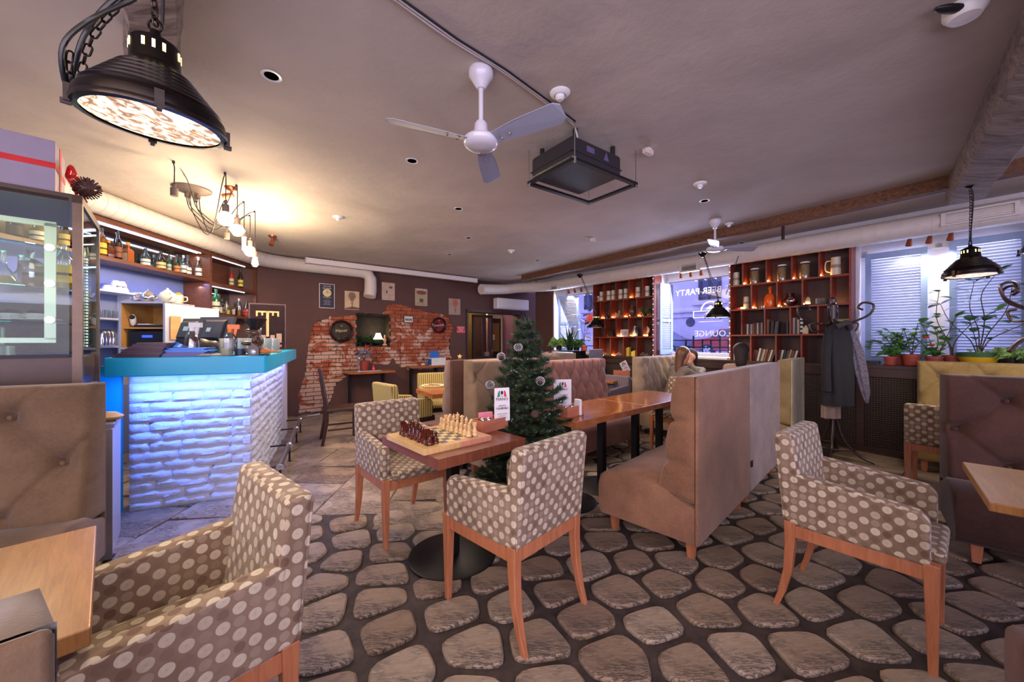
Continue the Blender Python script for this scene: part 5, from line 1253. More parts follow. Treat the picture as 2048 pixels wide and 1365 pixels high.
obj('front_rim', MB().bx(-W + .055, -.055, .0, .02, zg0 - .02, zg0), m_dark, t); obj('front_rim', MB().bx(-W + .055, -.055, 0, .02, zg1, zg1 + .02), m_dark, t)
m_shg = glass('shelf_glass', (170, 226, 226), .25)
obj('rear_panel', MB().bx(-W + .055, -.055, Dp - .03, Dp - .02, zg0, 1.60), plain('walnut_lining', (92, 62, 50), .4, var=.2), t)
for z in (1.44, 1.66, 1.92): obj('glass_shelf', MB().lathe([(0, z), (.33, z), (.335, z + .004), (.33, z + .008), (0, z + .008)], 40, (-W / 2, Dp / 2, 0)), m_shg, t, smooth=30)
al = plain('pale_aluminium', (196, 206, 190), .35, .6, var=.02)
obj('inner_frame', MB().bx(-.16, -.115, .06, .08, 1.34, 2.05).bx(-W + .06, -.115, .06, .08, 2.03, 2.06).bx(-W + .06, -.115, .06, .08, 1.32, 1.35), al, t)
for z in (1.46, 1.68, 1.90): obj('knob', MB().cyl((-.137, .06, z), (-.137, .045, z), .022, n=16), m_chrome, t, smooth=40)
obj('turntable_motor', MB().lathe([(.07, 1.24), (.07, 1.30), (0.03, 1.31), (.03, 1.42), (0, 1.42)], 16, (-W / 2, Dp / 2, 0)), al, t, smooth=40)
obj('light_tube', MB().tube(catmull([(-.05, .62, 1.28), (-.05, .62, 1.95), (-.07, .6, 2.02), (-.05, .48, 1.95), (-.05, .48, 1.28)], 6), .014, 8), glass('tube_glass', (235, 240, 235), .2), t, smooth=60)
lm = emis('fridge_led', (245, 250, 225), 7); ledm = MB()
for k in range(30): ledm.bx(-.058, -.044, .612, .626, 1.29 + k * .022, 1.30 + k * .022); 
o_ = obj('led_dots', ledm, lm, t, kind='stuff')
light('fridge_light', 'AREA', (FP.x - .55, FP.y + .05, 2.12), 16, (.95, 1, .9), .4, rot=(0, 0, fa))
def in_fr(x, y, z): c, s = cos(fa), sin(fa); return (FP.x + x * c - y * s, FP.y + x * s + y * c, FZ + z)
for k, (x, y) in enumerate(((-.31, .20), (-.20, .14))):
    pl_ = tag(obj('cake_plate', MB().lathe([(0, 0), (.06, 0), (.10, .012), (.10, .016), (0, .008)], 24), m_china, loc=in_fr(x, y, 1.449), smooth=40), ('left' if k == 0 else 'right') + ' white plate with a muffin on the lowest fridge shelf', 'plate')
    cm = thing('muffin', ('left' if k == 0 else 'right') + ' chocolate muffin in pleated white paper in the fridge', 'muffin', in_fr(x, y, 1.459)); obj('cake', MB().lathe([(0, 0), (.03, 0), (.045, .035), (.04, .055), (.02, .065), (0, .067)], 16), plain('chocolate_cake', (92, 60, 46), .7, bump=.4), cm, smooth=60)
    obj('paper_case', MB().lathe([(.028, 0), (.05, .04)] , 24, caps=False).lathe([(.03, 0), (.062, .03)], 9, caps=False), m_offwhite, cm)
for k, (x, y, z, kd, g, lq, s) in enumerate(((-.36, .30, 1.669, 'decanter', (236, 240, 240), (190, 150, 40), 1.0), (-.30, .36, 1.669, 'decanter', (236, 240, 240), None, .95), (-.245, .26, 1.669, 'square', (226, 214, 206), (120, 50, 34), 1.0), (-.19, .34, 1.669, 'decanter', (236, 240, 240), (150, 60, 30), 1.0), (-.11, .26, 1.669, 'tall', (236, 240, 240), (214, 180, 60), 1.05))):
    bottle(['yellow', 'empty clear', 'dark red square', 'red-brown', 'tall yellow-labelled'][k] + ' bottle on the middle fridge shelf', in_fr(x, y, z), kd, g, (222, 190, 60) if k == 4 else None, None, s, liquid=lq)
for k, (x, y, kd, g, l) in enumerate(((30, 0, 'stout', (40, 40, 44), (60, 58, 60)), (76, 0, 'stout', (110, 96, 40), (226, 220, 196)), (129, 0, 'wine', (46, 36, 22), (206, 170, 70)))):
    bottle(['dark-labelled wine bottle', 'olive wine bottle with white label', 'gold-speckled black bottle'][k] + ' on the wall shelf behind the fridge', LW.w(LW.u(x, .1), .1, zs), kd, g, l, (40, 30, 30), .95)
# gift box with ribbon and pine cones on the fridge
gx = in_fr(-.29, .22, H + .001)
gb = thing('gift_box', 'white gift box tied with red ribbon on the fridge', 'box', gx, fa + .02); ms = plain('lilac_white_card', (140, 130, 150), .5, var=.03); rd = plain('red_satin_ribbon', (196, 30, 36), .3, var=.08)
obj('carton', MB().bx(-.17, .17, -.17, .17, 0, .32), ms, gb, bevel=.003)
obj('ribbon', MB().bx(-.172, .172, -.172, .172, .15, .185).bx(.170, .1725, -.03, .03, 0, .322), rd, gb)
obj('bow', MB().tube(catmull([(.20, 0, .17), (.22, -.05, .22), (.24, -.08, .16), (.20, 0, .165), (.22, .06, .21), (.25, .07, .14), (.20, 0, .16)], 5), .012, 6).tube(catmull([(.2, 0, .16), (.23, .02, .09), (.25, -.02, .02)], 5), .009, 5).tube(catmull([(.2, 0, .16), (.24, .06, .1), (.28, .05, .03)], 5), .009, 5), rd, gb, smooth=60)
def pinecone_mb(L=.07, R=.028, nl=9):
    mb = MB(); mb.ball((0, 0, L * .5), R * .75, 8, 6, (1, 1, L / R * .55))
    for i in range(nl):
        zz = L * (.08 + .86 * i / nl); rr = R * sin(pi * (.18 + .72 * i / nl)) ** .7; m = 8
        for j in range(m):
            a = 2 * pi * (j + .5 * (i % 2)) / m; c, s = cos(a), sin(a); 
            mb.add([(c * rr * .5 - s * .006, s * rr * .5 + c * .006, zz), (c * rr * .5 + s * .006, s * rr * .5 - c * .006, zz), (c * rr * 1.15 + s * .004, s * rr * 1.15 - c * .004, zz + .012), (c * rr * 1.15 - s * .004, s * rr * 1.15 + c * .004, zz + .012), (c * rr * .9, s * rr * .9, zz + .002)], [(0, 1, 2, 3), (0, 3, 4), (1, 4, 2), (3, 2, 4)])
    return mb
m_cone = plain('brown_pine_cone', (70, 42, 34), .5, var=.3, scale=80)
cn = mesh('pine_cone', pinecone_mb(.13, .062, 10), m_cone)
tag(obj('pine_cone', cn, None, loc=in_fr(-.02, .12, H + .055), rot=(radians(80), 0, radians(70))), 'big brown pine cone beside the gift box on the fridge', 'pine cone')
# ---------------------------------------------------------------- lamps, fans and other things on the ceiling
def link_mesh(L=.030, W=.016, r=.0026):
    pts = [(0, (W / 2) * cos(a), (L / 2 - W / 2) * (1 if sin(a) > 0 else -1) + (W / 2) * sin(a)) for a in [2 * pi * k / 12 for k in range(12)]]
    return mesh('chain_link', MB().tube(pts, r, 6, closed=True), m_bronze, 170)
lk = link_mesh()
def chain(parent, pts, step=.024):
    P = [Vector(p) for p in pts]; acc = 0; k = 0
    for i in range(len(P) - 1):
        a, b = P[i], P[i + 1]; d = b - a; L = d.length; q = Vector((0, 0, 1)).rotation_difference(d.normalized())
        while acc < L:
            o = obj('chain_link', lk, None, parent, a + d * (acc / L), rot=(q @ __import__('mathutils').Quaternion((0, 0, 1), pi / 2 * (k % 2))).to_euler()); acc += step; k += 1
        acc -= L
m_lamp = plain('lamp_shade_metal', (34, 27, 25), .34, .8, var=.3, scale=14)
def lamp_glass():
    t = NT('patterned_lamp_glass'); co = t.coord(); n = t.noise(t.mapping(co, (1.6, 1, 1)), 14, 5, .6, dist=1.6); n2 = t.noise(co, 30, 3)
    x, y, z = t.sep(co); r_ = t.math('ABSOLUTE', y)
    c = t.ramp(n, [(0.38, rgb(110, 80, 36)), (0.46, rgb(196, 140, 84)), (0.5, rgb(255, 236, 206)), (0.62, rgb(255, 250, 240)), (0.7, rgb(196, 214, 150))])
    t.set(col=rgb(240, 236, 220), emit=c, es=1.25, rough=.3); return t.m
m_lglass = lamp_glass()
def pendant(label, loc, tilt=(0, 0, 0), s=1.0, chain_pts=None, e=12, hook=None, col=(1, .86, .62)):
    t = thing('pendant_lamp', label, 'lamp', loc, rot=tilt, group=None); t.scale = (s, s, s)
    prof = [(.172, -.004), (.181, .0), (.184, .018), (.181, .036), (.172, .040), (.168, .052)]
    zz = .052; r = .168
    for k in range(6): prof += [(r + .003, zz + .006), (r - .004, zz + .014), (r - .013, zz + .017)]; zz += .017; r -= .0145
    prof += [(.074, .160), (.066, .168), (.063, .180), (.062, .238), (.058, .246), (.030, .262), (.016, .268), (.012, .285), (0, .286)]
    obj('shade', MB().lathe(prof, 40, caps=False), m_lamp, t, smooth=35)
    obj('lens', MB().lathe([(0, .0), (.170, .0), (.171, .004), (0, .004)], 40), m_lglass, t, smooth=40)
    obj('rim', MB().lathe([(.168, -.008), (.186, -.006), (.188, .006), (.184, .010), (.172, .006)], 40, caps=False), m_bronze, t, smooth=60)
    lv = emis('lamp_vent_glow', (255, 230, 120), 3)
    for k in range(16):
        if k % 4 == 3: continue
        a = 2 * pi * k / 16; obj('vent_slot', MB().box(.0622 * cos(a), .0622 * sin(a), .218, .003, .008, .024, a), lv, t)
    for k in range(4):
        a = 2 * pi * k / 4 + .5; obj('clamp', MB().box(.188 * cos(a), .188 * sin(a), .012, .014, .022, .05, a).box(.19 * cos(a), .19 * sin(a), -.014, .022, .012, .014, a), m_bronze, t)
    obj('hanging_ring', MB().tube([(.018 * cos(a), 0, .30 + .018 * sin(a)) for a in [2 * pi * k / 14 for k in range(14)]], .004, 6, closed=True), m_bronze, t, smooth=60)
    M = Matrix.Translation(loc) @ __import__('mathutils').Euler(tilt).to_matrix().to_4x4() if True else None
    top = M @ Vector((0, 0, .315 * s))
    if chain_pts:
        c0 = thing('lamp_chain', 'chain and cable holding the ' + label, 'chain', top)
        pts = [Vector((0, 0, 0))] + [Vector(p) - top for p in chain_pts]; chain(c0, pts)
        cb = catmull([p + Vector((.012 + .02 * (i % 2), .01, 0)) for i, p in enumerate(pts)], 5); obj('cable', MB().tube(cb, .004, 6), m_black, c0, smooth=60)
    if hook is not None: obj('hook_plate', MB().lathe([(.06, .0), (.05, -.03), (.012, -.07), (0, -.07)], 12), m_bronze, c0, Vector(hook) - top, smooth=40)
    M2 = M @ Vector((0, 0, -.03)); light('pendant_light', 'SPOT', M2, e * 3, col, .12, target=M2 + Vector((0, 0, -1)), spot=150, blend=.6)
    return t
L1 = (-1.046, 1.108, 1.986)
p1 = pendant('big dark ribbed hanging lamp at the upper left', L1, (.083, .038, .3), .9, chain_pts=[(L1[0] + .01, L1[1] - .03, 2.55), (L1[0] + .0, L1[1] - .02, 2.83)], e=14)
# slack loop of chain and cable lying on the shade
sl = thing('slack_chain', 'slack chain and black cable tied along the big left lamp', 'chain', L1)
sp = catmull([(.02, -.02, .36), (-.05, -.05, .27), (-.12, -.05, .18), (-.175, -.03, .09), (-.17, -.05, .05), (-.13, -.09, .12), (-.08, -.075, .2), (-.0, -.03, .30)], 5)
obj('cable', MB().tube([p + Vector((0, -.03, .01)) for p in sp], .006, 6), m_black, sl, smooth=60); chain(sl, [p + Vector((0, -.012, .012)) for p in sp][:26], .026)
Y3 = 3.15; L3 = ((1942 - CX) / F * Y3, Y3, H0 - (551 - CY) / F * Y3)
pendant('dark ribbed hanging lamp in front of the plant window', L3, (0, 0.03, 1.2), .9, chain_pts=[(L3[0], L3[1], 2.55), (L3[0] - .01, L3[1], 2.64)], e=9, hook=(L3[0] - .01, L3[1], 2.69))
Y2 = 5.5; L2 = ((1436 - CX) / F * Y2, Y2, H0 - (635 - CY) / F * Y2); h2 = T(1405, 500, 2.70)
hk2 = PD(1405, 505, 5.25)
pendant('dark hanging lamp in front of the lettered window', L2, (0, 0, .4), .9, chain_pts=[PD(1425, 570, 5.5), hk2], e=8, hook=hk2)
Y4 = 7.4; L4 = ((1192 - CX) / F * Y4, Y4, H0 - (655 - CY) / F * Y4); hk4 = PD(1160, 549, 7.0)
pendant('small far hanging lamp by the left window shelves', L4, (0, 0, .9), .9, chain_pts=[PD(1176, 590, 7.4), hk4], e=8, hook=hk4)
Y5 = 3.0; L5 = ((2108 - CX) / F * Y5, Y5, H0 - (500 - CY) / F * Y5); pendant('dark hanging lamp just cut off by the right edge', L5, (0, 0, 0), .9, chain_pts=[(L5[0], L5[1], 2.83)], e=8)
ch = thing('lamp_chain', 'slanting chain from the duct towards the lettered window lamp', 'chain', PD(1476, 515, 5.1)); chain(ch, [(0, 0, 0), PD(1452, 590, 5.1) - PD(1476, 515, 5.1)], .03)

# bare bulbs on black cables over the bar
m_cord = plain('black_textile_cord', (34, 28, 26), .7, var=0); m_sock = plain('grey_brown_socket', (104, 90, 82), .5, .2, var=.05)
cp = T(385, 378, HC)
clu = thing('cable_canopy', 'round grey-brown ceiling canopy where the bulb cables meet', 'canopy', (cp.x, cp.y, HC))
obj('canopy_plate', MB().lathe([(0, -.05), (.05, -.05), (.07, -.04), (.12, -.03), (.15, -.015), (.155, 0), (0, 0)], 28), m_sock, clu, smooth=40)
for k in range(7): a = 2 * pi * k / 7; obj('cable_gland', MB().cyl((.05 * cos(a), .05 * sin(a), -.05), (.05 * cos(a), .05 * sin(a), -.085), .012, n=8), m_sock, clu)
m_bulb = emis('lit_bulb', (255, 244, 226), 7)
def edison(label, hx, hy, drop, kind, k, dip):
    hk = T(hx, hy, HC); t = thing('bulb_pendant', label, 'lamp', (hk.x, hk.y, HC))
    obj('hook', MB().cyl((0, 0, 0), (0, 0, -.02), .010, n=8), m_black, t)
    a = 2 * pi * k / 7; s = Vector((cp.x + .05 * cos(a), cp.y + .05 * sin(a), -.08 + 0)) - Vector((hk.x, hk.y, 0)); s.z = -.085
    mid = (s + Vector((0, 0, -.02))) / 2 + Vector((0, 0, -dip))
    obj('cable', MB().tube(catmull([s, s + Vector((0, 0, -.08)) + (mid - s) * .2, mid, Vector((0, 0, -.02)) + (mid) * .22 + Vector((0, 0, .03)), (0, 0, -.018), (.008, 0, -.06), (.006, 0, -drop + .08)], 7), .0042, 6), m_cord, t, smooth=60)
    z = -drop
    obj('socket', MB().lathe([(0, z + .085), (.012, z + .085), (.012, z + .06), (.026, z + .055), (.026, z - .01), (0, z - .01)], 16, (.006, 0, 0)), m_sock, t, smooth=40)
    if kind == 'globe': obj('bulb', MB().ball((.006, 0, z - .068), .062, 18, 12), m_bulb, t, smooth=170)
    if kind == 'diamond': obj('bulb', MB().lathe([(0, z - .12), (.03, z - .11), (.066, z - .06), (.045, z - .02), (.02, z - .008), (0, z - .008)], 8, (.006, 0, 0)), m_bulb, t)
    if kind == 'tube': obj('bulb', MB().lathe([(0, z - .16), (.018, z - .15), (.02, z - .02), (.018, z - .01), (0, z - .01)], 14, (.006, 0, 0)), m_bulb, t, smooth=50)
    if kind == 'pear': obj('bulb', MB().lathe([(0, z - .12), (.02, z - .115), (.034, z - .09), (.03, z - .055), (.018, z - .015), (0, z - .01)], 16, (.006, 0, 0)), m_bulb, t, smooth=60)
    return t
edison('empty grey socket hanging from a doubled cable, far left of the bulbs', 347, 322, .28, None, 0, -.03)
edison('biggest round lit bulb, first of the cluster over the bar', 450, 345, .34, 'globe', 1, .42)
edison('faceted lit bulb second in the cluster over the bar', 473, 370, .37, 'diamond', 2, .30)
edison('empty socket hanging low in front of the duct', 452, 395, .42, None, 3, .36)
edison('tube-shaped lit bulb over the bar', 487, 403, .37, 'tube', 4, .30)
edison('round lit bulb partly behind the tube bulb', 499, 430, .36, 'globe', 5, .22)
edison('small pear-shaped lit bulb, farthest of the cluster', 509, 422, .52, 'pear', 6, .24)
# copper ceiling spots
def ceil_spot(label, x, y, aim=(.3, -.4, -1)):
    p = T(x, y, HC); t = thing('ceiling_spotlight', label, 'spotlight', p); cu = plain('copper', (176, 100, 66), .3, .8, var=.1)
    obj('rose', MB().lathe([(0, -.03), (.03, -.03), (.05, -.015), (.055, 0), (0, 0)], 18), cu, t, smooth=40); obj('stem', MB().cyl((0, 0, -.03), (0, 0, -.07), .006, n=8), cu, t)
    d = Vector(aim).normalized(); a = Vector((0, 0, -.075)); obj('spot_head', MB().cyl(a - d * .02, a + d * .07, .022, .03, 14), cu, t, smooth=40)
    return t
ceil_spot('copper ceiling spotlight beyond the bulbs', 545, 472, (.0, -.5, -1)); ceil_spot('copper ceiling spotlight among the bulb cables', 462, 375, (-.9, -.2, -.3))
def track(label, x0, y0, x1, y1, o, n=3):
    ua, za = WW.uz(x0, y0, o); ub, zb = WW.uz(x1, y1, o); z = (za + zb) / 2; p = WW.w((ua + ub) / 2, o, z)
    t = thing('track_spotlights', label, 'spotlight', p, WW.a); w = ub - ua; cu = plain('copper', (176, 100, 66), .3, .8)
    obj('bar', MB().bx(-w / 2, w / 2, -.012, .012, -.008, .008), cu, t)
    obj('bracket', MB().cyl((0, 0, 0), (0, 0, 2.6 - z + .03), .006, n=6), cu, t)
    for k in range(n):
        x = -w / 2 + w * (k + .5) / n; d = Vector((-.15, .55, -.9)).normalized(); a = Vector((x, 0, -.02))
        h = obj('spot_head', MB().cyl(a, a + d * .085, .018, .03, 14), cu, t, smooth=40); obj('lens', MB().cyl(a + d * .086, a + d * .087, .024, n=14), emis('spot_lens', (255, 244, 220), 12), h)
        q = WW.w((ua + ub) / 2 + x, o, z - .02); dd_ = WW.w(0, 0, 0); tw = Vector((d.x * cos(WW.a) - d.y * sin(WW.a), d.x * sin(WW.a) + d.y * cos(WW.a), d.z))
        light('track_light', 'SPOT', q + tw * .1, 13, (1, .93, .88), .03, target=q + tw, spot=80, blend=.7)
track('copper spotlight track over the plant window', 1800, 480, 1925, 456, .10)
track('copper spotlight track over the lettered window', 1352, 547, 1412, 536, .14)
track('small spotlight track in the farthest window', 1130, 580, 1168, 573, .14)
# recessed dark downlights and round detectors
for i, (x, y, s) in enumerate(((543, 152, 1.0), (824, 322, 1.0), (917, 418, 1.0), (937, 476, 1), (899, 509, 1), (1075, 521, 1), (1409, 402, 1), (1196, 533, .9), (1483, 486, 1))):
    p = T(x, y, HC); t = thing('recessed_downlight', 'unlit dark recessed downlight, ' + ['nearest the big left lamp', 'left of the white fan', 'beyond the fan blades', 'far behind the fan', 'above the screen case', 'small one near the beam end', 'right of the projector', 'between beam and duct, left', 'between beam and duct, right'][i], 'downlight', p)
    obj('ring', MB().lathe([(.036, -.001), (.05, -.004), (.052, 0), (.036, 0)], 24, caps=False), m_offwhite, t, smooth=40); obj('recess', MB().lathe([(0, -.0015), (.036, -.0015)], 24), m_blackvoid, t)
for i, (x, y, r) in enumerate(((1120, 186, .062), (676, 434, .062), (1400, 367, .06), (1022, 501, .06), (1458, 447, .05))):
    p = T(x, y, HC); t = thing('ceiling_detector', 'round white ceiling vent disc, ' + ['between fan and cable', 'towards the bar side', 'above the right beam', 'small one far over the back tables', 'smallest beside the far fan'][i], 'detector', p)
    obj('plate', MB().lathe([(0, -.012), (r * .55, -.012), (r * .6, -.02), (r * .9, -.012), (r, -.004), (r, 0), (0, 0)][::1], 28), m_offwhite, t, smooth=30)
    obj('sensor', MB().lathe([(0, -.045), (r * .25, -.045), (r * .42, -.035), (r * .48, -.012), (0, -.012)], 20), m_offwhite, t, smooth=30)
for i, (x, y) in enumerate(((1186, 476), (1296, 296))):
    p = T(x, y, HC); t = thing('ceiling_sensor', 'small cream box sensor on the ceiling ' + ['far behind the projector', 'right beside the projector'][i], 'sensor', p, rz=.6)
    obj('body', MB().bx(-.045, .045, -.02, .02, -.05, -.012), plain('cream_plastic', (214, 196, 180), .4), t, bevel=.004); obj('bracket', MB().bx(-.01, .03, -.012, .012, -.014, 0), m_offwhite, t)
# ceiling fans
def fan(label, x, y, ztop, drop, R, ang0_, y_pix=None):
    p = T(x, y, HC); t = thing('ceiling_fan', label, 'fan', p)
    w_ = plain('white_enamel', (206, 202, 210), .2, var=0)
    obj('canopy', MB().lathe([(0, -.105), (.022, -.105), (.036, -.085), (.05, -.06), (.066, -.04), (.068, -.01), (.062, 0), (0, 0)], 24), w_, t, smooth=45)
    obj('rod', MB().cyl((0, 0, -.1), (0, 0, -drop + .10), .013, n=12), w_, t, smooth=60)
    z = -drop
    obj('motor', MB().lathe([(0, z - .035), (.06, z - .03), (.085, z - .018), (.095, z - .005), (.097, z + .012), (.09, z + .022), (.04, z + .028), (.036, z + .10), (.026, z + .115), (0, z + .115)], 32), w_, t, smooth=40)
    for k in range(3):
        a = ang0_ + 2 * pi * k / 3
        bp = [(.09, -.035, z + .012), (R * .5, -.056, z + .016), (R - .03, -.062, z + .018), (R, -.04, z + .014), (R, .03, z - .012), (R - .03, .054, z - .018), (R * .5, .05, z - .014), (.09, .035, z - .008)]; mb = MB(); mb.add(bp + [(a_, b_, c_ + .004) for a_, b_, c_ in bp], [tuple(range(8))[::-1], tuple(range(8, 16))] + [(i, (i + 1) % 8, 8 + (i + 1) % 8, 8 + i) for i in range(8)])
        b = obj('blade', mb, plain('pale_grey_blade', (150, 154, 172), .35, var=.02), t, rot=(0, 0, a))
        for (bx_, by_) in ((.13, -.015), (.13, .018), (.19, 0)): obj('screw', MB().cyl((bx_, by_, z - .009), (bx_, by_, z - .002), .006, n=8), m_chrome, b)
    return t
fan('white three-bladed ceiling fan near the middle of the ceiling', 962, 140, HC, .40, .50, radians(86))
fan('white ceiling fan beyond the timber beam near the shelves', 1430, 440, HC, .36, .50, radians(120))
# projector in its hanging frame
pc = [T(1146, 320, 2.566), T(1269, 370, 2.566), T(1180, 405, 2.566), T(1062, 370, 2.566)]
ctr = sum(pc, Vector()) / 4; e1 = (pc[1] - pc[0]); e2 = (pc[3] - pc[0]); ap = atan2(e1.y, e1.x); lw, ll = e1.length, e2.length
t = thing('projector', 'black box projector hanging under the ceiling in a metal frame', 'projector', ctr, ap)
pb_ = obj('housing', MB().bx(-lw * .5, lw * .28, -ll * .46, ll * .46, .02, .19), plain('black_projector', (40, 38, 44), .38, var=.08), t, bevel=.03, seg=3)
obj('lid_seam', MB().bx(-lw * .502, lw * .282, -ll * .462, ll * .462, .075, .08), m_dark, t)
obj('printed_mark', MB().add([(-.02, -ll * .4612, .10), (.04, -ll * .4612, .10), (.01, -ll * .4612, .165)], [(0, 1, 2)]).bx(-.20, -.12, -ll * .4612, -ll * .461, .11, .15), plain('faded_lilac_print', (96, 80, 120), .5, var=0), t)
for s in (-1, 1):
    obj('frame_bar', MB().bx(-lw / 2, lw / 2, s * ll / 2 - .018, s * ll / 2 + .018, -.006, .012), m_dark, t); obj('frame_bar', MB().bx(s * lw / 2 - .018, s * lw / 2 + .018, -ll / 2, ll / 2, -.006, .012), m_dark, t)
    for r in (-1, 1):
        obj('threaded_rod', MB().cyl((s * lw / 2, r * ll / 2, -.02), (s * lw / 2, r * ll / 2, HC - 2.566), .004, n=6), m_steel, t); obj('corner_nut', MB().cyl((s * lw / 2, r * ll / 2, -.016), (s * lw / 2, r * ll / 2, .02), .014, n=6), m_chrome, t)
        obj('damper', MB().cyl((s * lw * .3 - .06, r * ll * .36, .19), (s * lw * .3 - .06, r * ll * .36, HC - 2.566), .018, n=10), m_black, t)
cps = [T(790, 0, HC - .008), T(900, 78, HC - .008), T(1000, 140, HC - .008), T(1090, 205, HC - .008), T(1140, 243, HC - .008)]
cps.insert(0, cps[0] + (cps[0] - cps[1]))
tag(obj('ceiling_cable', MB().tube(catmull(cps + [T(1152, 262, HC - .03), T(1158, 300, 2.68)], 5), .0065, 6).tube([p + Vector((.02, -.0, 0)) for p in cps], .006, 6), plain('grey_white_cable', (186, 176, 176), .5, var=0), smooth=60), 'pale and dark cables clipped along the ceiling to the projector', 'cable')
tag(obj('ceiling_cable', MB().tube([p + Vector((.036, 0, 0)) for p in cps], .005, 6), m_black, smooth=60), 'black cable running beside the pale one to the projector', 'cable')
p = T(1930, 12, HC); t = thing('ceiling_speaker', 'dark and white bracket light at the top right edge', 'light', p); obj('dish', MB().lathe([(0, -.06), (.05, -.055), (.07, -.03), (.07, 0), (0, 0)], 20), m_offwhite, t, smooth=40); obj('arm', MB().ball((-.08, -.02, -.03), .05, 12, 8, (1.6, .5, .3)), m_black, t, smooth=170)
for k, (x, y) in enumerate(((1123, 572), (1566, 462))):
    p = T(x, y - 6, HC - .12); tag(obj('camera_bracket', MB().bx(-.012, .012, -.012, .012, -.14, .12), m_darkwood, loc=p), ['short wooden peg under the beam near the far window', 'dark peg under the beam above the right shelves'][k], 'bracket')
p = T(1182 - 80, 571, HC - .1)

# air conditioner
u0, z0 = BW.uz(990, 600, -.1); u1, z1 = BW.uz(1053, 620, -.1)
t = thing('air_conditioner', 'white wall air conditioner above the doorway', 'air conditioner', BW.w((u0 + u1) / 2, -.11, (z0 + z1) / 2), BW.a); w = u1 - u0
obj('body', MB().bx(-w / 2, w / 2, -.10, .10, -.13, .15), m_offwhite, t, bevel=.03, seg=4); obj('outlet', MB().bx(-w / 2 + .05, w / 2 - .05, -.102, -.06, -.115, -.085), plain('ac_grey', (120, 120, 130), .4), t)
obj('flap', MB().bx(-w / 2 + .05, w / 2 - .05, -.108, -.10, -.11, -.09), m_offwhite, t)
obj('pipe', MB().tube([(w / 2 - .05, .05, -.1), (w / 2, .06, -.25), (w / 2 + .2, .06, -.6)], .015, 8), m_black, t)
# wall vent panel
u, z = BW.uz(635, 547); tag(obj('wall_vent', MB().bx(u - .17, u + .17, -.012, 0, z - .07, z + .07), plain('brown_vent', (70, 50, 48), .6), loc=(BW.p.x, BW.p.y, 0), rz=BW.a), 'brown painted vent panel under the duct on the back wall', 'vent')

# pictures and trays on the back wall
m_ink = plain('sepia_ink', (96, 74, 62), .7, var=.15); 
def picture(name, lab, x0, y0, x1, y1, col, cat='picture', edge=None):
    xm = (x0 + x1) / 2; ua, ub = BW.u(x0), BW.u(x1); zt_ = BW.uz(xm, y0)[1]; zb_ = BW.uz(xm, y1)[1]
    t = thing(name, lab, cat, BW.w((ua + ub) / 2, -.004, (zt_ + zb_) / 2), BW.a); w, h = ub - ua, zt_ - zb_
    obj('board', MB().bx(-w / 2, w / 2, -.012, .004, -h / 2, h / 2), plain('edge_' + lab[:12], edge or col, .6), t)
    obj('print', MB().bx(-w / 2 + (.012 if edge else 0), w / 2 - (.012 if edge else 0), -.0135, -.0122, -h / 2 + (.012 if edge else 0), h / 2 - (.012 if edge else 0)), plain('paper_' + lab[:12], col, .7, var=.12, scale=8), t)
    return t, w, h
def flat(parent, mb, mat, name='printed_figure'): return obj(name, mb, mat, parent)
def disc(cx, cz, rx, rz_, y=-.0145, n=24): return MB().add([(cx, y, cz)] + [(cx + rx * cos(2 * pi * k / n), y, cz + rz_ * sin(2 * pi * k / n)) for k in range(n)], [(0, 1 + k, 1 + (k + 1) % n) for k in range(n)])
wt = plain('print_white', (226, 216, 204), .6, var=0); gold = plain('print_gold', (214, 196, 140), .6, var=0.05)
t, w, h = picture('wall_sign', 'navy bar sign with a cream clock face', 638, 568, 669, 617, (46, 46, 66), 'sign', edge=(206, 196, 196))
for s, z, sz in (('City bella', .40, .075), ('BAR TABAC', .31, .062), ('PRENOIS-FWI', -.06, .048), ('~ * ~', -.14, .07), ('SPECIALITES DE LA MAISON', -.20, .022), ('VINS FINS ET LIQUEURS', -.25, .022), ('CAFE BIERES CIGARES', -.30, .022), ('SERVICE A TOUTE HEURE', -.35, .022)): text('sign_line', s, sz * h * 1.05, wt, t, (0, -.0145, z * h), (radians(90), 0, 0))
flat(t, disc(0, .13 * h, .075, .075), gold); flat(t, MB().bx(-.003, .003, -.016, -.0155, .13 * h - .01, .13 * h + .05).bx(0, .05, -.016, -.0155, .13 * h, .13 * h + .006), m_black)
def balloon(t, cx, cz, r, col, n=6):
    flat(t, disc(cx, cz, r, r * 1.05), plain('balloon_%d' % col[0], col, .7, var=.2, scale=20)); flat(t, MB().add([(cx - r * .8, -.0146, cz - r * .6), (cx + r * .8, -.0146, cz - r * .6), (cx, -.0146, cz - r * 2)], [(0, 2, 1)]), plain('balloon_%d' % col[0], col))
    for k in (-1, 0, 1): flat(t, MB().bx(cx + k * r * .4 - .002, cx + k * r * .4 + .002, -.0155, -.015, cz - r * .8, cz + r * .85), m_ink)
    flat(t, MB().bx(cx - r * .45, cx + r * .45, -.0155, -.015, cz - r * 2.15, cz - r * 2.0).bx(cx - r * .1, cx + r * .1, -.0155, -.015, cz - r * 3.1, cz - r * 2.1), m_ink)
t, w, h = picture('wall_print', 'sepia print of a striped balloon over a hill', 689, 583, 718, 620, (196, 170, 138)); balloon(t, 0, h * .24, w * .26, (128, 104, 84)); flat(t, MB().add([(-w * .5, -.0144, -h * .48), (w * .5, -.0144, -h * .48), (w * .5, -.0144, -h * .38), (0, -.0144, -h * .33), (-w * .5, -.0144, -h * .44)], [(0, 1, 2, 3, 4)]), m_ink)
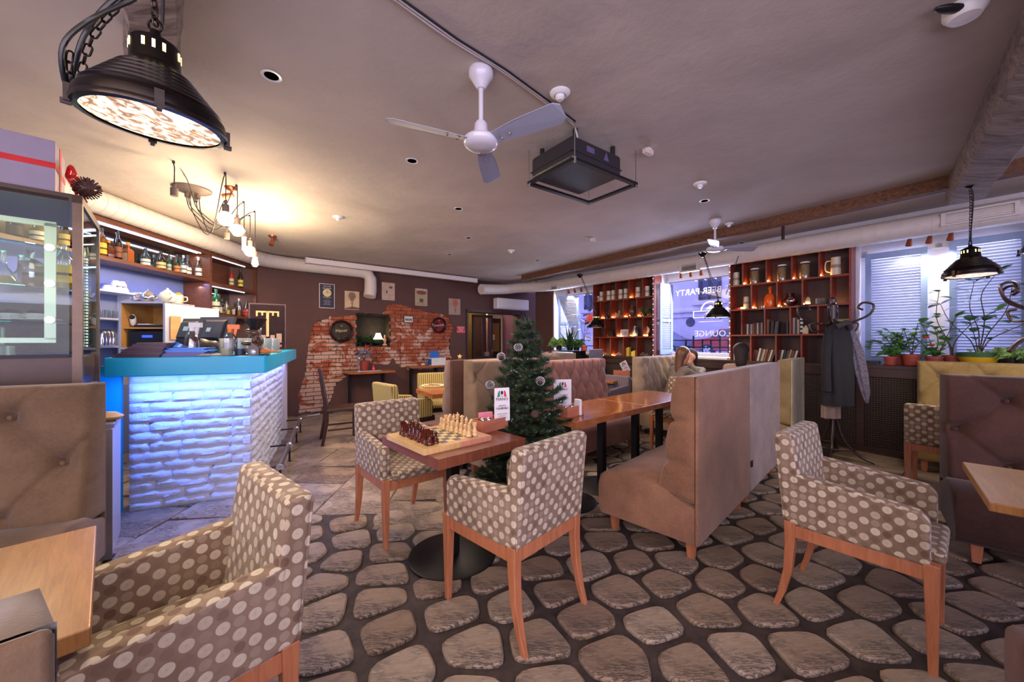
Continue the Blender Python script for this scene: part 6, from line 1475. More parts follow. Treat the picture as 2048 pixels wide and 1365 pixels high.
t, w, h = picture('wall_print', 'pale sketch print with a crescent balloon and a tower', 763, 566, 789, 601, (184, 158, 142)); flat(t, disc(w * .18, h * .24, w * .14, w * .09), m_ink); flat(t, MB().add([(-w * .22, -.0145, -h * .1), (-w * .02, -.0145, -h * .1), (-w * .12, -.0145, h * .1)], [(0, 1, 2)]).bx(-w * .4, w * .4, -.0145, -.0144, -h * .2, -h * .19), m_ink)
t, w, h = picture('wall_print', 'olive print with a long red airship', 830, 578, 854, 612, (164, 150, 118), edge=(190, 170, 140)); flat(t, disc(0, h * .27, w * .42, h * .12), plain('airship_red', (126, 66, 54), .6)); text('print_title', 'ZEPPELIN', w * .18, wt, t, (0, -.015, h * .43), (radians(90), 0, 0)); flat(t, MB().bx(-w * .16, w * .16, -.015, -.0145, -h * .3, -h * .08), m_ink)
for k in range(3): flat(t, MB().bx(-w * .4, w * .4, -.015, -.0145, -h * (.38 + .03 * k), -h * (.375 + .03 * k)), m_ink)
t, w, h = picture('wall_print', 'grey print of a red and white balloon in clouds', 897, 598, 920, 630, (158, 138, 124)); balloon(t, w * .05, h * .25, w * .24, (186, 96, 76))
t, w, h = picture('framed_photo', 'small black framed photograph on the bricks', 807, 632, 826, 646, (206, 204, 198), edge=(28, 24, 24)); 
for k in range(5): flat(t, MB().bx(-w * .34 + k * w * .15, -w * .24 + k * w * .15, -.0155, -.0145, -h * .22, h * .1), m_black)
t, w, h = picture('wall_notice', 'small red notice plate beside the doorway', 913, 653, 929, 667, (196, 56, 72), 'sign')
for k, s in enumerate(('ВНИМАНИЕ', 'ВЕДЕТСЯ', 'ВИДЕО', 'НАБЛЮДЕНИЕ')): text('notice_line', s, h * .19, wt, t, (0, -.0145, h * (.33 - .2 * k)), (radians(90), 0, 0))
def tray(lab, x, y, rp, col, words, wcol):
    u, z = BW.uz(x, y, -.03); Yd = BW.w(u, -.03).y; r = rp / F * Yd; t = thing('round_tray', lab, 'tray', BW.w(u, -.02, z), BW.a)
    M = Matrix.Rotation(radians(90), 4, 'X')
    obj('rim', MB().lathe([(r * .76, 0), (r * .80, .03), (r * .9, .045), (r, .03), (r, 0), (r * .76, 0)], 40, M=M, caps=False), plain('maroon_lacquer', (58, 26, 24), .25, .2, var=.05), t, smooth=50)
    obj('tray_face', MB().lathe([(0, .012), (r * .78, .012)], 40, M=M), plain('tray_face_%d' % col[0], col, .35, .2, var=.1), t)
    for s, dz, sz in words: text('tray_lettering', s, sz * r, wcol, t, (0, -.014, dz * r), (radians(90), radians(-6), 0))
    return t
tray('large round bar tray with gold script left of the niche', 683, 663, 22.5, (74, 62, 42), (('Pilsner', .05, .38), ('*', .42, .3)), gold)
tray('smaller round red tray with white script on the bricks', 878, 651, 16, (132, 34, 32), (('Coca-Cola', .0, .32), ('*', .5, .3)), wt)
# niche contents
un, zn = (nx0 + nx1) / 2, nz0 + .005
ul, _ = BW.uz(757, 680, .12); nl = thing('table_lamp', 'little table lamp with glowing white shade in the niche', 'lamp', BW.w(ul, .14, zn), BW.a)
obj('base', MB().lathe([(0, 0), (.04, 0), (.04, .01), (.012, .02), (.02, .06), (.008, .1), (.008, .16), (0, .16)], 14), m_bronze, nl, smooth=50); obj('shade', MB().lathe([(.10, .13), (.075, .17), (.05, .24), (.045, .26)], 24, caps=False), emis('lit_lampshade', (255, 240, 205), 3.0), nl, smooth=60)
light('niche_lamp_light', 'POINT', BW.w(ul, .14, zn + .30), 2.5, WARM, .03)
def leafy(mb, p, n, L, W, spread, up=.6, seed=0, curve=.3):
    rr = random.Random(seed)
    for k in range(n):
        a = rr.uniform(0, 2 * pi); el = rr.uniform(up - .5, up + .5); l = L * rr.uniform(.6, 1.15); d = Vector((cos(a) * cos(el), sin(a) * cos(el), sin(el))); s = Vector((-sin(a), cos(a), 0))
        b = Vector(p) + Vector((rr.uniform(-spread, spread), rr.uniform(-spread, spread), rr.uniform(-spread, spread) * .5)); m = b + d * l * .5; e = b + d * l + Vector((0, 0, -curve * l))
        mb.add([b, m + s * W / 2, e, m - s * W / 2], [(0, 1, 2), (0, 2, 3)])
m_leafd = plain('dark_green_foliage', (38, 66, 34), .6, var=.35, scale=30); m_leafg = plain('green_foliage', (72, 122, 58), .5, var=.35, scale=25); m_leafl = plain('light_green_foliage', (140, 176, 100), .5, var=.25, scale=25)
for k, du in enumerate((-.22, .0, .2)):
    mb = MB(); leafy(mb, (0, 0, .08), 90, .2, .02, .05, .6, k)
    t = thing('niche_fern', ['feathery fern at the left of the niche', 'feathery fern in the middle of the niche', 'fern behind the little lamp'][k], 'plant', BW.w(un + du, .22, zn), 0); obj('foliage', mb, m_leafd, t, kind='stuff'); obj('pot', MB().lathe([(0, 0), (.05, 0), (.06, .09), (0, .09)], 12), m_dark, t)
fl = thing('figurine', 'small pale figurine standing right of the lamp in the niche', 'figurine', BW.w(nx1 - .09, .08, zn)); obj('body', MB().lathe([(0, 0), (.05, 0), (.05, .02), (.02, .05), (.035, .1), (.03, .14), (.012, .16), (.022, .19), (.01, .22), (0, .225)], 10), plain('pink_terracotta', (206, 150, 122), .6, bump=.4), fl, smooth=50)
# ---------------------------------------------------------------- chess table
pA = T(851.2, 901.3, .782); pB = T(774, 867.3, .782); pC = T(983.2, 872.3, .782)
e1 = (pC - pA); e2 = (pB - pA); bs = .45; d1 = Vector((e1.x, e1.y, 0)).normalized(); d2 = Vector((-d1.y, d1.x, 0))
cc = (pB + pC) / 2; cb_ = thing('chess_board', 'folding wooden chess board set out on the square table', 'board', (cc.x, cc.y, .7505), atan2(d1.y, d1.x))
m_pale = wood('pale_board_wood', (198, 154, 96), (222, 184, 126), .35, (12, 1, 1), 4, .02); m_pink = wood('rosy_board_side', (190, 128, 100), (212, 152, 122), .4, (12, 1, 1), 4, .02)
for s in (-1, 1): obj('board_half', MB().bx(s * bs / 4 - bs / 4 + .0006, s * bs / 4 + bs / 4 - .0006, -bs / 2, bs / 2, 0, .030), m_pale if s < 0 else m_pink, cb_)
sqz = .0305; g0 = .044; md = plain('dark_chess_square', (62, 56, 40), .5, var=.2, scale=60)
m_sqd = mesh('dark_square', MB().bx(-g0 / 2, g0 / 2, -g0 / 2, g0 / 2, 0, .0006), md); m_sql = mesh('light_square', MB().bx(-g0 / 2, g0 / 2, -g0 / 2, g0 / 2, 0, .0006), plain('pale_chess_square', (216, 188, 136), .4, var=.08))
for i in range(8):
    for j in range(8): obj('dark_square' if (i + j) % 2 == 0 else 'light_square', m_sqd if (i + j) % 2 == 0 else m_sql, None, cb_, ((i - 3.5) * (g0 + .0005), (j - 3.5) * (g0 + .0005), .030))
for k in range(18): obj('nail_dot', MB().bx(-.002, .002, -.002, .002, 0, .0004), md, cb_, (-bs / 2 + .016, -.18 + k * .021, .030)) if k % 2 == 0 else None
PR = {'pawn': ([(0, 0), (.0155, 0), (.0165, .006), (.013, .012), (.0145, .018), (.009, .026), (.007, .034), (.0105, .038), (.006, .041), (.0092, .049), (.008, .056), (0, .060)]),
 'rook': ([(0, 0), (.018, 0), (.019, .007), (.015, .014), (.0165, .021), (.010, .030), (.009, .046), (.0125, .052), (.0125, .068), (.008, .068), (.008, .062), (0, .062)]),
 'bishop': ([(0, 0), (.018, 0), (.019, .007), (.014, .014), (.016, .021), (.009, .032), (.007, .050), (.012, .054), (.006, .058), (.010, .066), (.009, .075), (.003, .082), (.003, .086), (0, .088)]),
 'queen': ([(0, 0), (.019, 0), (.020, .008), (.015, .015), (.017, .023), (.010, .035), (.008, .056), (.013, .061), (.007, .065), (.009, .074), (.014, .084), (.008, .082), (.004, .090), (0, .092)]),
 'king': ([(0, 0), (.019, 0), (.020, .008), (.015, .015), (.017, .023), (.010, .036), (.008, .060), (.013, .065), (.008, .069), (.010, .080), (.013, .088), (.004, .090), (.003, .1), (0, .101)])}
mW = wood('boxwood', (206, 168, 112), (228, 196, 146), .35, (3, 3, 1), 8, .02); mB_ = wood('dark_red_lacquer', (58, 20, 12), (96, 38, 22), .14, (3, 3, 1), 8, .0)
def knight_mb():
    mb = MB().lathe([(0, 0), (.018, 0), (.019, .007), (.015, .014), (.016, .021), (.011, .028), (0, .028)], 16)
    pr = [(-.012, .026), (.010, .026), (.012, .040), (.008, .050), (.013, .052), (.020, .046), (.023, .052), (.012, .066), (.002, .074), (-.004, .080), (-.006, .072), (-.014, .062), (-.017, .045)]
    n = len(pr); mb.add([(a, -.007, b) for a, b in pr] + [(a, .007, b) for a, b in pr], [tuple(range(n)), tuple(range(2 * n - 1, n - 1, -1))] + [(i, n + i, n + (i + 1) % n, (i + 1) % n) for i in range(n)])
    mb.f = mb.f; return mb
ml = {}
for k, pr in PR.items(): ml[k] = [mesh(k, MB().lathe(pr, 18), m, 40) for m in (mW, mB_)]
ml['knight'] = [mesh('knight', knight_mb(), m, 40) for m in (mW, mB_)]
ca_, sa_ = cos(cb_.rotation_euler.z), sin(cb_.rotation_euler.z)
FILES = ['near-left', 'second', 'third', 'fourth', 'fifth', 'sixth', 'seventh', 'far']
def place_piece(kind, side, x, y, label, rz=0, group=None):
    gx, gy = x * (g0 + .0005), y * (g0 + .0005)
    o = obj(kind if kind != 'knight' else 'knight', ml[kind][side], None, loc=(cc.x + gx * ca_ - gy * sa_, cc.y + gx * sa_ + gy * ca_, .7505 + .0308), rz=cb_.rotation_euler.z + rz); o.scale = (1.12,) * 3; return tag(o, label, 'chess piece', group)
order = ['rook', 'knight', 'bishop', 'queen', 'king', 'bishop', 'knight', 'rook']
ends = lambda j: 'at the camera end' if j < 4 else 'at the far end'
for j, k in enumerate(order):
    place_piece(k, 1, -3.5 + rnd(-.1, .1), j - 3.5, 'dark red %s %s of the back rank on the left' % (k, ends(j) if k in ('rook', 'knight', 'bishop') else 'in the middle'), rnd(-.4, .4) if k != 'knight' else radians(-60))
    place_piece(k, 0, 3.5 + rnd(-.1, .1), j - 3.5, 'pale wooden %s %s of the back rank by the caddy' % (k, ends(j) if k in ('rook', 'knight', 'bishop') else 'in the middle'), rnd(-.4, .4) if k != 'knight' else radians(200))
for j in range(8):
    place_piece('pawn', 1, -2.5 + rnd(-.12, .12), j - 3.5, ORD[j] + ' dark red pawn counted from the camera end', 0, 'dark pawns on the board'); place_piece('pawn', 0, 2.5 + rnd(-.12, .12), j - 3.5, ORD[j] + ' pale pawn counted from the camera end', 0, 'pale pawns on the board')

# table caddies with flag cards -----------------------------------------------
m_caddy = wood('caddy_wood', (170, 100, 74), (196, 126, 94), .5, (1, 1, 10)); m_card = plain('white_card', (228, 222, 222), .4, var=0)
def caddy(p, rz, lab, w=.22, d=.12, h=.075, leaf=True, mirror=False):
    t = thing('caddy', 'wooden caddy box ' + lab, 'box', p, rz); b = .008
    for a in (MB().bx(-w / 2, w / 2, -d / 2, -d / 2 + b, .008, h), MB().bx(-w / 2, w / 2, d / 2 - b, d / 2, .008, h), MB().bx(-w / 2, -w / 2 + b, -d / 2 + b, d / 2 - b, .008, h), MB().bx(w / 2 - b, w / 2, -d / 2 + b, d / 2 - b, .008, h)): obj('side_board', a, m_caddy, t)
    obj('bottom_board', MB().bx(-w / 2, w / 2, -d / 2, d / 2, 0, .008), m_caddy, t)
    return t
def flag_card(p, rz, lab, h=.22, w=.13, curve=.35, lean=0.0):
    t = thing('menu_card', lab, 'card', p, rz, rot=(lean, 0, rz))
    mb = MB(); f = lambda u, v: ((u - .5) * w * (1 - .22 * curve * v * v * (1 if u < .5 else .2)), curve * .12 * v * v * h, v * h)
    mb.grid(lambda u, v: f(u, v), 6, 8); mb.grid(lambda u, v: (f(u, v)[0], f(u, v)[1] + .002, f(u, v)[2]), 6, 8, True); obj('card_sheet', mb, m_card, t, smooth=60)
    def at(z): return -.0022 + (curve * .12 * (z / h) ** 2 * h)
    gr = plain('print_green', (60, 130, 80), .5, var=0); rd_ = plain('print_red', (206, 60, 60), .5, var=0); R_ = radians(90)
    zz = h * .83
    obj('logo', MB().add([(-.036, at(zz), zz - .022), (-.015, at(zz), zz - .022), (-.015, at(zz) - .001, zz + .022), (-.026, at(zz), zz + .014)], [(0, 1, 2, 3)]), gr, t)
    obj('logo', MB().add([(.015, at(zz), zz - .022), (.036, at(zz), zz - .022), (.026, at(zz), zz + .014), (.015, at(zz) - .001, zz + .022)], [(0, 1, 2, 3)]), rd_, t)
    obj('logo', disc(0, zz + .006, .009, .013, at(zz) - .0006, 16).bx(-.0012, .0012, at(zz) - .001, at(zz) - .0006, zz - .018, zz - .004).bx(-.007, .007, at(zz) - .001, at(zz) - .0006, zz - .02, zz - .018), m_black, t)
    for s, k, sz in (('PIANO', .66, .030), ('ИГРАЕМ', .46, .013), ('МАФИЮ', .38, .022), ('каждую пятницу', .22, .009), ('в зале кафе', .16, .009), ('начало в 19:00', .10, .009)):
        text('card_lettering', s, sz, m_black, t, (0, at(k * h) - .0006, k * h), (R_, 0, 0), ext=.0001)
    return t
def shaker(lab, p):
    t = thing('shaker', lab, 'shaker', p); obj('glass_body', MB().lathe([(0, 0), (.018, 0), (.02, .01), (.016, .05), (0, .05)], 12), m_clear, t, smooth=50); obj('cap', MB().lathe([(.017, .048), (.018, .062), (.01, .07), (0, .071)], 12), m_chrome, t, smooth=50); return t
q = T(968, 866, .75); caddy((q.x + .03, q.y + .10, .7505), tang + .1, 'on the chess table by the tree', w=.24)
cq = Vector((q.x + .03, q.y + .10))
flag_card((cq.x + .085, cq.y + .02, .80), radians(25), 'curved white cafe card in the chess table caddy', h=.225, w=.115)
for k in range(2): shaker(['left', 'right'][k] + ' glass salt shaker in the chess table caddy', (cq.x - .045 + .04 * k, cq.y - .02 + .02 * k, .759))
tag(obj('napkin', MB().box(0, 0, .045, .10, .02, .09), plain('pink_napkin', (226, 130, 150), .7), loc=(cq.x - .03, cq.y + .045, .765), rz=.5), 'pink paper napkins standing in the chess table caddy', 'napkin')
tag(obj('napkin', MB().add([(-.05, -.03, 0), (.05, -.03, .01), (.05, .03, 0), (-.05, .03, .02), (0, 0, .06)], [(0, 1, 4), (1, 2, 4), (2, 3, 4), (3, 0, 4)]), plain('clear_wrap', (226, 220, 216), .2), loc=(cq.x - .11, cq.y + .04, .751)), 'crumpled pale napkin between the chess pieces and the caddy', 'napkin')
q = T(1150, 838, .75); caddy((q.x - .02, q.y + .13, .7505), atan2(td.y, td.x), 'at the near end of the long table', w=.2, h=.08)
flag_card((q.x - .075, q.y + .15, .80), radians(12), 'white cafe card standing at the near end of the long table', h=.235, w=.15, curve=.05)
for k in range(2): shaker(['left', 'right'][k] + ' glass shaker on the long table caddy', (q.x - .06 + .055 * k, q.y + .10 + .03 * k, .765))
nd = thing('napkin_holder', 'white rounded napkin holder at the end of the long table', 'holder', (q.x + .07, q.y + .11, .7505), radians(40)); obj('body', MB().add([], []).prism([(-.012, -.0), (.012, 0), (.012, .07), (-.012, .07)], 0, .13), m_offwhite, nd, bevel=.01, seg=3)
q = T(1243, 752, .75); caddy((q.x, q.y, .7505), radians(-10), 'on the small table by the shelves', w=.26, d=.14, h=.09); 
c4 = flag_card((q.x + .12, q.y + .05, .81), radians(10), 'tilted pale card in the small table caddy', h=.2, w=.13, curve=.1); c4.rotation_euler = (0, radians(-28), radians(10))
for k, dx in enumerate((.22, .27)): bottle(['white', 'brown'][k] + ' sauce bottle beside the small table caddy', (q.x + dx, q.y + .04 * k, .7505), 'slim', ((226, 222, 216), (96, 60, 44))[k], None, (150, 40, 40), .55)
tag(obj('napkin', MB().bx(-.1, .1, -.05, .05, 0, .008), m_card, loc=(q.x - .32, q.y, .7505), rz=-.3), 'white napkin with cutlery lying on the small table', 'napkin')

# plate of food and felt tree on the striped-chair table ------------------------
q = T(866, 773, .75); pt = thing('plate', 'white oval plate of snacks on the oak table', 'plate', (q.x, q.y, .7505)); obj('dish', MB().lathe([(0, 0), (.09, 0), (.155, .014), (.15, .018), (.09, .006), (0, .006)], 32), plain('cream_china', (226, 212, 180), .3, var=0), pt, smooth=50)
random.seed(4); fm = MB(); fm2 = MB()
for k in range(26):
    a = rnd(0, 6.3); r_ = rnd(.01, .11); (fm if k % 2 else fm2).ball((r_ * cos(a), r_ * sin(a), .014), rnd(.012, .022), 6, 4, (1.3, .9, .6))
obj('snacks', fm, plain('toast_brown', (176, 120, 60), .7, var=.3), pt, kind='stuff'); obj('greens', fm2, plain('olive_greens', (84, 82, 44), .6, var=.3), pt, kind='stuff')
q = T(915, 770, .75); tt = thing('felt_tree', 'grey felt Christmas tree with gold star on the oak table', 'ornament', (q.x + .03, q.y, .7505), radians(10)); gf = plain('grey_felt', (66, 64, 58), .9, bump=.3)
obj('tree_panel', MB().add([(-.13, -.01, .04), (.13, -.01, .04), (.02, -.01, .36), (-.02, -.01, .36), (-.13, .01, .04), (.13, .01, .04), (.02, .01, .36), (-.02, .01, .36)], [(0, 1, 2, 3), (7, 6, 5, 4), (0, 4, 5, 1), (1, 5, 6, 2), (2, 6, 7, 3), (3, 7, 4, 0)]), gf, tt)
for x, z, r_ in ((-.02, .27, .026), (.04, .21, .022), (-.03, .13, .032), (.05, .13, .016)): obj('ornament_disc', disc(x, z, r_, r_, -.012, 14), plain('cream_felt', (222, 196, 170), .8, var=.2, scale=60), tt)
obj('wooden_base', MB().bx(-.12, .12, -.03, .03, 0, .04), m_table2, tt)
sm = MB(); pts = [((.036 if k % 2 == 0 else .015) * sin(pi * k / 5), .385 + (.036 if k % 2 == 0 else .015) * cos(pi * k / 5)) for k in range(10)]
sm.add([(a, -.008, b) for a, b in pts] + [(a, .008, b) for a, b in pts], [tuple(range(10)), tuple(range(19, 9, -1))] + [(i, 10 + i, 10 + (i + 1) % 10, (i + 1) % 10) for i in range(10)]); obj('star', sm, plain('gold_star', (226, 186, 96), .35, .3), tt)
tag(obj('bread_stick', MB().box(0, 0, .012, .16, .05, .024), plain('bread', (222, 168, 84), .7), loc=(q.x - .02, q.y - .09, .7505), rz=.3), 'pale wooden block lying in front of the felt tree', 'block')
# wall tables: box, poinsettia and small things ------------------------------------
u = BW.u(872, -.17); p = BW.w(u, -.17, .80 + FZ + .001); t = thing('drinks_box', 'blue and white carton with coloured labels on the wall table', 'box', p, BW.a); bl_ = plain('carton_blue', (38, 104, 196), .5, var=.04)
zt_ = BW.uz(872, 716, -.17)[1] - p.z
obj('carton', MB().bx(-.17, .17, -.13, .13, 0, zt_), m_offwhite, t); obj('blue_side', MB().bx(-.173, -.17, -.12, .12, .01, zt_ - .02), bl_, t); obj('open_flap', MB().bx(-.14, .06, .0, .01, zt_, zt_ + .15), bl_, t)
for k in range(3): obj('label_stripe', MB().bx(-.12 + .16 * (k % 2), -.02 + .16 * (k % 2), -.132, -.13, zt_ * (.72 - .2 * (k // 2)), zt_ * (.77 - .2 * (k // 2))), plain('mint_label', (150, 220, 206), .5), t)
tag(obj('crumpled_wrap', MB().ball((0, 0, .03), .03, 8, 6, (1.4, 1, .8)), m_offwhite, loc=BW.w(BW.u(846, -.2), -.2, .80 + FZ)), 'crumpled white wrap beside the small water bottle', 'wrap')
bottle('small plastic water bottle with a red cap on the wall table', BW.w(BW.u(855, -.22), -.22, .80 + FZ + .001), 'slim', (206, 206, 224), None, (200, 60, 50), .62)
bp = BW.w(BW.u(728, -.3), -.3, .76 + FZ + .001); t = thing('potted_poinsettia', 'silver-blue artificial poinsettia in a red pot on the wall table', 'plant', bp)
obj('pot', MB().lathe([(0, 0), (.07, 0), (.10, .17), (.105, .19), (.09, .19), (0, .17)], 18), plain('red_clay_pot', (150, 60, 48), .5), t, smooth=40)
mb = MB(); leafy(mb, (-.05, 0, .32), 30, .15, .06, .06, .4, 5); leafy(mb, (.06, 0, .34), 24, .14, .05, .06, .4, 6); obj('silver_petals', mb, plain('silver_petal', (176, 176, 192), .3, .3, var=.4, scale=20), t, kind='stuff')
mb = MB(); leafy(mb, (-.04, -.02, .32), 12, .12, .05, .03, .5, 7); obj('navy_petals', mb, plain('navy_petal', (70, 76, 104), .4, var=.3), t); mb = MB(); leafy(mb, (.05, 0, .44), 8, .12, .02, .02, 1.2, 8); obj('red_sprig', mb, plain('red_sprig', (190, 40, 36), .5), t)
obj('stems', MB().tube([(0, 0, .15), (-.04, 0, .3)], .006, 6).tube([(0, 0, .15), (.05, 0, .42)], .006, 6), m_darkwood, t)
gv = BW.w(BW.u(718, -.42), -.42, .76 + FZ + .001); t = thing('vase', 'slim clear glass vase left of the red pot', 'vase', gv); obj('glass_body', MB().lathe([(0, 0), (.03, 0), (.022, .02), (.02, .2), (.035, .26), (.033, .26), (.018, .2), (0, .2)], 14), m_clear, t, smooth=50)
vn = thing('climbing_plant', 'trailing vine with green leaves against the bricks', 'plant', BW.w(BW.u(690, -.05), -.05, 0), BW.a); vp = catmull([(.3, 0, .9), (.15, -.05, 1.35), (-.02, -.03, 1.42), (-.12, 0, 1.30), (-.16, 0, 1.12)], 6); obj('stem', MB().tube(vp, .005, 5), m_darkwood, vn)
vp2 = catmull([(.5, 0, .9), (.75, -.04, 1.2), (1.0, 0, 1.38), (1.1, .0, 1.1), (1.12, 0, .85)], 6); obj('stem', MB().tube(vp2, .005, 5), m_darkwood, vn)
for k, p in enumerate(vp[4:]):
    if k % 2 == 0: mb = MB(); leafy(mb, (0, 0, 0), 1, .12, .07, 0, 0, k); obj('leaf', mb, m_leafg, vn, p)
q = BW.w(BW.u(747, -.42), -.42, .76 + FZ + .001); shk = thing('oil_lamp', 'tiny red glass oil bottle on the wall table', 'bottle', q); obj('glass_body', MB().lathe([(0, 0), (.03, 0), (.03, .06), (.01, .08), (.008, .12), (0, .12)], 12), plain('red_glass', (206, 40, 50), .2, var=0), shk, smooth=50)
q = BW.w(BW.u(738, -.48), -.48, .76 + FZ + .001); tag(obj('magazine', MB().bx(-.22, .22, -.07, .07, 0, .006), plain('blue_white_print', (176, 190, 222), .4, var=.3, scale=25), loc=q, rz=BW.a), 'open blue and white leaflet on the wall table', 'magazine')

# Christmas tree -----------------------------------------------------------------------
random.seed(77)
TP = Vector((.10, 2.86, FZ)); tr = thing('christmas_tree', 'artificial Christmas tree with frosted cones between the tables', 'tree', TP); HT = 1.50
obj('trunk', MB().cyl((0, 0, .05), (0, 0, HT - .1), .018, .006, 8), m_darkwood, tr)
for k in range(3): a = 2 * pi * k / 3 + .4; obj('stand_leg', MB().tube([(0, 0, .12), (.12 * cos(a), .12 * sin(a), .04), (.22 * cos(a), .22 * sin(a), .01)], .010, 6), m_dark, tr)
def needle_mat(n, a, b):
    t = NT(n); co = t.coord(); t.set(col=t.ramp(t.noise(co, 14, 4), [(.35, rgb(*a)), (.65, rgb(*b))]), rough=.5, spec=.4); return t.m
m_ndl = needle_mat('fir_needles', (18, 32, 22), (62, 84, 52)); nd_ = MB(); br = MB(); tips = []
def needles(a, b, dens, L):
    d = b - a; ln = d.length; d.normalize(); s = d.cross(Vector((0, 0, 1))); s = s.normalized() if s.length > .01 else Vector((1, 0, 0)); u = s.cross(d)
    n = int(ln * dens)
    for k in range(n):
        t = (k + random.random()) / n; p = a + (b - a) * t; an = rnd(0, 2 * pi); l = L * rnd(.7, 1.15)
        o = (s * cos(an) + u * sin(an)); e = p + (o * .8 + d * .75).normalized() * l; w = d.cross(o) * .0019
        nd_.add([p - w, p + w, e], [(0, 1, 2)])
lv = 17
for i in range(lv):
    z = .22 + (HT - .30) * i / (lv - 1); R = .44 * (1 - (z / (HT + .04)) ** 1.25) + .03; m = 9 if R > .15 else 6
    if z < .4: R *= .85
    for j in range(m):
        a = 2 * pi * (j + rnd(-.25, .25)) / m + i * .7; rr = R * rnd(.82, 1.14); up = .10 + .5 * (z / HT) ** 2
        c = Vector((cos(a), sin(a), 0)); p0_ = Vector((0, 0, z)); p1_ = p0_ + c * rr * .55 + Vector((0, 0, rr * up * .45)); p2_ = p0_ + c * rr + Vector((0, 0, rr * up))
        br.tube([p0_, p1_, p2_], [.005, .004, .002], 4); needles(p0_ + c * rr * .15, p1_, 900, .040); needles(p1_, p2_, 1000, .040); tips.append(p2_)
        for s in (-1, 1):
            for f in (.3, .5, .68, .85):
                q0_ = p0_.lerp(p2_, f); sd_ = Vector((-c.y, c.x, 0)) * s; q1_ = q0_ + (sd_ * .8 + c * .7).normalized() * rr * .42 * (1.15 - f) * 1.5 + Vector((0, 0, rnd(-.01, .03))); br.tube([q0_, q1_], [.003, .0015], 3); needles(q0_, q1_, 950, .038); tips.append(q1_)
for k in range(3): a = 2 * pi * k / 3; needles(Vector((0, 0, HT - .16)), Vector((.02 * cos(a), .02 * sin(a), HT)), 900, .036)
obj('branches', br, m_darkwood, tr, kind='stuff'); obj('needles', nd_, m_ndl, tr, kind='stuff')
bd = MB(); m_frost = plain('frost_white', (226, 230, 232), .35, var=0)
for p in random.sample(tips, 110):
    for k in range(3): bd.ball(p + Vector((rnd(-.012, .012), rnd(-.012, .012), rnd(-.01, .01))), .0032, 5, 3)
obj('frost_beads', bd, m_frost, tr, kind='stuff')
cm_ = mesh('frosted_cone', pinecone_mb(.055, .026, 8), plain('frosted_cone_brown', (74, 50, 42), .6, var=.3)); fr2 = MB()
for i in range(8):
    for j in range(8): a = 2 * pi * (j + .5 * (i % 2)) / 8; rr = .026 * sin(pi * (.18 + .72 * i / 8)) ** .7 * 1.18; fr2.ball((rr * cos(a), rr * sin(a), .055 * (.08 + .86 * i / 8) + .012), .0034, 5, 3)
fm_ = mesh('frost', fr2, m_frost)
for k, (x, y, dy, lab) in enumerate(((1037, 705, -.16, 'frosted pine cone high on the front of the tree'), (1080, 768, -.24, 'frosted pine cone on the right side of the tree'), (980, 780, -.20, 'frosted pine cone at the left tip above the caddy card'), (1073, 836, -.33, 'plain brown cone low in the middle of the tree'), (1003, 718, -.1, 'small frosted cone at the left edge of the tree'))):
    p = PD(x, y, TP.y + dy); c_ = thing('pine_cone', lab, 'pine cone', p, rot=(rnd(-1.2, 1.2), rnd(-.6, .6), 0)); obj('cone', cm_, None, c_); obj('frost', fm_, None, c_) if k != 3 else None

# ---------------------------------------------------------------- red-brown shelf units on the window wall
def wz(x, y, o=0): return WW.uz(x, y, o)
m_tea = emis('warm_fairy_light', (255, 170, 70), 26)
def shelf_unit(label, xl, xr, zt, zb, rows, vert_px, lights=True, o1=.25):
    u0, u1 = WW.u(xl), WW.u(xr); t = thing('shelf_unit', label, 'shelf', (WW.p.x, WW.p.y, 0), WW.a); th = .024
    obj('side_panel', MB().bx(u0, u0 + th, 0, o1, zb, zt), m_redwood, t); obj('side_panel', MB().bx(u1 - th, u1, 0, o1, zb, zt), m_redwood, t)
    obj('back_panel', MB().bx(u0 + th, u1 - th, o1 - .012, o1, zb, zt), plain('dark_shelf_back', (70, 46, 40), .6, var=.08), t)
    zs_ = [zt] + rows + [zb]
    for z in rows + [zb]: obj('shelf_board', MB().bx(u0 + th, u1 - th, .004, o1 - .012, z - th, z), m_redwood, t)
    obj('top_board', MB().bx(u0, u1, .0, o1, zt, zt + th), m_redwood, t)
    for r, xs in enumerate(vert_px):
        for x in xs:
            u = WW.u(x); obj('divider', MB().bx(u - .010, u + .010, .006, o1 - .012, zs_[r + 1], zs_[r] - (th if r else 0)), m_redwood, t)
            if lights is True or r in lights:
                q = WW.w(u + .03, .10, zs_[r + 1] + .02); light('fairy_light', 'POINT', q, .8, (1.0, .55, .20), .012)
                obj('fairy_bulb', MB().ball((u + .03, .10, zs_[r + 1] + .008), .006, 6, 4), m_tea, t)
    return t, u0, u1, zs_
zt1 = wz(1303, 553)[1]; rL = [wz(1300, y)[1] for y in (592, 632, 673)]; zbL = wz(1300, 716)[1]
S = 4.55
sL, uL0, uL1, zL = shelf_unit('red-brown staggered wall shelf between the two far windows', 1186, 1309, zt1, zbL, rL, [[1080 + a / S for a in (580, 687, 806, 931)], [1080 + a / S for a in (545, 640, 756, 878)], [1080 + a / S for a in (585, 690, 806, 931)], [1080 + a / S for a in (540, 640, 756, 878)]])
zt2 = wz(1698, 491)[1]; rR = [wz(1695, y)[1] for y in (547, 605.7, 667)]; zbR = wz(1696, 731)[1]; S2 = 4.013
sR, uR0, uR1, zR = shelf_unit('large red-brown staggered bookcase left of the plant window', 1458, 1703, zt2, zbR, rR, [[1440 + a / S2 for a in (180, 370, 575, 795)], [1440 + a / S2 for a in (90 + 160, 455, 660, 890)], [1440 + a / S2 for a in (172, 357, 562, 785)], [1440 + a / S2 for a in (245, 447, 652, 860)]], lights=(0, 1))
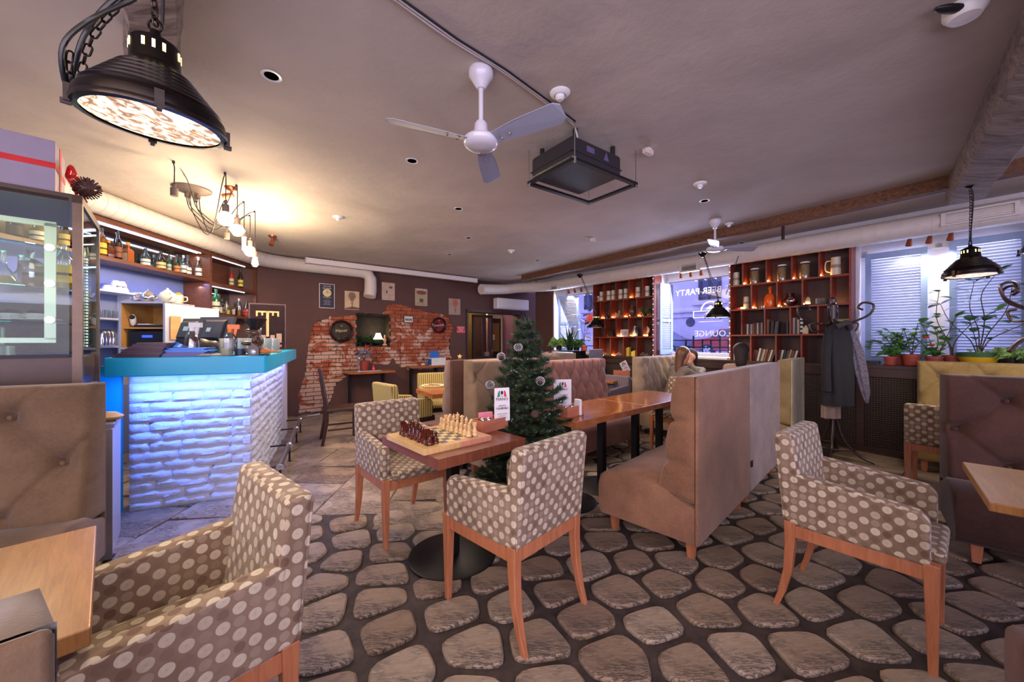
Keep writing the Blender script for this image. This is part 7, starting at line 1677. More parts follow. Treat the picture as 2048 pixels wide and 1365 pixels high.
# fairy string down the unit edges
for k, (x, zA, zB_) in enumerate(((1307, zt1, zbL), (1460, zt2, zbR))):
    u = WW.u(x); t = thing('fairy_string', 'string of tiny lights down the edge of the ' + ['left', 'right'][k] + ' shelf unit', 'lights', WW.w(u, -.012, 0), WW.a); mb = MB().cyl((0, 0, zB_), (0, 0, zA), .0015, n=4); obj('wire', mb, m_offwhite, t)
    for j in range(16): obj('tiny_bulb', MB().ball((0, -.002, zB_ + (zA - zB_) * (j + .5) / 16), .0055, 6, 4), emis('tiny_white_light', (255, 240, 230), 8), t)
def on_unit(x, zi, o=.12, Z=None): return WW.w(WW.u(x, o), o, (Z or zL)[zi])
m_stein = plain('stoneware_cream', (206, 196, 172), .4, var=.05)
def stein(lab, p, h=.19, r=.048, handle=False, group=None, rz=0):
    t = thing('stein', lab, 'mug', p, rz, group); obj('body', MB().lathe([(0, 0), (r, 0), (r * 1.02, .01), (r * .92, h * .9), (r * .96, h), (r * .8, h), (r * .75, h - .01), (0, h - .01)], 18), m_stein, t, smooth=45)
    obj('emblem', MB().lathe([(r * .99, h * .42), (r * .97, h * .6)], 18, caps=False), plain('stein_print', (150, 136, 116), .5, var=.5, scale=60), t)
    if handle: obj('handle', MB().tube(catmull([(-r * .9, 0, h * .85), (-r * 1.9, 0, h * .8), (-r * 1.9, 0, h * .35), (-r * .9, 0, h * .2)], 5), .008, 8), m_stein, t, smooth=60)
    return t
for k, a in enumerate((562, 625, 668, 733, 782, 893, 975)): stein(['first', 'second', 'third', 'fourth', 'fifth', 'sixth', 'seventh'][k] + ' cream stoneware stein from the left on the top row of the left shelves', on_unit(1080 + a / S, 1), rz=WW.a + pi, h=.20)
t = thing('photo_block', 'small cream framed card at the left of the top shelf row', 'card', on_unit(1080 + 522 / S, 1), WW.a); obj('card', MB().bx(-.05, .05, -.006, .006, 0, .12), m_card, t); obj('printed_patch', MB().bx(-.03, .03, -.0075, -.006, .03, .09), m_leafg, t)
t = thing('hookah', 'slim dark hookah on the second row of the left shelves', 'hookah', on_unit(1080 + 608 / S, 2)); obj('body', MB().lathe([(0, 0), (.045, 0), (.05, .05), (.015, .1), (.012, .14), (.024, .16), (.008, .19), (.008, .24), (.03, .25), (.02, .29), (0, .29)], 14), plain('dark_grey_glass', (60, 56, 62), .15, var=.1), t, smooth=50)
t = thing('figurine', 'tan folded sculpture with a candle on the second shelf row', 'figurine', on_unit(1080 + 708 / S, 2)); me = blob([((0, 0, .05), .08, (1, .6, .8)), ((.03, 0, .12), .06, (.6, .5, 1)), ((-.04, 0, .09), .05, (.8, .5, .8))], .014); me.materials.append(plain('tan_stone', (176, 138, 104), .6)); obj('body', me, None, t)
t = thing('skull_vase', 'dark rounded vase on the second row of the left shelves', 'vase', on_unit(1080 + 838 / S, 2)); obj('body', MB().lathe([(0, 0), (.03, 0), (.08, .09), (.075, .15), (.03, .2), (.035, .23), (0, .23)], 18), plain('brown_glass', (98, 64, 52), .15, var=.2), t, smooth=50)
t = thing('dried_plant', 'dried grass bunch on the second row of the left shelves', 'plant', on_unit(1080 + 950 / S, 2)); mb = MB(); leafy(mb, (0, 0, .05), 50, .2, .008, .03, 1.0, 3); obj('stalks', mb, plain('dry_stalk', (96, 88, 52), .8, var=.3), t, kind='stuff'); obj('pot', MB().lathe([(0, 0), (.03, 0), (.04, .06), (0, .06)], 12), m_dark, t)
t = thing('ship_model', 'dark tent-shaped model on the third row of the left shelves', 'model', on_unit(1080 + 645 / S, 3)); obj('hull', MB().box(0, 0, .06, .17, .06, .12, WW.a, tx=.3, ty=.5), m_carve, t)
t = thing('white_frame', 'white rectangular frame on the third row of the left shelves', 'frame', on_unit(1080 + 770 / S, 3), WW.a); obj('frame', MB().bx(-.09, .09, -.01, .01, 0, .14), m_card, t); obj('inset', MB().bx(-.07, .07, -.012, -.01, .02, .12), plain('grey_print', (170, 164, 166), .5, var=.2, scale=20), t)
t = thing('glass_jar', 'glass jar with white stones on the third row of the left shelves', 'jar', on_unit(1080 + 865 / S, 3)); obj('glass_body', MB().lathe([(0, 0), (.05, 0), (.055, .12), (.04, .16), (.04, .2), (.038, .2), (.038, .15), (.05, .11), (.045, .006), (0, .006)], 16), m_clear, t, smooth=50)
for k in range(3): obj('white_stone', MB().ball((rnd(-.02, .02), rnd(-.02, .02), .03 + .03 * k), .02, 8, 6), m_card, t)
t = thing('clock', 'round wall clock with white face on the left shelves', 'clock', on_unit(1080 + 970 / S, 3, .15) + Vector((0, 0, .12)), WW.a); M = Matrix.Rotation(radians(90), 4, 'X'); obj('case', MB().lathe([(.07, 0), (.085, .01), (.08, .025), (.068, .02)], 28, M=M, caps=False), m_steel, t, smooth=50); obj('face', MB().lathe([(0, .012), (.07, .012)], 28, M=M), m_card, t); obj('hand', MB().bx(-.003, .003, -.016, -.014, 0, .05), m_black, t); obj('hand', MB().bx(0, .035, -.016, -.014, -.002, .003), m_black, t); obj('stand', MB().bx(-.04, .04, -.02, .02, -.12, -.075), m_steel, t)
for k, (a, hh) in enumerate(((800, .19), (855, .13))): t = thing('pillar_candle', ['taller', 'shorter'][k] + ' yellow square candle on the bottom row of the left shelves', 'candle', on_unit(1080 + a / S, 4), WW.a); obj('wax', MB().hexa([(-.045, -.03, 0), (.045, -.03, 0), (.045, .03, 0), (-.045, .03, 0), (-.045, -.03, hh - .03), (.045, -.03, hh), (.045, .03, hh), (-.045, .03, hh - .03)]), plain('yellow_wax', (226, 200, 84), .5, var=.03), t); obj('wick', MB().cyl((0, 0, hh - .02), (0, 0, hh + .01), .002, n=5), m_black, t)
for k, (a, r_) in enumerate(((600, .05), (715, .06), (735, .05), (940, .07), (975, .06))): o_ = obj('sea_shell', MB().lathe([(0, 0), (r_ * .7, .005), (r_, r_ * .5), (r_ * .7, r_ * .9), (r_ * .3, r_ * 1.2), (0, r_ * 1.5)], 10, sx=1.2), plain('shell_grey_brown', (120, 96, 86), .5, var=.4, scale=50), loc=on_unit(1080 + a / S, 4, .1 + .04 * (k % 2)), smooth=40); tag(o_, ['flat dark shell at the left', 'round brown shell second from the left', 'smaller shell behind the round brown one', 'large grey shell at the right', 'last grey shell at the right end'][k] + ' of the bottom shelf row', 'shell')
# right unit
def onR(x, zi, o=.12): return on_unit(1440 + x / S2, zi, o, zR)
stein('cream stein partly behind the left edge of the bookcase top row', onR(130, 1), .21, .05, rz=WW.a + pi); stein('cream beer mug with a big handle at the right of the top row', onR(930, 1), .24, .055, True, rz=WW.a); stein('small cream stein on the second row of the bookcase', onR(213, 2), .19, .042, rz=WW.a + pi)
m_dried = plain('dried_snacks', (150, 122, 78), .6, var=.5, scale=70)
for k, a in enumerate((280, 500, 683)):
    t = thing('storage_jar', ['left', 'middle', 'right'][k] + ' tall glass jar of dried fruit with white lid on the top row', 'jar', onR(a, 1)); obj('glass_body', MB().lathe([(0, 0), (.058, 0), (.06, .01), (.06, .20), (.05, .215), (0, .215)], 18), m_clear, t, smooth=45); obj('dried_fruit', MB().lathe([(0, .006), (.054, .006), (.055, .195), (0, .2)], 14), m_dried, t, smooth=45); obj('lid', MB().lathe([(.055, .215), (.055, .235), (0, .236)], 18), m_card, t, smooth=40)
t = thing('orange_bottle', 'big glowing orange glass bottle on the second row of the bookcase', 'bottle', onR(403, 2)); obj('glass_body', MB().lathe([(0, 0), (.065, 0), (.075, .03), (.075, .15), (.06, .19), (.018, .22), (.018, .27), (.028, .28), (.02, .31), (0, .315)], 18), plain('orange_glass', (226, 96, 28), .15, var=.3, scale=30), t, smooth=45)
t = thing('jug_bowl', 'round clear glass pitcher on the second row of the bookcase', 'jug', onR(565, 2)); obj('glass_body', MB().lathe([(0, 0), (.04, 0), (.085, .06), (.085, .10), (.05, .14), (.04, .16), (.055, .19), (.052, .19), (.036, .16), (.046, .14), (.08, .1), (.08, .06), (.036, .006), (0, .006)], 20), glass('pink_clear', (226, 206, 214), .25), t, smooth=50)
t = thing('model_carriage', 'small glass coach model on a dark stand in the bookcase', 'model', onR(765, 2)); obj('stand', MB().box(0, 0, .01, .24, .08, .02, WW.a), m_black, t); obj('coach', MB().box(.04, -.04, .055, .10, .06, .07, WW.a), m_clear, t); obj('horse', MB().lathe([(0, .02), (.03, .02), (.025, .08), (.015, .11), (0, .12)], 8, (-.06, .05, 0)), m_clear, t)
t = thing('red_dish', 'small red candy dish on the second row of the bookcase', 'dish', onR(140, 2, .09)); obj('dish', MB().lathe([(0, 0), (.03, 0), (.055, .025), (0, .02)], 14, sx=1.5), plain('red_glaze', (190, 50, 30), .3), t, smooth=40)
for k, a in enumerate((348, 180)): tag(obj('tea_light', MB().lathe([(0, 0), (.022, 0), (.024, .03), (0, .03)], 12), m_chrome if k == 0 else m_tea, loc=onR(a, 2, .07)), ['small silver tea light beside the orange bottle', 'lit tea light at the left of the second row'][k], 'candle')
BC = [(170, 150, 130), (96, 66, 50), (196, 184, 160), (70, 66, 70), (128, 80, 56), (206, 200, 190), (50, 60, 84), (150, 120, 92), (84, 44, 40), (40, 40, 44)]
random.seed(19); nbk = [0]
def books(x0, x1, zi, n, row, lean=0, cols=None, hmin=.17, hmax=.23, grp=None):
    ua, ub = WW.u(1440 + x0 / S2, .1), WW.u(1440 + x1 / S2, .1); w = (ub - ua) / n
    for k in range(n):
        th = w * rnd(.75, .96); h = rnd(hmin, hmax) * (1.0 if not lean else .92); c = (cols or BC)[(nbk[0] * 3 + k) % len(cols or BC)]; nbk[0] += 1; ln = lean * (.6 + .5 * k / n) if lean else 0
        u = ua + w * (k + .5); nm = {150: 'tan', 170: 'sand', 96: 'brown', 196: 'cream', 70: 'grey', 128: 'rust-brown', 206: 'white', 50: 'navy', 84: 'maroon', 40: 'black'}[c[0]]
        t = thing('book', '%s book, %s in the %s' % (nm, ['1st', '2nd', '3rd', '4th', '5th', '6th', '7th', '8th', '9th', '10th', '11th', '12th'][k], row), 'book', WW.w(u, .07 + rnd(0, .02), zR[zi] + .001), 0, grp or ('books, ' + row), rot=(0, 0, WW.a))
        if ln: t.rotation_euler = (Matrix.Rotation(WW.a, 3, 'Z') @ Matrix.Rotation(-ln, 3, 'Y')).to_euler()
        sh_ = th * .5 * 0
        obj('cover', MB().bx(-th / 2, -th / 2 + .002, 0, .13, 0, h).bx(th / 2 - .002, th / 2, 0, .13, 0, h).bx(-th / 2 + .002, th / 2 - .002, 0, .003, 0, h), plain('book_%d_%d' % (c[0], c[1]), c, .55, var=.1), t)
        obj('pages', MB().bx(-th / 2 + .002, th / 2 - .002, .003, .125, .004, h - .005), plain('book_pages', (206, 190, 160), .8), t)
books(172, 345, 3, 11, 'third row left compartment of the bookcase', hmin=.15, hmax=.18, cols=None)
books(368, 395, 3, 2, 'third row beside the leaning picture book'); books(405, 465, 3, 2, 'third row leaning picture books', lean=-.12, hmin=.2, hmax=.22)
books(535, 552, 3, 1, 'third row navy book by the divider', cols=[(50, 60, 84)]); books(572, 640, 3, 4, 'third row right of the middle divider', hmin=.19, hmax=.23)
t = thing('checker_tower', 'black and white checkered tower ornament in the bookcase', 'ornament', onR(656, 3)); 
for k in range(8): obj('tower_block', MB().box(0, 0, .014 + .028 * k, .03, .03, .0275, WW.a), m_card if k % 2 else m_black, t)
t = thing('lantern', 'little pale lantern beside the checkered tower', 'lantern', onR(690, 3)); obj('body', MB().box(0, 0, .04, .06, .06, .08, WW.a).box(0, 0, .10, .05, .05, .04, WW.a, tx=.2, ty=.2), plain('pale_ceramic', (206, 190, 150), .4), t)
for k, a in enumerate((955, 995)): t = thing('picture_card', ['left', 'right'][k] + ' green and white picture card behind the coat stand', 'card', onR(a, 3, .16), WW.a); obj('card', MB().bx(-.07, .07, -.004, .004, 0, .19), plain('card_green_%d' % k, (150, 160, 90), .5, var=.4, scale=14), t)
books(78, 178, 4, 8, 'bottom row left compartment behind the dark-haired guest', hmin=.14, hmax=.17); books(258, 420, 4, 9, 'bottom row second compartment, leaning', lean=-.28, hmin=.19, hmax=.22); books(458, 600, 4, 7, 'bottom row third compartment, leaning', lean=-.26, hmin=.18, hmax=.21)
# dark panelling under the windows with cane lattice
t = tag(wobj('panelling', MB().bx(-5.85, 4.0, -.02, .02, .0, .06).bx(-5.85, 4.0, -.025, .02, SILL - .14, SILL - .035), m_darkwood), 'dark wooden radiator panelling running under the windows', 'panelling')
obj('window_board', MB().bx(-5.87, 4.0, -.04, .02, SILL - .035, SILL), m_darkwood, t)
def cane():
    t = NT('cane_lattice'); x, y, z = t.sep(t.coord('Object')); f = lambda v, p: t.math('ABSOLUTE', t.math('SINE', t.math('MULTIPLY', v, pi / p)))
    h = t.math('MINIMUM', f(x, .026), f(z, .026)); t.set(col=t.ramp(h, [(.35, rgb(64, 40, 26)), (.5, rgb(8, 6, 5))]), rough=.6); t.bump(h, .8, -.006); return t.m
m_cane = cane()
for k in range(10):
    a = -5.8 + k * .97; obj('stile', MB().bx(a, a + .07, -.022, .02, .06, SILL - .14), m_darkwood, t)
    obj('cane_panel', MB().bx(a + .07, a + .97, -.008, .004, .06, SILL - .14), m_cane, t)
# ---------------------------------------------------------------- plants
def leaf_mesh(nm, L, W, mat, fold=.15, droop=.25):
    mb = MB(); n = 5
    for s in (-1, 1):
        v = []; 
        for i in range(n + 1):
            t = i / n; w = W / 2 * sin(pi * min(1, t * .96 + .02)) ** .8; v += [(L * t, 0, -droop * L * t * t), (L * t, s * w, -droop * L * t * t + fold * w)]
        mb.add(v, [((2 * i, 2 * i + 2, 2 * i + 3, 2 * i + 1) if s > 0 else (2 * i, 2 * i + 1, 2 * i + 3, 2 * i + 2)) for i in range(n)])
    return mesh(nm, mb, mat, 170)
m_lf = plain('rubber_leaf', (58, 108, 44), .35, var=.3, scale=12); m_lf2 = plain('bright_leaf', (110, 164, 74), .4, var=.25, scale=14)
LFB = leaf_mesh('leaf', .145, .085, m_lf); LFS = leaf_mesh('leaf', .075, .052, m_lf2); LFM = leaf_mesh('leaf', .105, .068, m_lf2)
def pot(t, kind, s=1.0):
    if kind == 'clay': obj('pot', MB().lathe([(0, 0), (.055 * s, 0), (.075 * s, .10 * s), (.082 * s, .10 * s), (.082 * s, .125 * s), (.072 * s, .125 * s), (.068 * s, .1 * s), (0, .1 * s)], 20), plain('terracotta', (150, 66, 50), .6, var=.08), t, smooth=35); obj('saucer', MB().lathe([(0, -.008), (.07 * s, -.008), (.088 * s, .006), (.07 * s, 0), (0, 0)], 20), plain('terracotta', (150, 66, 50)), t, smooth=35)
    if kind == 'bowl': obj('pot', MB().lathe([(0, 0), (.10, 0), (.155, .115), (0, .115)], 26), plain('yellow_pot', (212, 170, 36), .4, var=.03), t, smooth=35); obj('pot_rim', MB().lathe([(.155, .115), (.165, .16), (.15, .16), (.14, .12), (0, .12)], 26, caps=False), plain('green_pot_rim', (58, 96, 66), .4), t, smooth=35)
    if kind == 'dark': obj('pot', MB().lathe([(0, 0), (.06, 0), (.075, .11), (0, .10)], 16), m_dark, t, smooth=35)
def plant(label, p, potk, stems, leaf, seed, ps=1.0, dens=.045, bush=0):
    rr = random.Random(seed); t = thing('potted_plant', label, 'plant', p, WW.a); pot(t, potk, ps); n = 0
    for st in stems:
        pts = catmull([(0, 0, .1)] + list(st), 5); obj('stem', MB().tube(pts, [.006 * (1 - .6 * i / len(pts)) for i in range(len(pts))], 5), plain('stem_brown', (84, 66, 48), .7), t)
        acc = 0
        for i in range(int(len(pts) * .25), len(pts) - 1):
            acc += (pts[i + 1] - pts[i]).length
            while acc > dens:
                acc -= dens; a = rr.uniform(0, 2 * pi); o = obj('leaf', leaf, None, t, pts[i], rot=(0, -rr.uniform(-.1, .7), a)); o.scale = (rr.uniform(.75, 1.2),) * 3; n += 1
        for k in range(3): o = obj('leaf', leaf, None, t, pts[-1], rot=(0, -rr.uniform(.0, .9), rr.uniform(0, 6.3)))
    if bush:
        mb = MB(); leafy(mb, (0, 0, .14), bush, .13, .022, .05, .7, seed, .5); obj('foliage', mb, m_leafl if seed % 2 else m_leafg, t, kind='stuff')
    return t
def sill3(x, o=.14): return WW.w(WW.u(x, o), o, SILL + .009)
plant('dwarf spiky plant in a small terracotta pot on the window board', sill3(1781, .05), 'clay', [], LFS, 2, .8, bush=60)
plant('round bushy green plant in terracotta behind the spiky one', sill3(1797, .2), 'clay', [(( .0, 0, .25), (-.02, 0, .36)), ((-.05, .0, .22), (-.15, 0, .38)), ((.06, 0, .24), (.12, 0, .36)), ((0, -.03, .22), (.04, -.08, .40)), ((-.02, -.03, .22), (-.08, -.06, .34)), ((-.06, 0, .2), (-.22, 0, .28), (-.26, 0, .18)), ((.04, 0, .2), (.17, 0, .28)), ((.0, 0, .3), (-.1, .02, .42))], LFS, 3, 1.0, dens=.0085)
plant('low planter with thin green stems next to the bushy plant', sill3(1823, .08), 'clay', [((.02, 0, .3), (.05, 0, .48)), ((-.03, 0, .28), (-.06, 0, .42)), ((.03, 0, .2), (.1, 0, .33))], LFS, 5, 1.05, dens=.035)
pl6 = plant('lanky plant with round leaves and red flowers in a shallow pot', sill3(1868, .10), 'clay', [((-.02, 0, .25), (-.1, 0, .5)), ((.03, 0, .28), (.0, .02, .45)), ((.06, 0, .22), (.16, 0, .55)), ((-.05, 0, .2), (-.16, 0, .34)), ((.05, -.02, .18), (.12, -.04, .3))], LFM, 6, .9, dens=.045, bush=24)
for q in ((-.06, -.03, .33), (-.02, -.03, .24)): obj('flower', MB().ball(q, .022, 8, 5, (1.3, .6, .7)), plain('red_flower', (222, 66, 40), .5), pl6, smooth=170)
plant('bare-stemmed shrub with round leaves in a terracotta pot', sill3(1905, .22), 'clay', [((-.04, 0, .3), (-.12, 0, .55), (-.1, -.02, .85)), ((.02, 0, .28), (.16, -.02, .5), (.32, -.02, .62)), ((-.02, 0, .25), (-.1, -.03, .4), (-.24, -.02, .52))], LFM, 8, 1.0, dens=.07)
plant('big rubber plant in a yellow bowl with a green rim', sill3(1957, .14), 'bowl', [((0, 0, .4), (-.06, 0, .65), (-.03, 0, .92)), ((.06, 0, .35), (.18, 0, .6), (.22, 0, .86)), ((-.06, 0, .3), (-.2, 0, .5), (-.27, 0, .7)), ((.08, -.03, .3), (.28, -.04, .45), (.42, -.03, .55)), ((-.02, -.04, .3), (-.06, -.08, .5)), ((.04, 0, .5), (.02, 0, .78), (.12, 0, 1.0))], LFB, 9, dens=.075, bush=18)
plant('trailing light green plant at the right end of the window board', sill3(2022, .08), 'dark', [], LFS, 11, bush=150); plant('second trailing plant close to the yellow bowl', sill3(2003, .2), 'dark', [], LFS, 13, bush=120); plant('trailing plant cut off by the right edge', sill3(2046, .06), 'dark', [], LFS, 15, bush=120)
t = thing('router', 'flat black box with wires at the left end of the window board', 'box', sill3(1740, .1), WW.a); obj('case', MB().bx(-.09, .09, -.06, .06, 0, .04), m_black, t, bevel=.004)
wc = thing('wire_coil', 'loose coil of thin white wire hanging from the window board', 'wire', WW.w(WW.u(1712, -.05), -.05, SILL + .006), WW.a); obj('wire', MB().tube(catmull([(-.03, .03, .04), (0, .03, .08), (.04, .03, .04), (0, .03, .005), (-.03, .02, .05), (.03, .02, .07), (.02, -.0, .0), (.01, -.03, -.12), (.04, -.03, -.2), (.06, -.03, -.13), (.04, -.02, -.02)], 6), .0025, 5), m_offwhite, wc)
# painted leaves on the window reveals
gl = plain('grey_stencil', (150, 150, 158), .7, var=.1); random.seed(14); mb = MB()
for k in range(34):
    z = rnd(1.08, 1.72); o = rnd(.05, .4); L = rnd(.03, .08); W = L * .3; th = rnd(1.2, 1.9)
    mb.add([(.0025, o + L * cos(a) * cos(th) - W * sin(a) * sin(th), z + L * cos(a) * sin(th) + W * sin(a) * cos(th)) for a in [2 * pi * i / 10 for i in range(10)]], [tuple(range(10))])
tag(wobj('wall_stencil', mb, gl), 'grey stencilled leaves painted on the left window reveal', 'stencil')
# plants and things by the far left window
fs = WW.w(WW.u(1135, -.15), -.15, 0); t = thing('sideboard', 'dark open sideboard below the farthest window', 'sideboard', (fs.x, fs.y, FZ), WW.a); HS = 1.12
for z in (.1, .6, .92, HS - .02): obj('shelf_board', MB().bx(-.55, .45, -.3, .08, z, z + .02), m_dark, t)
for x in (-.55, .43): obj('side_panel', MB().bx(x, x + .02, -.3, .08, 0, HS), m_dark, t)
w0 = lambda x, o=-.2: WW.w(WW.u(x, o), o, HS + FZ + .008)
al_ = thing('potted_aloe', 'tall dark aloe with pointed leaves at the farthest window', 'plant', w0(1140)); pot(al_, 'dark'); random.seed(6)
for k in range(11): a = rnd(0, 6.3); el = rnd(.2, .75); L = rnd(.3, .62); d = Vector((cos(a) * el, sin(a) * el, 1)).normalized(); obj('leaf', MB().tube([d * .08, d * L * .5 + Vector((0, 0, .05)), d * L + Vector((0, 0, .04))], [.018, .016, .002], 4), m_leafd, al_)
t = thing('leafy_plant', 'pale leafy plant spreading beside the aloe', 'plant', w0(1118)); pot(t, 'dark'); mb = MB(); leafy(mb, (0, 0, .14), 170, .26, .03, .08, .6, 31, .5); obj('foliage', mb, m_leafl, t, kind='stuff')
t = thing('leafy_plant', 'green leafy plant in front of the farthest window corner', 'plant', w0(1153, -.1)); pot(t, 'dark'); mb = MB(); leafy(mb, (0, 0, .12), 120, .22, .03, .07, .6, 32, .4); obj('foliage', mb, m_leafg, t, kind='stuff')
plant('thin branching plant with round leaves at the far window', w0(1168), 'clay', [((.0, 0, .25), (-.06, 0, .45), (-.14, 0, .75)), ((.02, 0, .3), (.12, 0, .5), (.16, 0, .95)), ((.0, 0, .3), (.04, 0, .6))], LFB, 21, .9, dens=.14)
t = thing('chair_back', 'grey plastic chair back in front of the far window plants', 'chair', (fs.x + .42, fs.y - .85, FZ), radians(20)); obj('backrest', MB().hexa([(-.2, -.02, .5), (.2, -.02, .5), (.2, .02, .5), (-.2, .02, .5), (-.15, -.06, 1.17), (.15, -.06, 1.17), (.15, -.03, 1.17), (-.15, -.03, 1.17)]), plain('grey_plastic', (112, 112, 128), .5), t, bevel=.01); obj('seat', MB().bx(-.2, .2, 0, .4, .43, .46), plain('grey_plastic', (112, 112, 128), .5), t)
for s in (-1, 1):
    for y in (.02, .36): obj('leg', MB().cyl((s * .18, y, 0), (s * .18, y, .43), .012, n=6), m_dark, t)
# garland along the pale bench
random.seed(8); g0_ = along(1.02, 1.46); g1_ = along(1.98, 1.46); mb = MB()
for k in range(700): f = random.random(); p = Vector((g0_.x + (g1_.x - g0_.x) * f * .45, g0_.y + (g1_.y - g0_.y) * f * .45, 1.16 + rnd(-.02, .04))); d = Vector((rnd(-1, 1), rnd(-1, 1), rnd(-.6, 1))).normalized() * .05; w = Vector((rnd(-1, 1), rnd(-1, 1), 0)) * .003; mb.add([p - w, p + w, p + d], [(0, 1, 2)])
tag(obj('tinsel_garland', mb, plain('tinsel', (196, 176, 160), .4, .3, var=.4)), 'pale tinsel garland lying on top of the bench backs', 'garland')

# ---------------------------------------------------------------- coat stands
def coat_stand(label, p, H=1.80, rz=0):
    t = thing('coat_stand', label, 'coat stand', (p[0], p[1], FZ), rz); m = plain('bentwood_dark', (52, 34, 30), .25, var=.15, scale=20)
    obj('pole', MB().cyl((0, 0, .25), (0, 0, H - .06), .024, n=12), m, t, smooth=60); obj('finial', MB().lathe([(.024, H - .06), (.03, H - .05), (.018, H - .03), (.034, H), (.02, H + .03), (0, H + .035)], 14), m, t, smooth=60)
    for k in range(4):
        a = pi / 2 * k + .5; c, s = cos(a), sin(a); R = lambda r, z: (r * c, r * s, z)
        obj('leg', MB().tube(catmull([R(.024, .75), R(.03, .45), R(.09, .22), R(.22, .07), R(.34, .015)], 5), .015, 8), m, t, smooth=60)
        obj('hook', MB().tube(catmull([R(.02, H - .30), R(.16, H - .26), R(.30, H - .18), R(.33, H - .08), R(.25, H - .05), R(.21, H - .10), R(.25, H - .13)], 5), .011, 8), m, t, smooth=60)
        a += .4; c, s = cos(a), sin(a); obj('lower_hook', MB().tube(catmull([R(.02, H - .22), R(.10, H - .34), R(.19, H - .36), R(.22, H - .28), R(.17, H - .26)], 5), .010, 8), m, t, smooth=60)
    obj('ring', MB().tube([(.11 * cos(b), .11 * sin(b), H - .27) for b in [2 * pi * k / 24 for k in range(24)]], .010, 8, closed=True), m, t, smooth=60); obj('umbrella_ring', MB().tube([(.2 * cos(b), .2 * sin(b), .14) for b in [2 * pi * k / 28 for k in range(28)]], .010, 8, closed=True), m, t, smooth=60)
    return t
CS = Vector((3.66, 4.30)); coat_stand('dark bentwood coat stand loaded with coats before the bookcase', CS, 1.80, .25)
cs2 = coat_stand('bentwood coat stand beyond the right edge, one hook in view', (4.30, 3.02), 1.86, -2.85 + 2.2)
def garment(lab, p, prof, mat, folds, seed, sx=1, sy=.6, cat='coat', rz=0):
    "hanging cloth: a closed tube with folds; prof = (radius, z)"
    mb = MB(); n = 40; vs = []; fs = []
    for (r, z, ox) in prof:
        for i in range(n): a = 2 * pi * i / n; k = 1 + .16 * sin(folds * a + seed + z * 3) + .10 * noise.noise(Vector((cos(a) * 2, sin(a) * 2 + seed, z * 3))); vs.append((ox + r * k * cos(a) * sx, r * k * sin(a) * sy, z))
    for j in range(len(prof) - 1):
        for i in range(n): i2 = (i + 1) % n; fs.append((j * n + i, j * n + i2, (j + 1) * n + i2, (j + 1) * n + i))
    fs += [tuple((len(prof) - 1) * n + i for i in range(n))]
    mb.add(vs, fs); t = thing('coat' if cat == 'coat' else cat, lab, cat, p, rz); obj('cloth', mb, mat, t, smooth=170); return t
t = garment('long charcoal coat hanging on the coat stand', (CS.x - .10, CS.y - .16, 0), [(.15, .64, 0), (.145, .9, 0), (.14, 1.2, 0), (.125, 1.38, 0), (.085, 1.50, .02), (.03, 1.56, .03)], plain('charcoal_wool', (33, 31, 33), .9, var=.2, scale=30, bump=.3), 7, 1.0)
obj('sleeve', MB().tube(catmull([(-.11, -.02, 1.42), (-.15, -.04, 1.1), (-.15, -.05, .80)], 5), .042, 10), plain('charcoal_wool', (42, 40, 42), .9), t, smooth=60); obj('collar', MB().tube(catmull([(-.05, -.06, 1.5), (.03, -.1, 1.54), (.1, -.05, 1.48)], 5), .03, 8), plain('coat_collar', (58, 54, 56), .9), t, smooth=60)
garment('grey-violet patterned shawl hanging right of the charcoal coat', (CS.x + .13, CS.y - .14, 0), [(.015, .66, .12), (.045, .78, .10), (.06, 1.0, .06), (.06, 1.22, .02), (.04, 1.42, -.04), (.015, 1.54, -.07)], plain('patterned_grey_violet', (104, 96, 108), .85, var=.45, scale=40, bump=.3), 5, 2.0, sy=.5)
garment('beige jacket tail showing below the coats', (CS.x - .08, CS.y - .06, 0), [(.09, .48, 0), (.09, .62, 0), (.06, .8, .0), (.02, .95, .0)], plain('beige_cotton', (150, 128, 112), .9, bump=.2), 6, 3.0)
hg_ = thing('coat_hanger', 'dark hanger arm hanging from the right coat stand', 'hanger', PD(2046, 690, 2.75)); obj('arm', MB().tube(catmull([(-.10, 0, -.05), (-.03, 0, .02), (.06, 0, .05), (.16, 0, .0)], 4), .014, 8), m_darkwood, hg_, smooth=60); obj('hook', MB().tube(catmull([(.06, 0, .05), (.06, 0, .12), (.09, 0, .15), (.11, 0, .12)], 4), .004, 6), m_chrome, hg_)

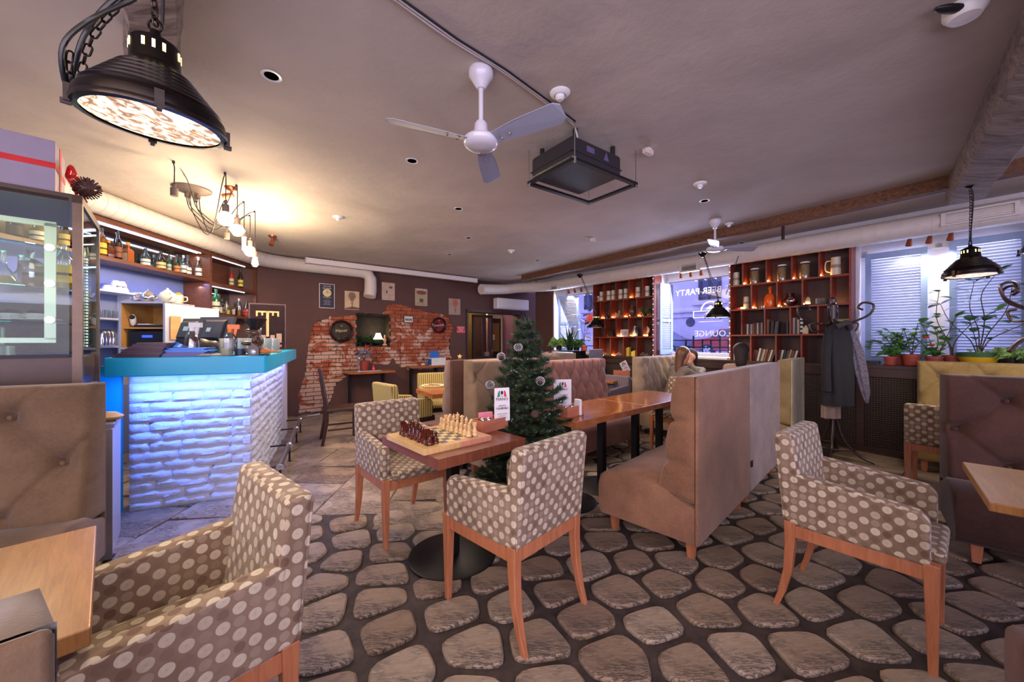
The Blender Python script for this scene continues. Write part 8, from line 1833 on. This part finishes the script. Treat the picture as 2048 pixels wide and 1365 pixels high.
# ---------------------------------------------------------------- guests
m_skin = plain('skin', (214, 160, 132), .5, var=.05, scale=8); m_jeans = plain('dark_jeans', (44, 48, 66), .85); m_shoe = plain('dark_shoe', (30, 26, 26), .5)
def person(label, p, rz, top, hair, J, longhair=0, hands=True):
    t = thing('person', label, 'person', (p[0], p[1], 0), rz); mb_ = bpy.data.metaballs.new('m'); mb_.resolution = .022; mb_.threshold = .35
    def b(c, r):
        e = mb_.elements.new(); e.co = c; e.radius = r / .70; e.stiffness = 2
    def limb(a, c, ra, rc):
        a, c = Vector(a), Vector(c); n = max(2, int((c - a).length / .03))
        for i in range(n + 1): b(a.lerp(c, i / n), ra + (rc - ra) * i / n)
    H, N, P = Vector(J['head']), Vector(J['neck']), Vector((0, 0, .56))
    for s in (-1, 1):
        S = N + Vector((s * .155, -.01, -.07)); limb(P + Vector((s * .07, 0, 0)), N + Vector((s * .07, -.02, -.12)), .085, .075); limb(N + Vector((s * .05, 0, -.06)), S, .05, .05)
        E = Vector(J['elbow'][s > 0]); W_ = Vector(J['wrist'][s > 0]); limb(S, E, .046, .036); limb(E, W_, .034, .024)
        K = Vector((s * .10, .42, .50)); A = Vector((s * .11, .40, .10)); limb(P + Vector((s * .08, 0, -.03)), K, .075, .052); limb(K, A, .05, .034); limb(A + Vector((0, 0, -.03)), A + Vector((0, .13, -.055)), .034, .028)
    limb(N + Vector((0, 0, -.04)), H + Vector((0, -.01, -.06)), .042, .04)
    F_ = Vector(J.get('look', (0, 1, 0))).normalized()
    b(H + Vector((0, 0, .02)), .082); b(H + Vector((0, 0, .045)) - F_ * .02, .080); b(H + F_ * .025 + Vector((0, 0, -.035)), .056); b(H + F_ * .05 + Vector((0, 0, -.06)), .034)
    b(H + F_ * .088 + Vector((0, 0, -.008)), .017); b(H + F_ * .082 + Vector((0, 0, -.045)), .016)
    sd = Vector((F_.y, -F_.x, 0))
    for s in (-1, 1): b(H + sd * s * .072 + Vector((0, 0, .0)), .018)
    o = bpy.data.objects.new('mbo', mb_); C.objects.link(o); dg = bpy.context.evaluated_depsgraph_get(); dg.update(); me = bpy.data.meshes.new_from_object(o.evaluated_get(dg)); bpy.data.objects.remove(o); bpy.data.metaballs.remove(mb_)
    me.polygons.foreach_set('use_smooth', [True] * len(me.polygons))
    for m in (top, m_skin, m_jeans, m_shoe): me.materials.append(m)
    for f in me.polygons:
        c = f.center; k = 0
        if (c - H).length < .13 and c.z > N.z + .005: k = 1
        elif c.z < .12: k = 3
        elif c.z < .54 and c.y > -.1: k = 2
        f.material_index = k
    obj('body', me, None, t)
    # head details
    for s in (-1, 1): obj('eye', MB().ball(H + F_ * .078 + sd * s * .03 + Vector((0, 0, .012)), .0095, 8, 6), m_black, t, smooth=170)
    obj('mouth', MB().ball(H + F_ * .083 + Vector((0, 0, -.048)), .013, 8, 6, (1, 1, .35)), plain('lips', (176, 96, 88), .5), t, smooth=170)
    parts = [(H + Vector((0, 0, .055)) - F_ * .03, .135, (1, 1, .9)), (H - F_ * .05 + Vector((0, 0, .01)), .12, (1, 1, 1))]
    for k in range(int(longhair * 10)): parts.append((H - F_ * (.075 + .004 * k) + Vector((0, 0, -.02 - .03 * k)), .10 - .003 * k, (1, .8, 1)))
    hm = blob(parts, .02); hm.materials.append(hair); obj('hair', hm, None, t)
    if hands:
        for s in (0, 1):
            W_ = Vector(J['wrist'][s]); d = Vector(J['hand'][s]).normalized(); w = d.cross(Vector((0.2, 1, .1))).normalized(); h = MB(); h.ball(W_ + d * .045, .034, 10, 8, (1, .75, 1.1))
            for k in range(4):
                q = W_ + d * .06 + w * (-.024 + .016 * k); L = (.062, .072, .067, .052)[k]; nrm = w.cross(d); h.tube([q - d * .02, q + d * L * .5, q + d * L * .85 + nrm * .01, q + d * L + nrm * .02], [.0095, .009, .008, .006], 7)
            q = W_ + d * .02 - w * .026; h.tube([q, q - w * .022 + d * .02, q - w * .026 + d * .05], [.011, .010, .007], 7); obj('hand', h, m_skin, t, smooth=60)
    return t
m_hood = plain('taupe_grey_hoodie', (128, 116, 104), .9, var=.1, bump=.3); hairA = wood('brown_hair', (84, 54, 36), (126, 84, 56), .4, (12, 12, 1.5), 8); hairB = wood('very_dark_hair', (22, 14, 12), (46, 28, 24), .7, (12, 12, 1.5), 8)
p1x = (2.33, 5.46)
person('woman with brown hair in a taupe hoodie resting her cheek on her hand', p1x, radians(-75), m_hood, hairA, dict(head=(0, .20, 1.13), neck=(0, .12, .99), elbow=((-.24, .36, .78), (.26, .36, .78)), wrist=((-.10, .25, .97), (.105, .20, 1.0)), hand=((.15, .1, 1), (-.12, .05, 1)), look=(.15, 1, -.15)), .9)
person('child with dark hair leaning on both hands behind the woman', (2.86, 5.86), radians(125), plain('grey_child_top', (150, 142, 140), .9), hairB, dict(head=(0, .18, 1.09), neck=(0, .12, .97), elbow=((-.2, .33, .78), (.2, .33, .78)), wrist=((-.06, .27, .96), (.06, .27, .96)), hand=((.1, 0, 1), (-.1, 0, 1)), look=(0, 1, -.2)), .3)
person('dark-haired guest in a beige top seen from behind over the grey bench', (2.98, 4.92), radians(-35), plain('beige_knit', (176, 146, 122), .9), hairB, dict(head=(0, .10, 1.19), neck=(0, .06, 1.06), elbow=((-.26, .28, .76), (.26, .28, .76)), wrist=((-.1, .42, .80), (.1, .42, .80)), hand=((.1, 1, 0), (-.1, 1, 0)), look=(0, 1, 0)), .5)
table('dark table between the seated guests by the lettered window', (2.66, 5.28), (.79, -.62), .5, (.62, .79), .5, m_table3, th=.04, plate=.22)
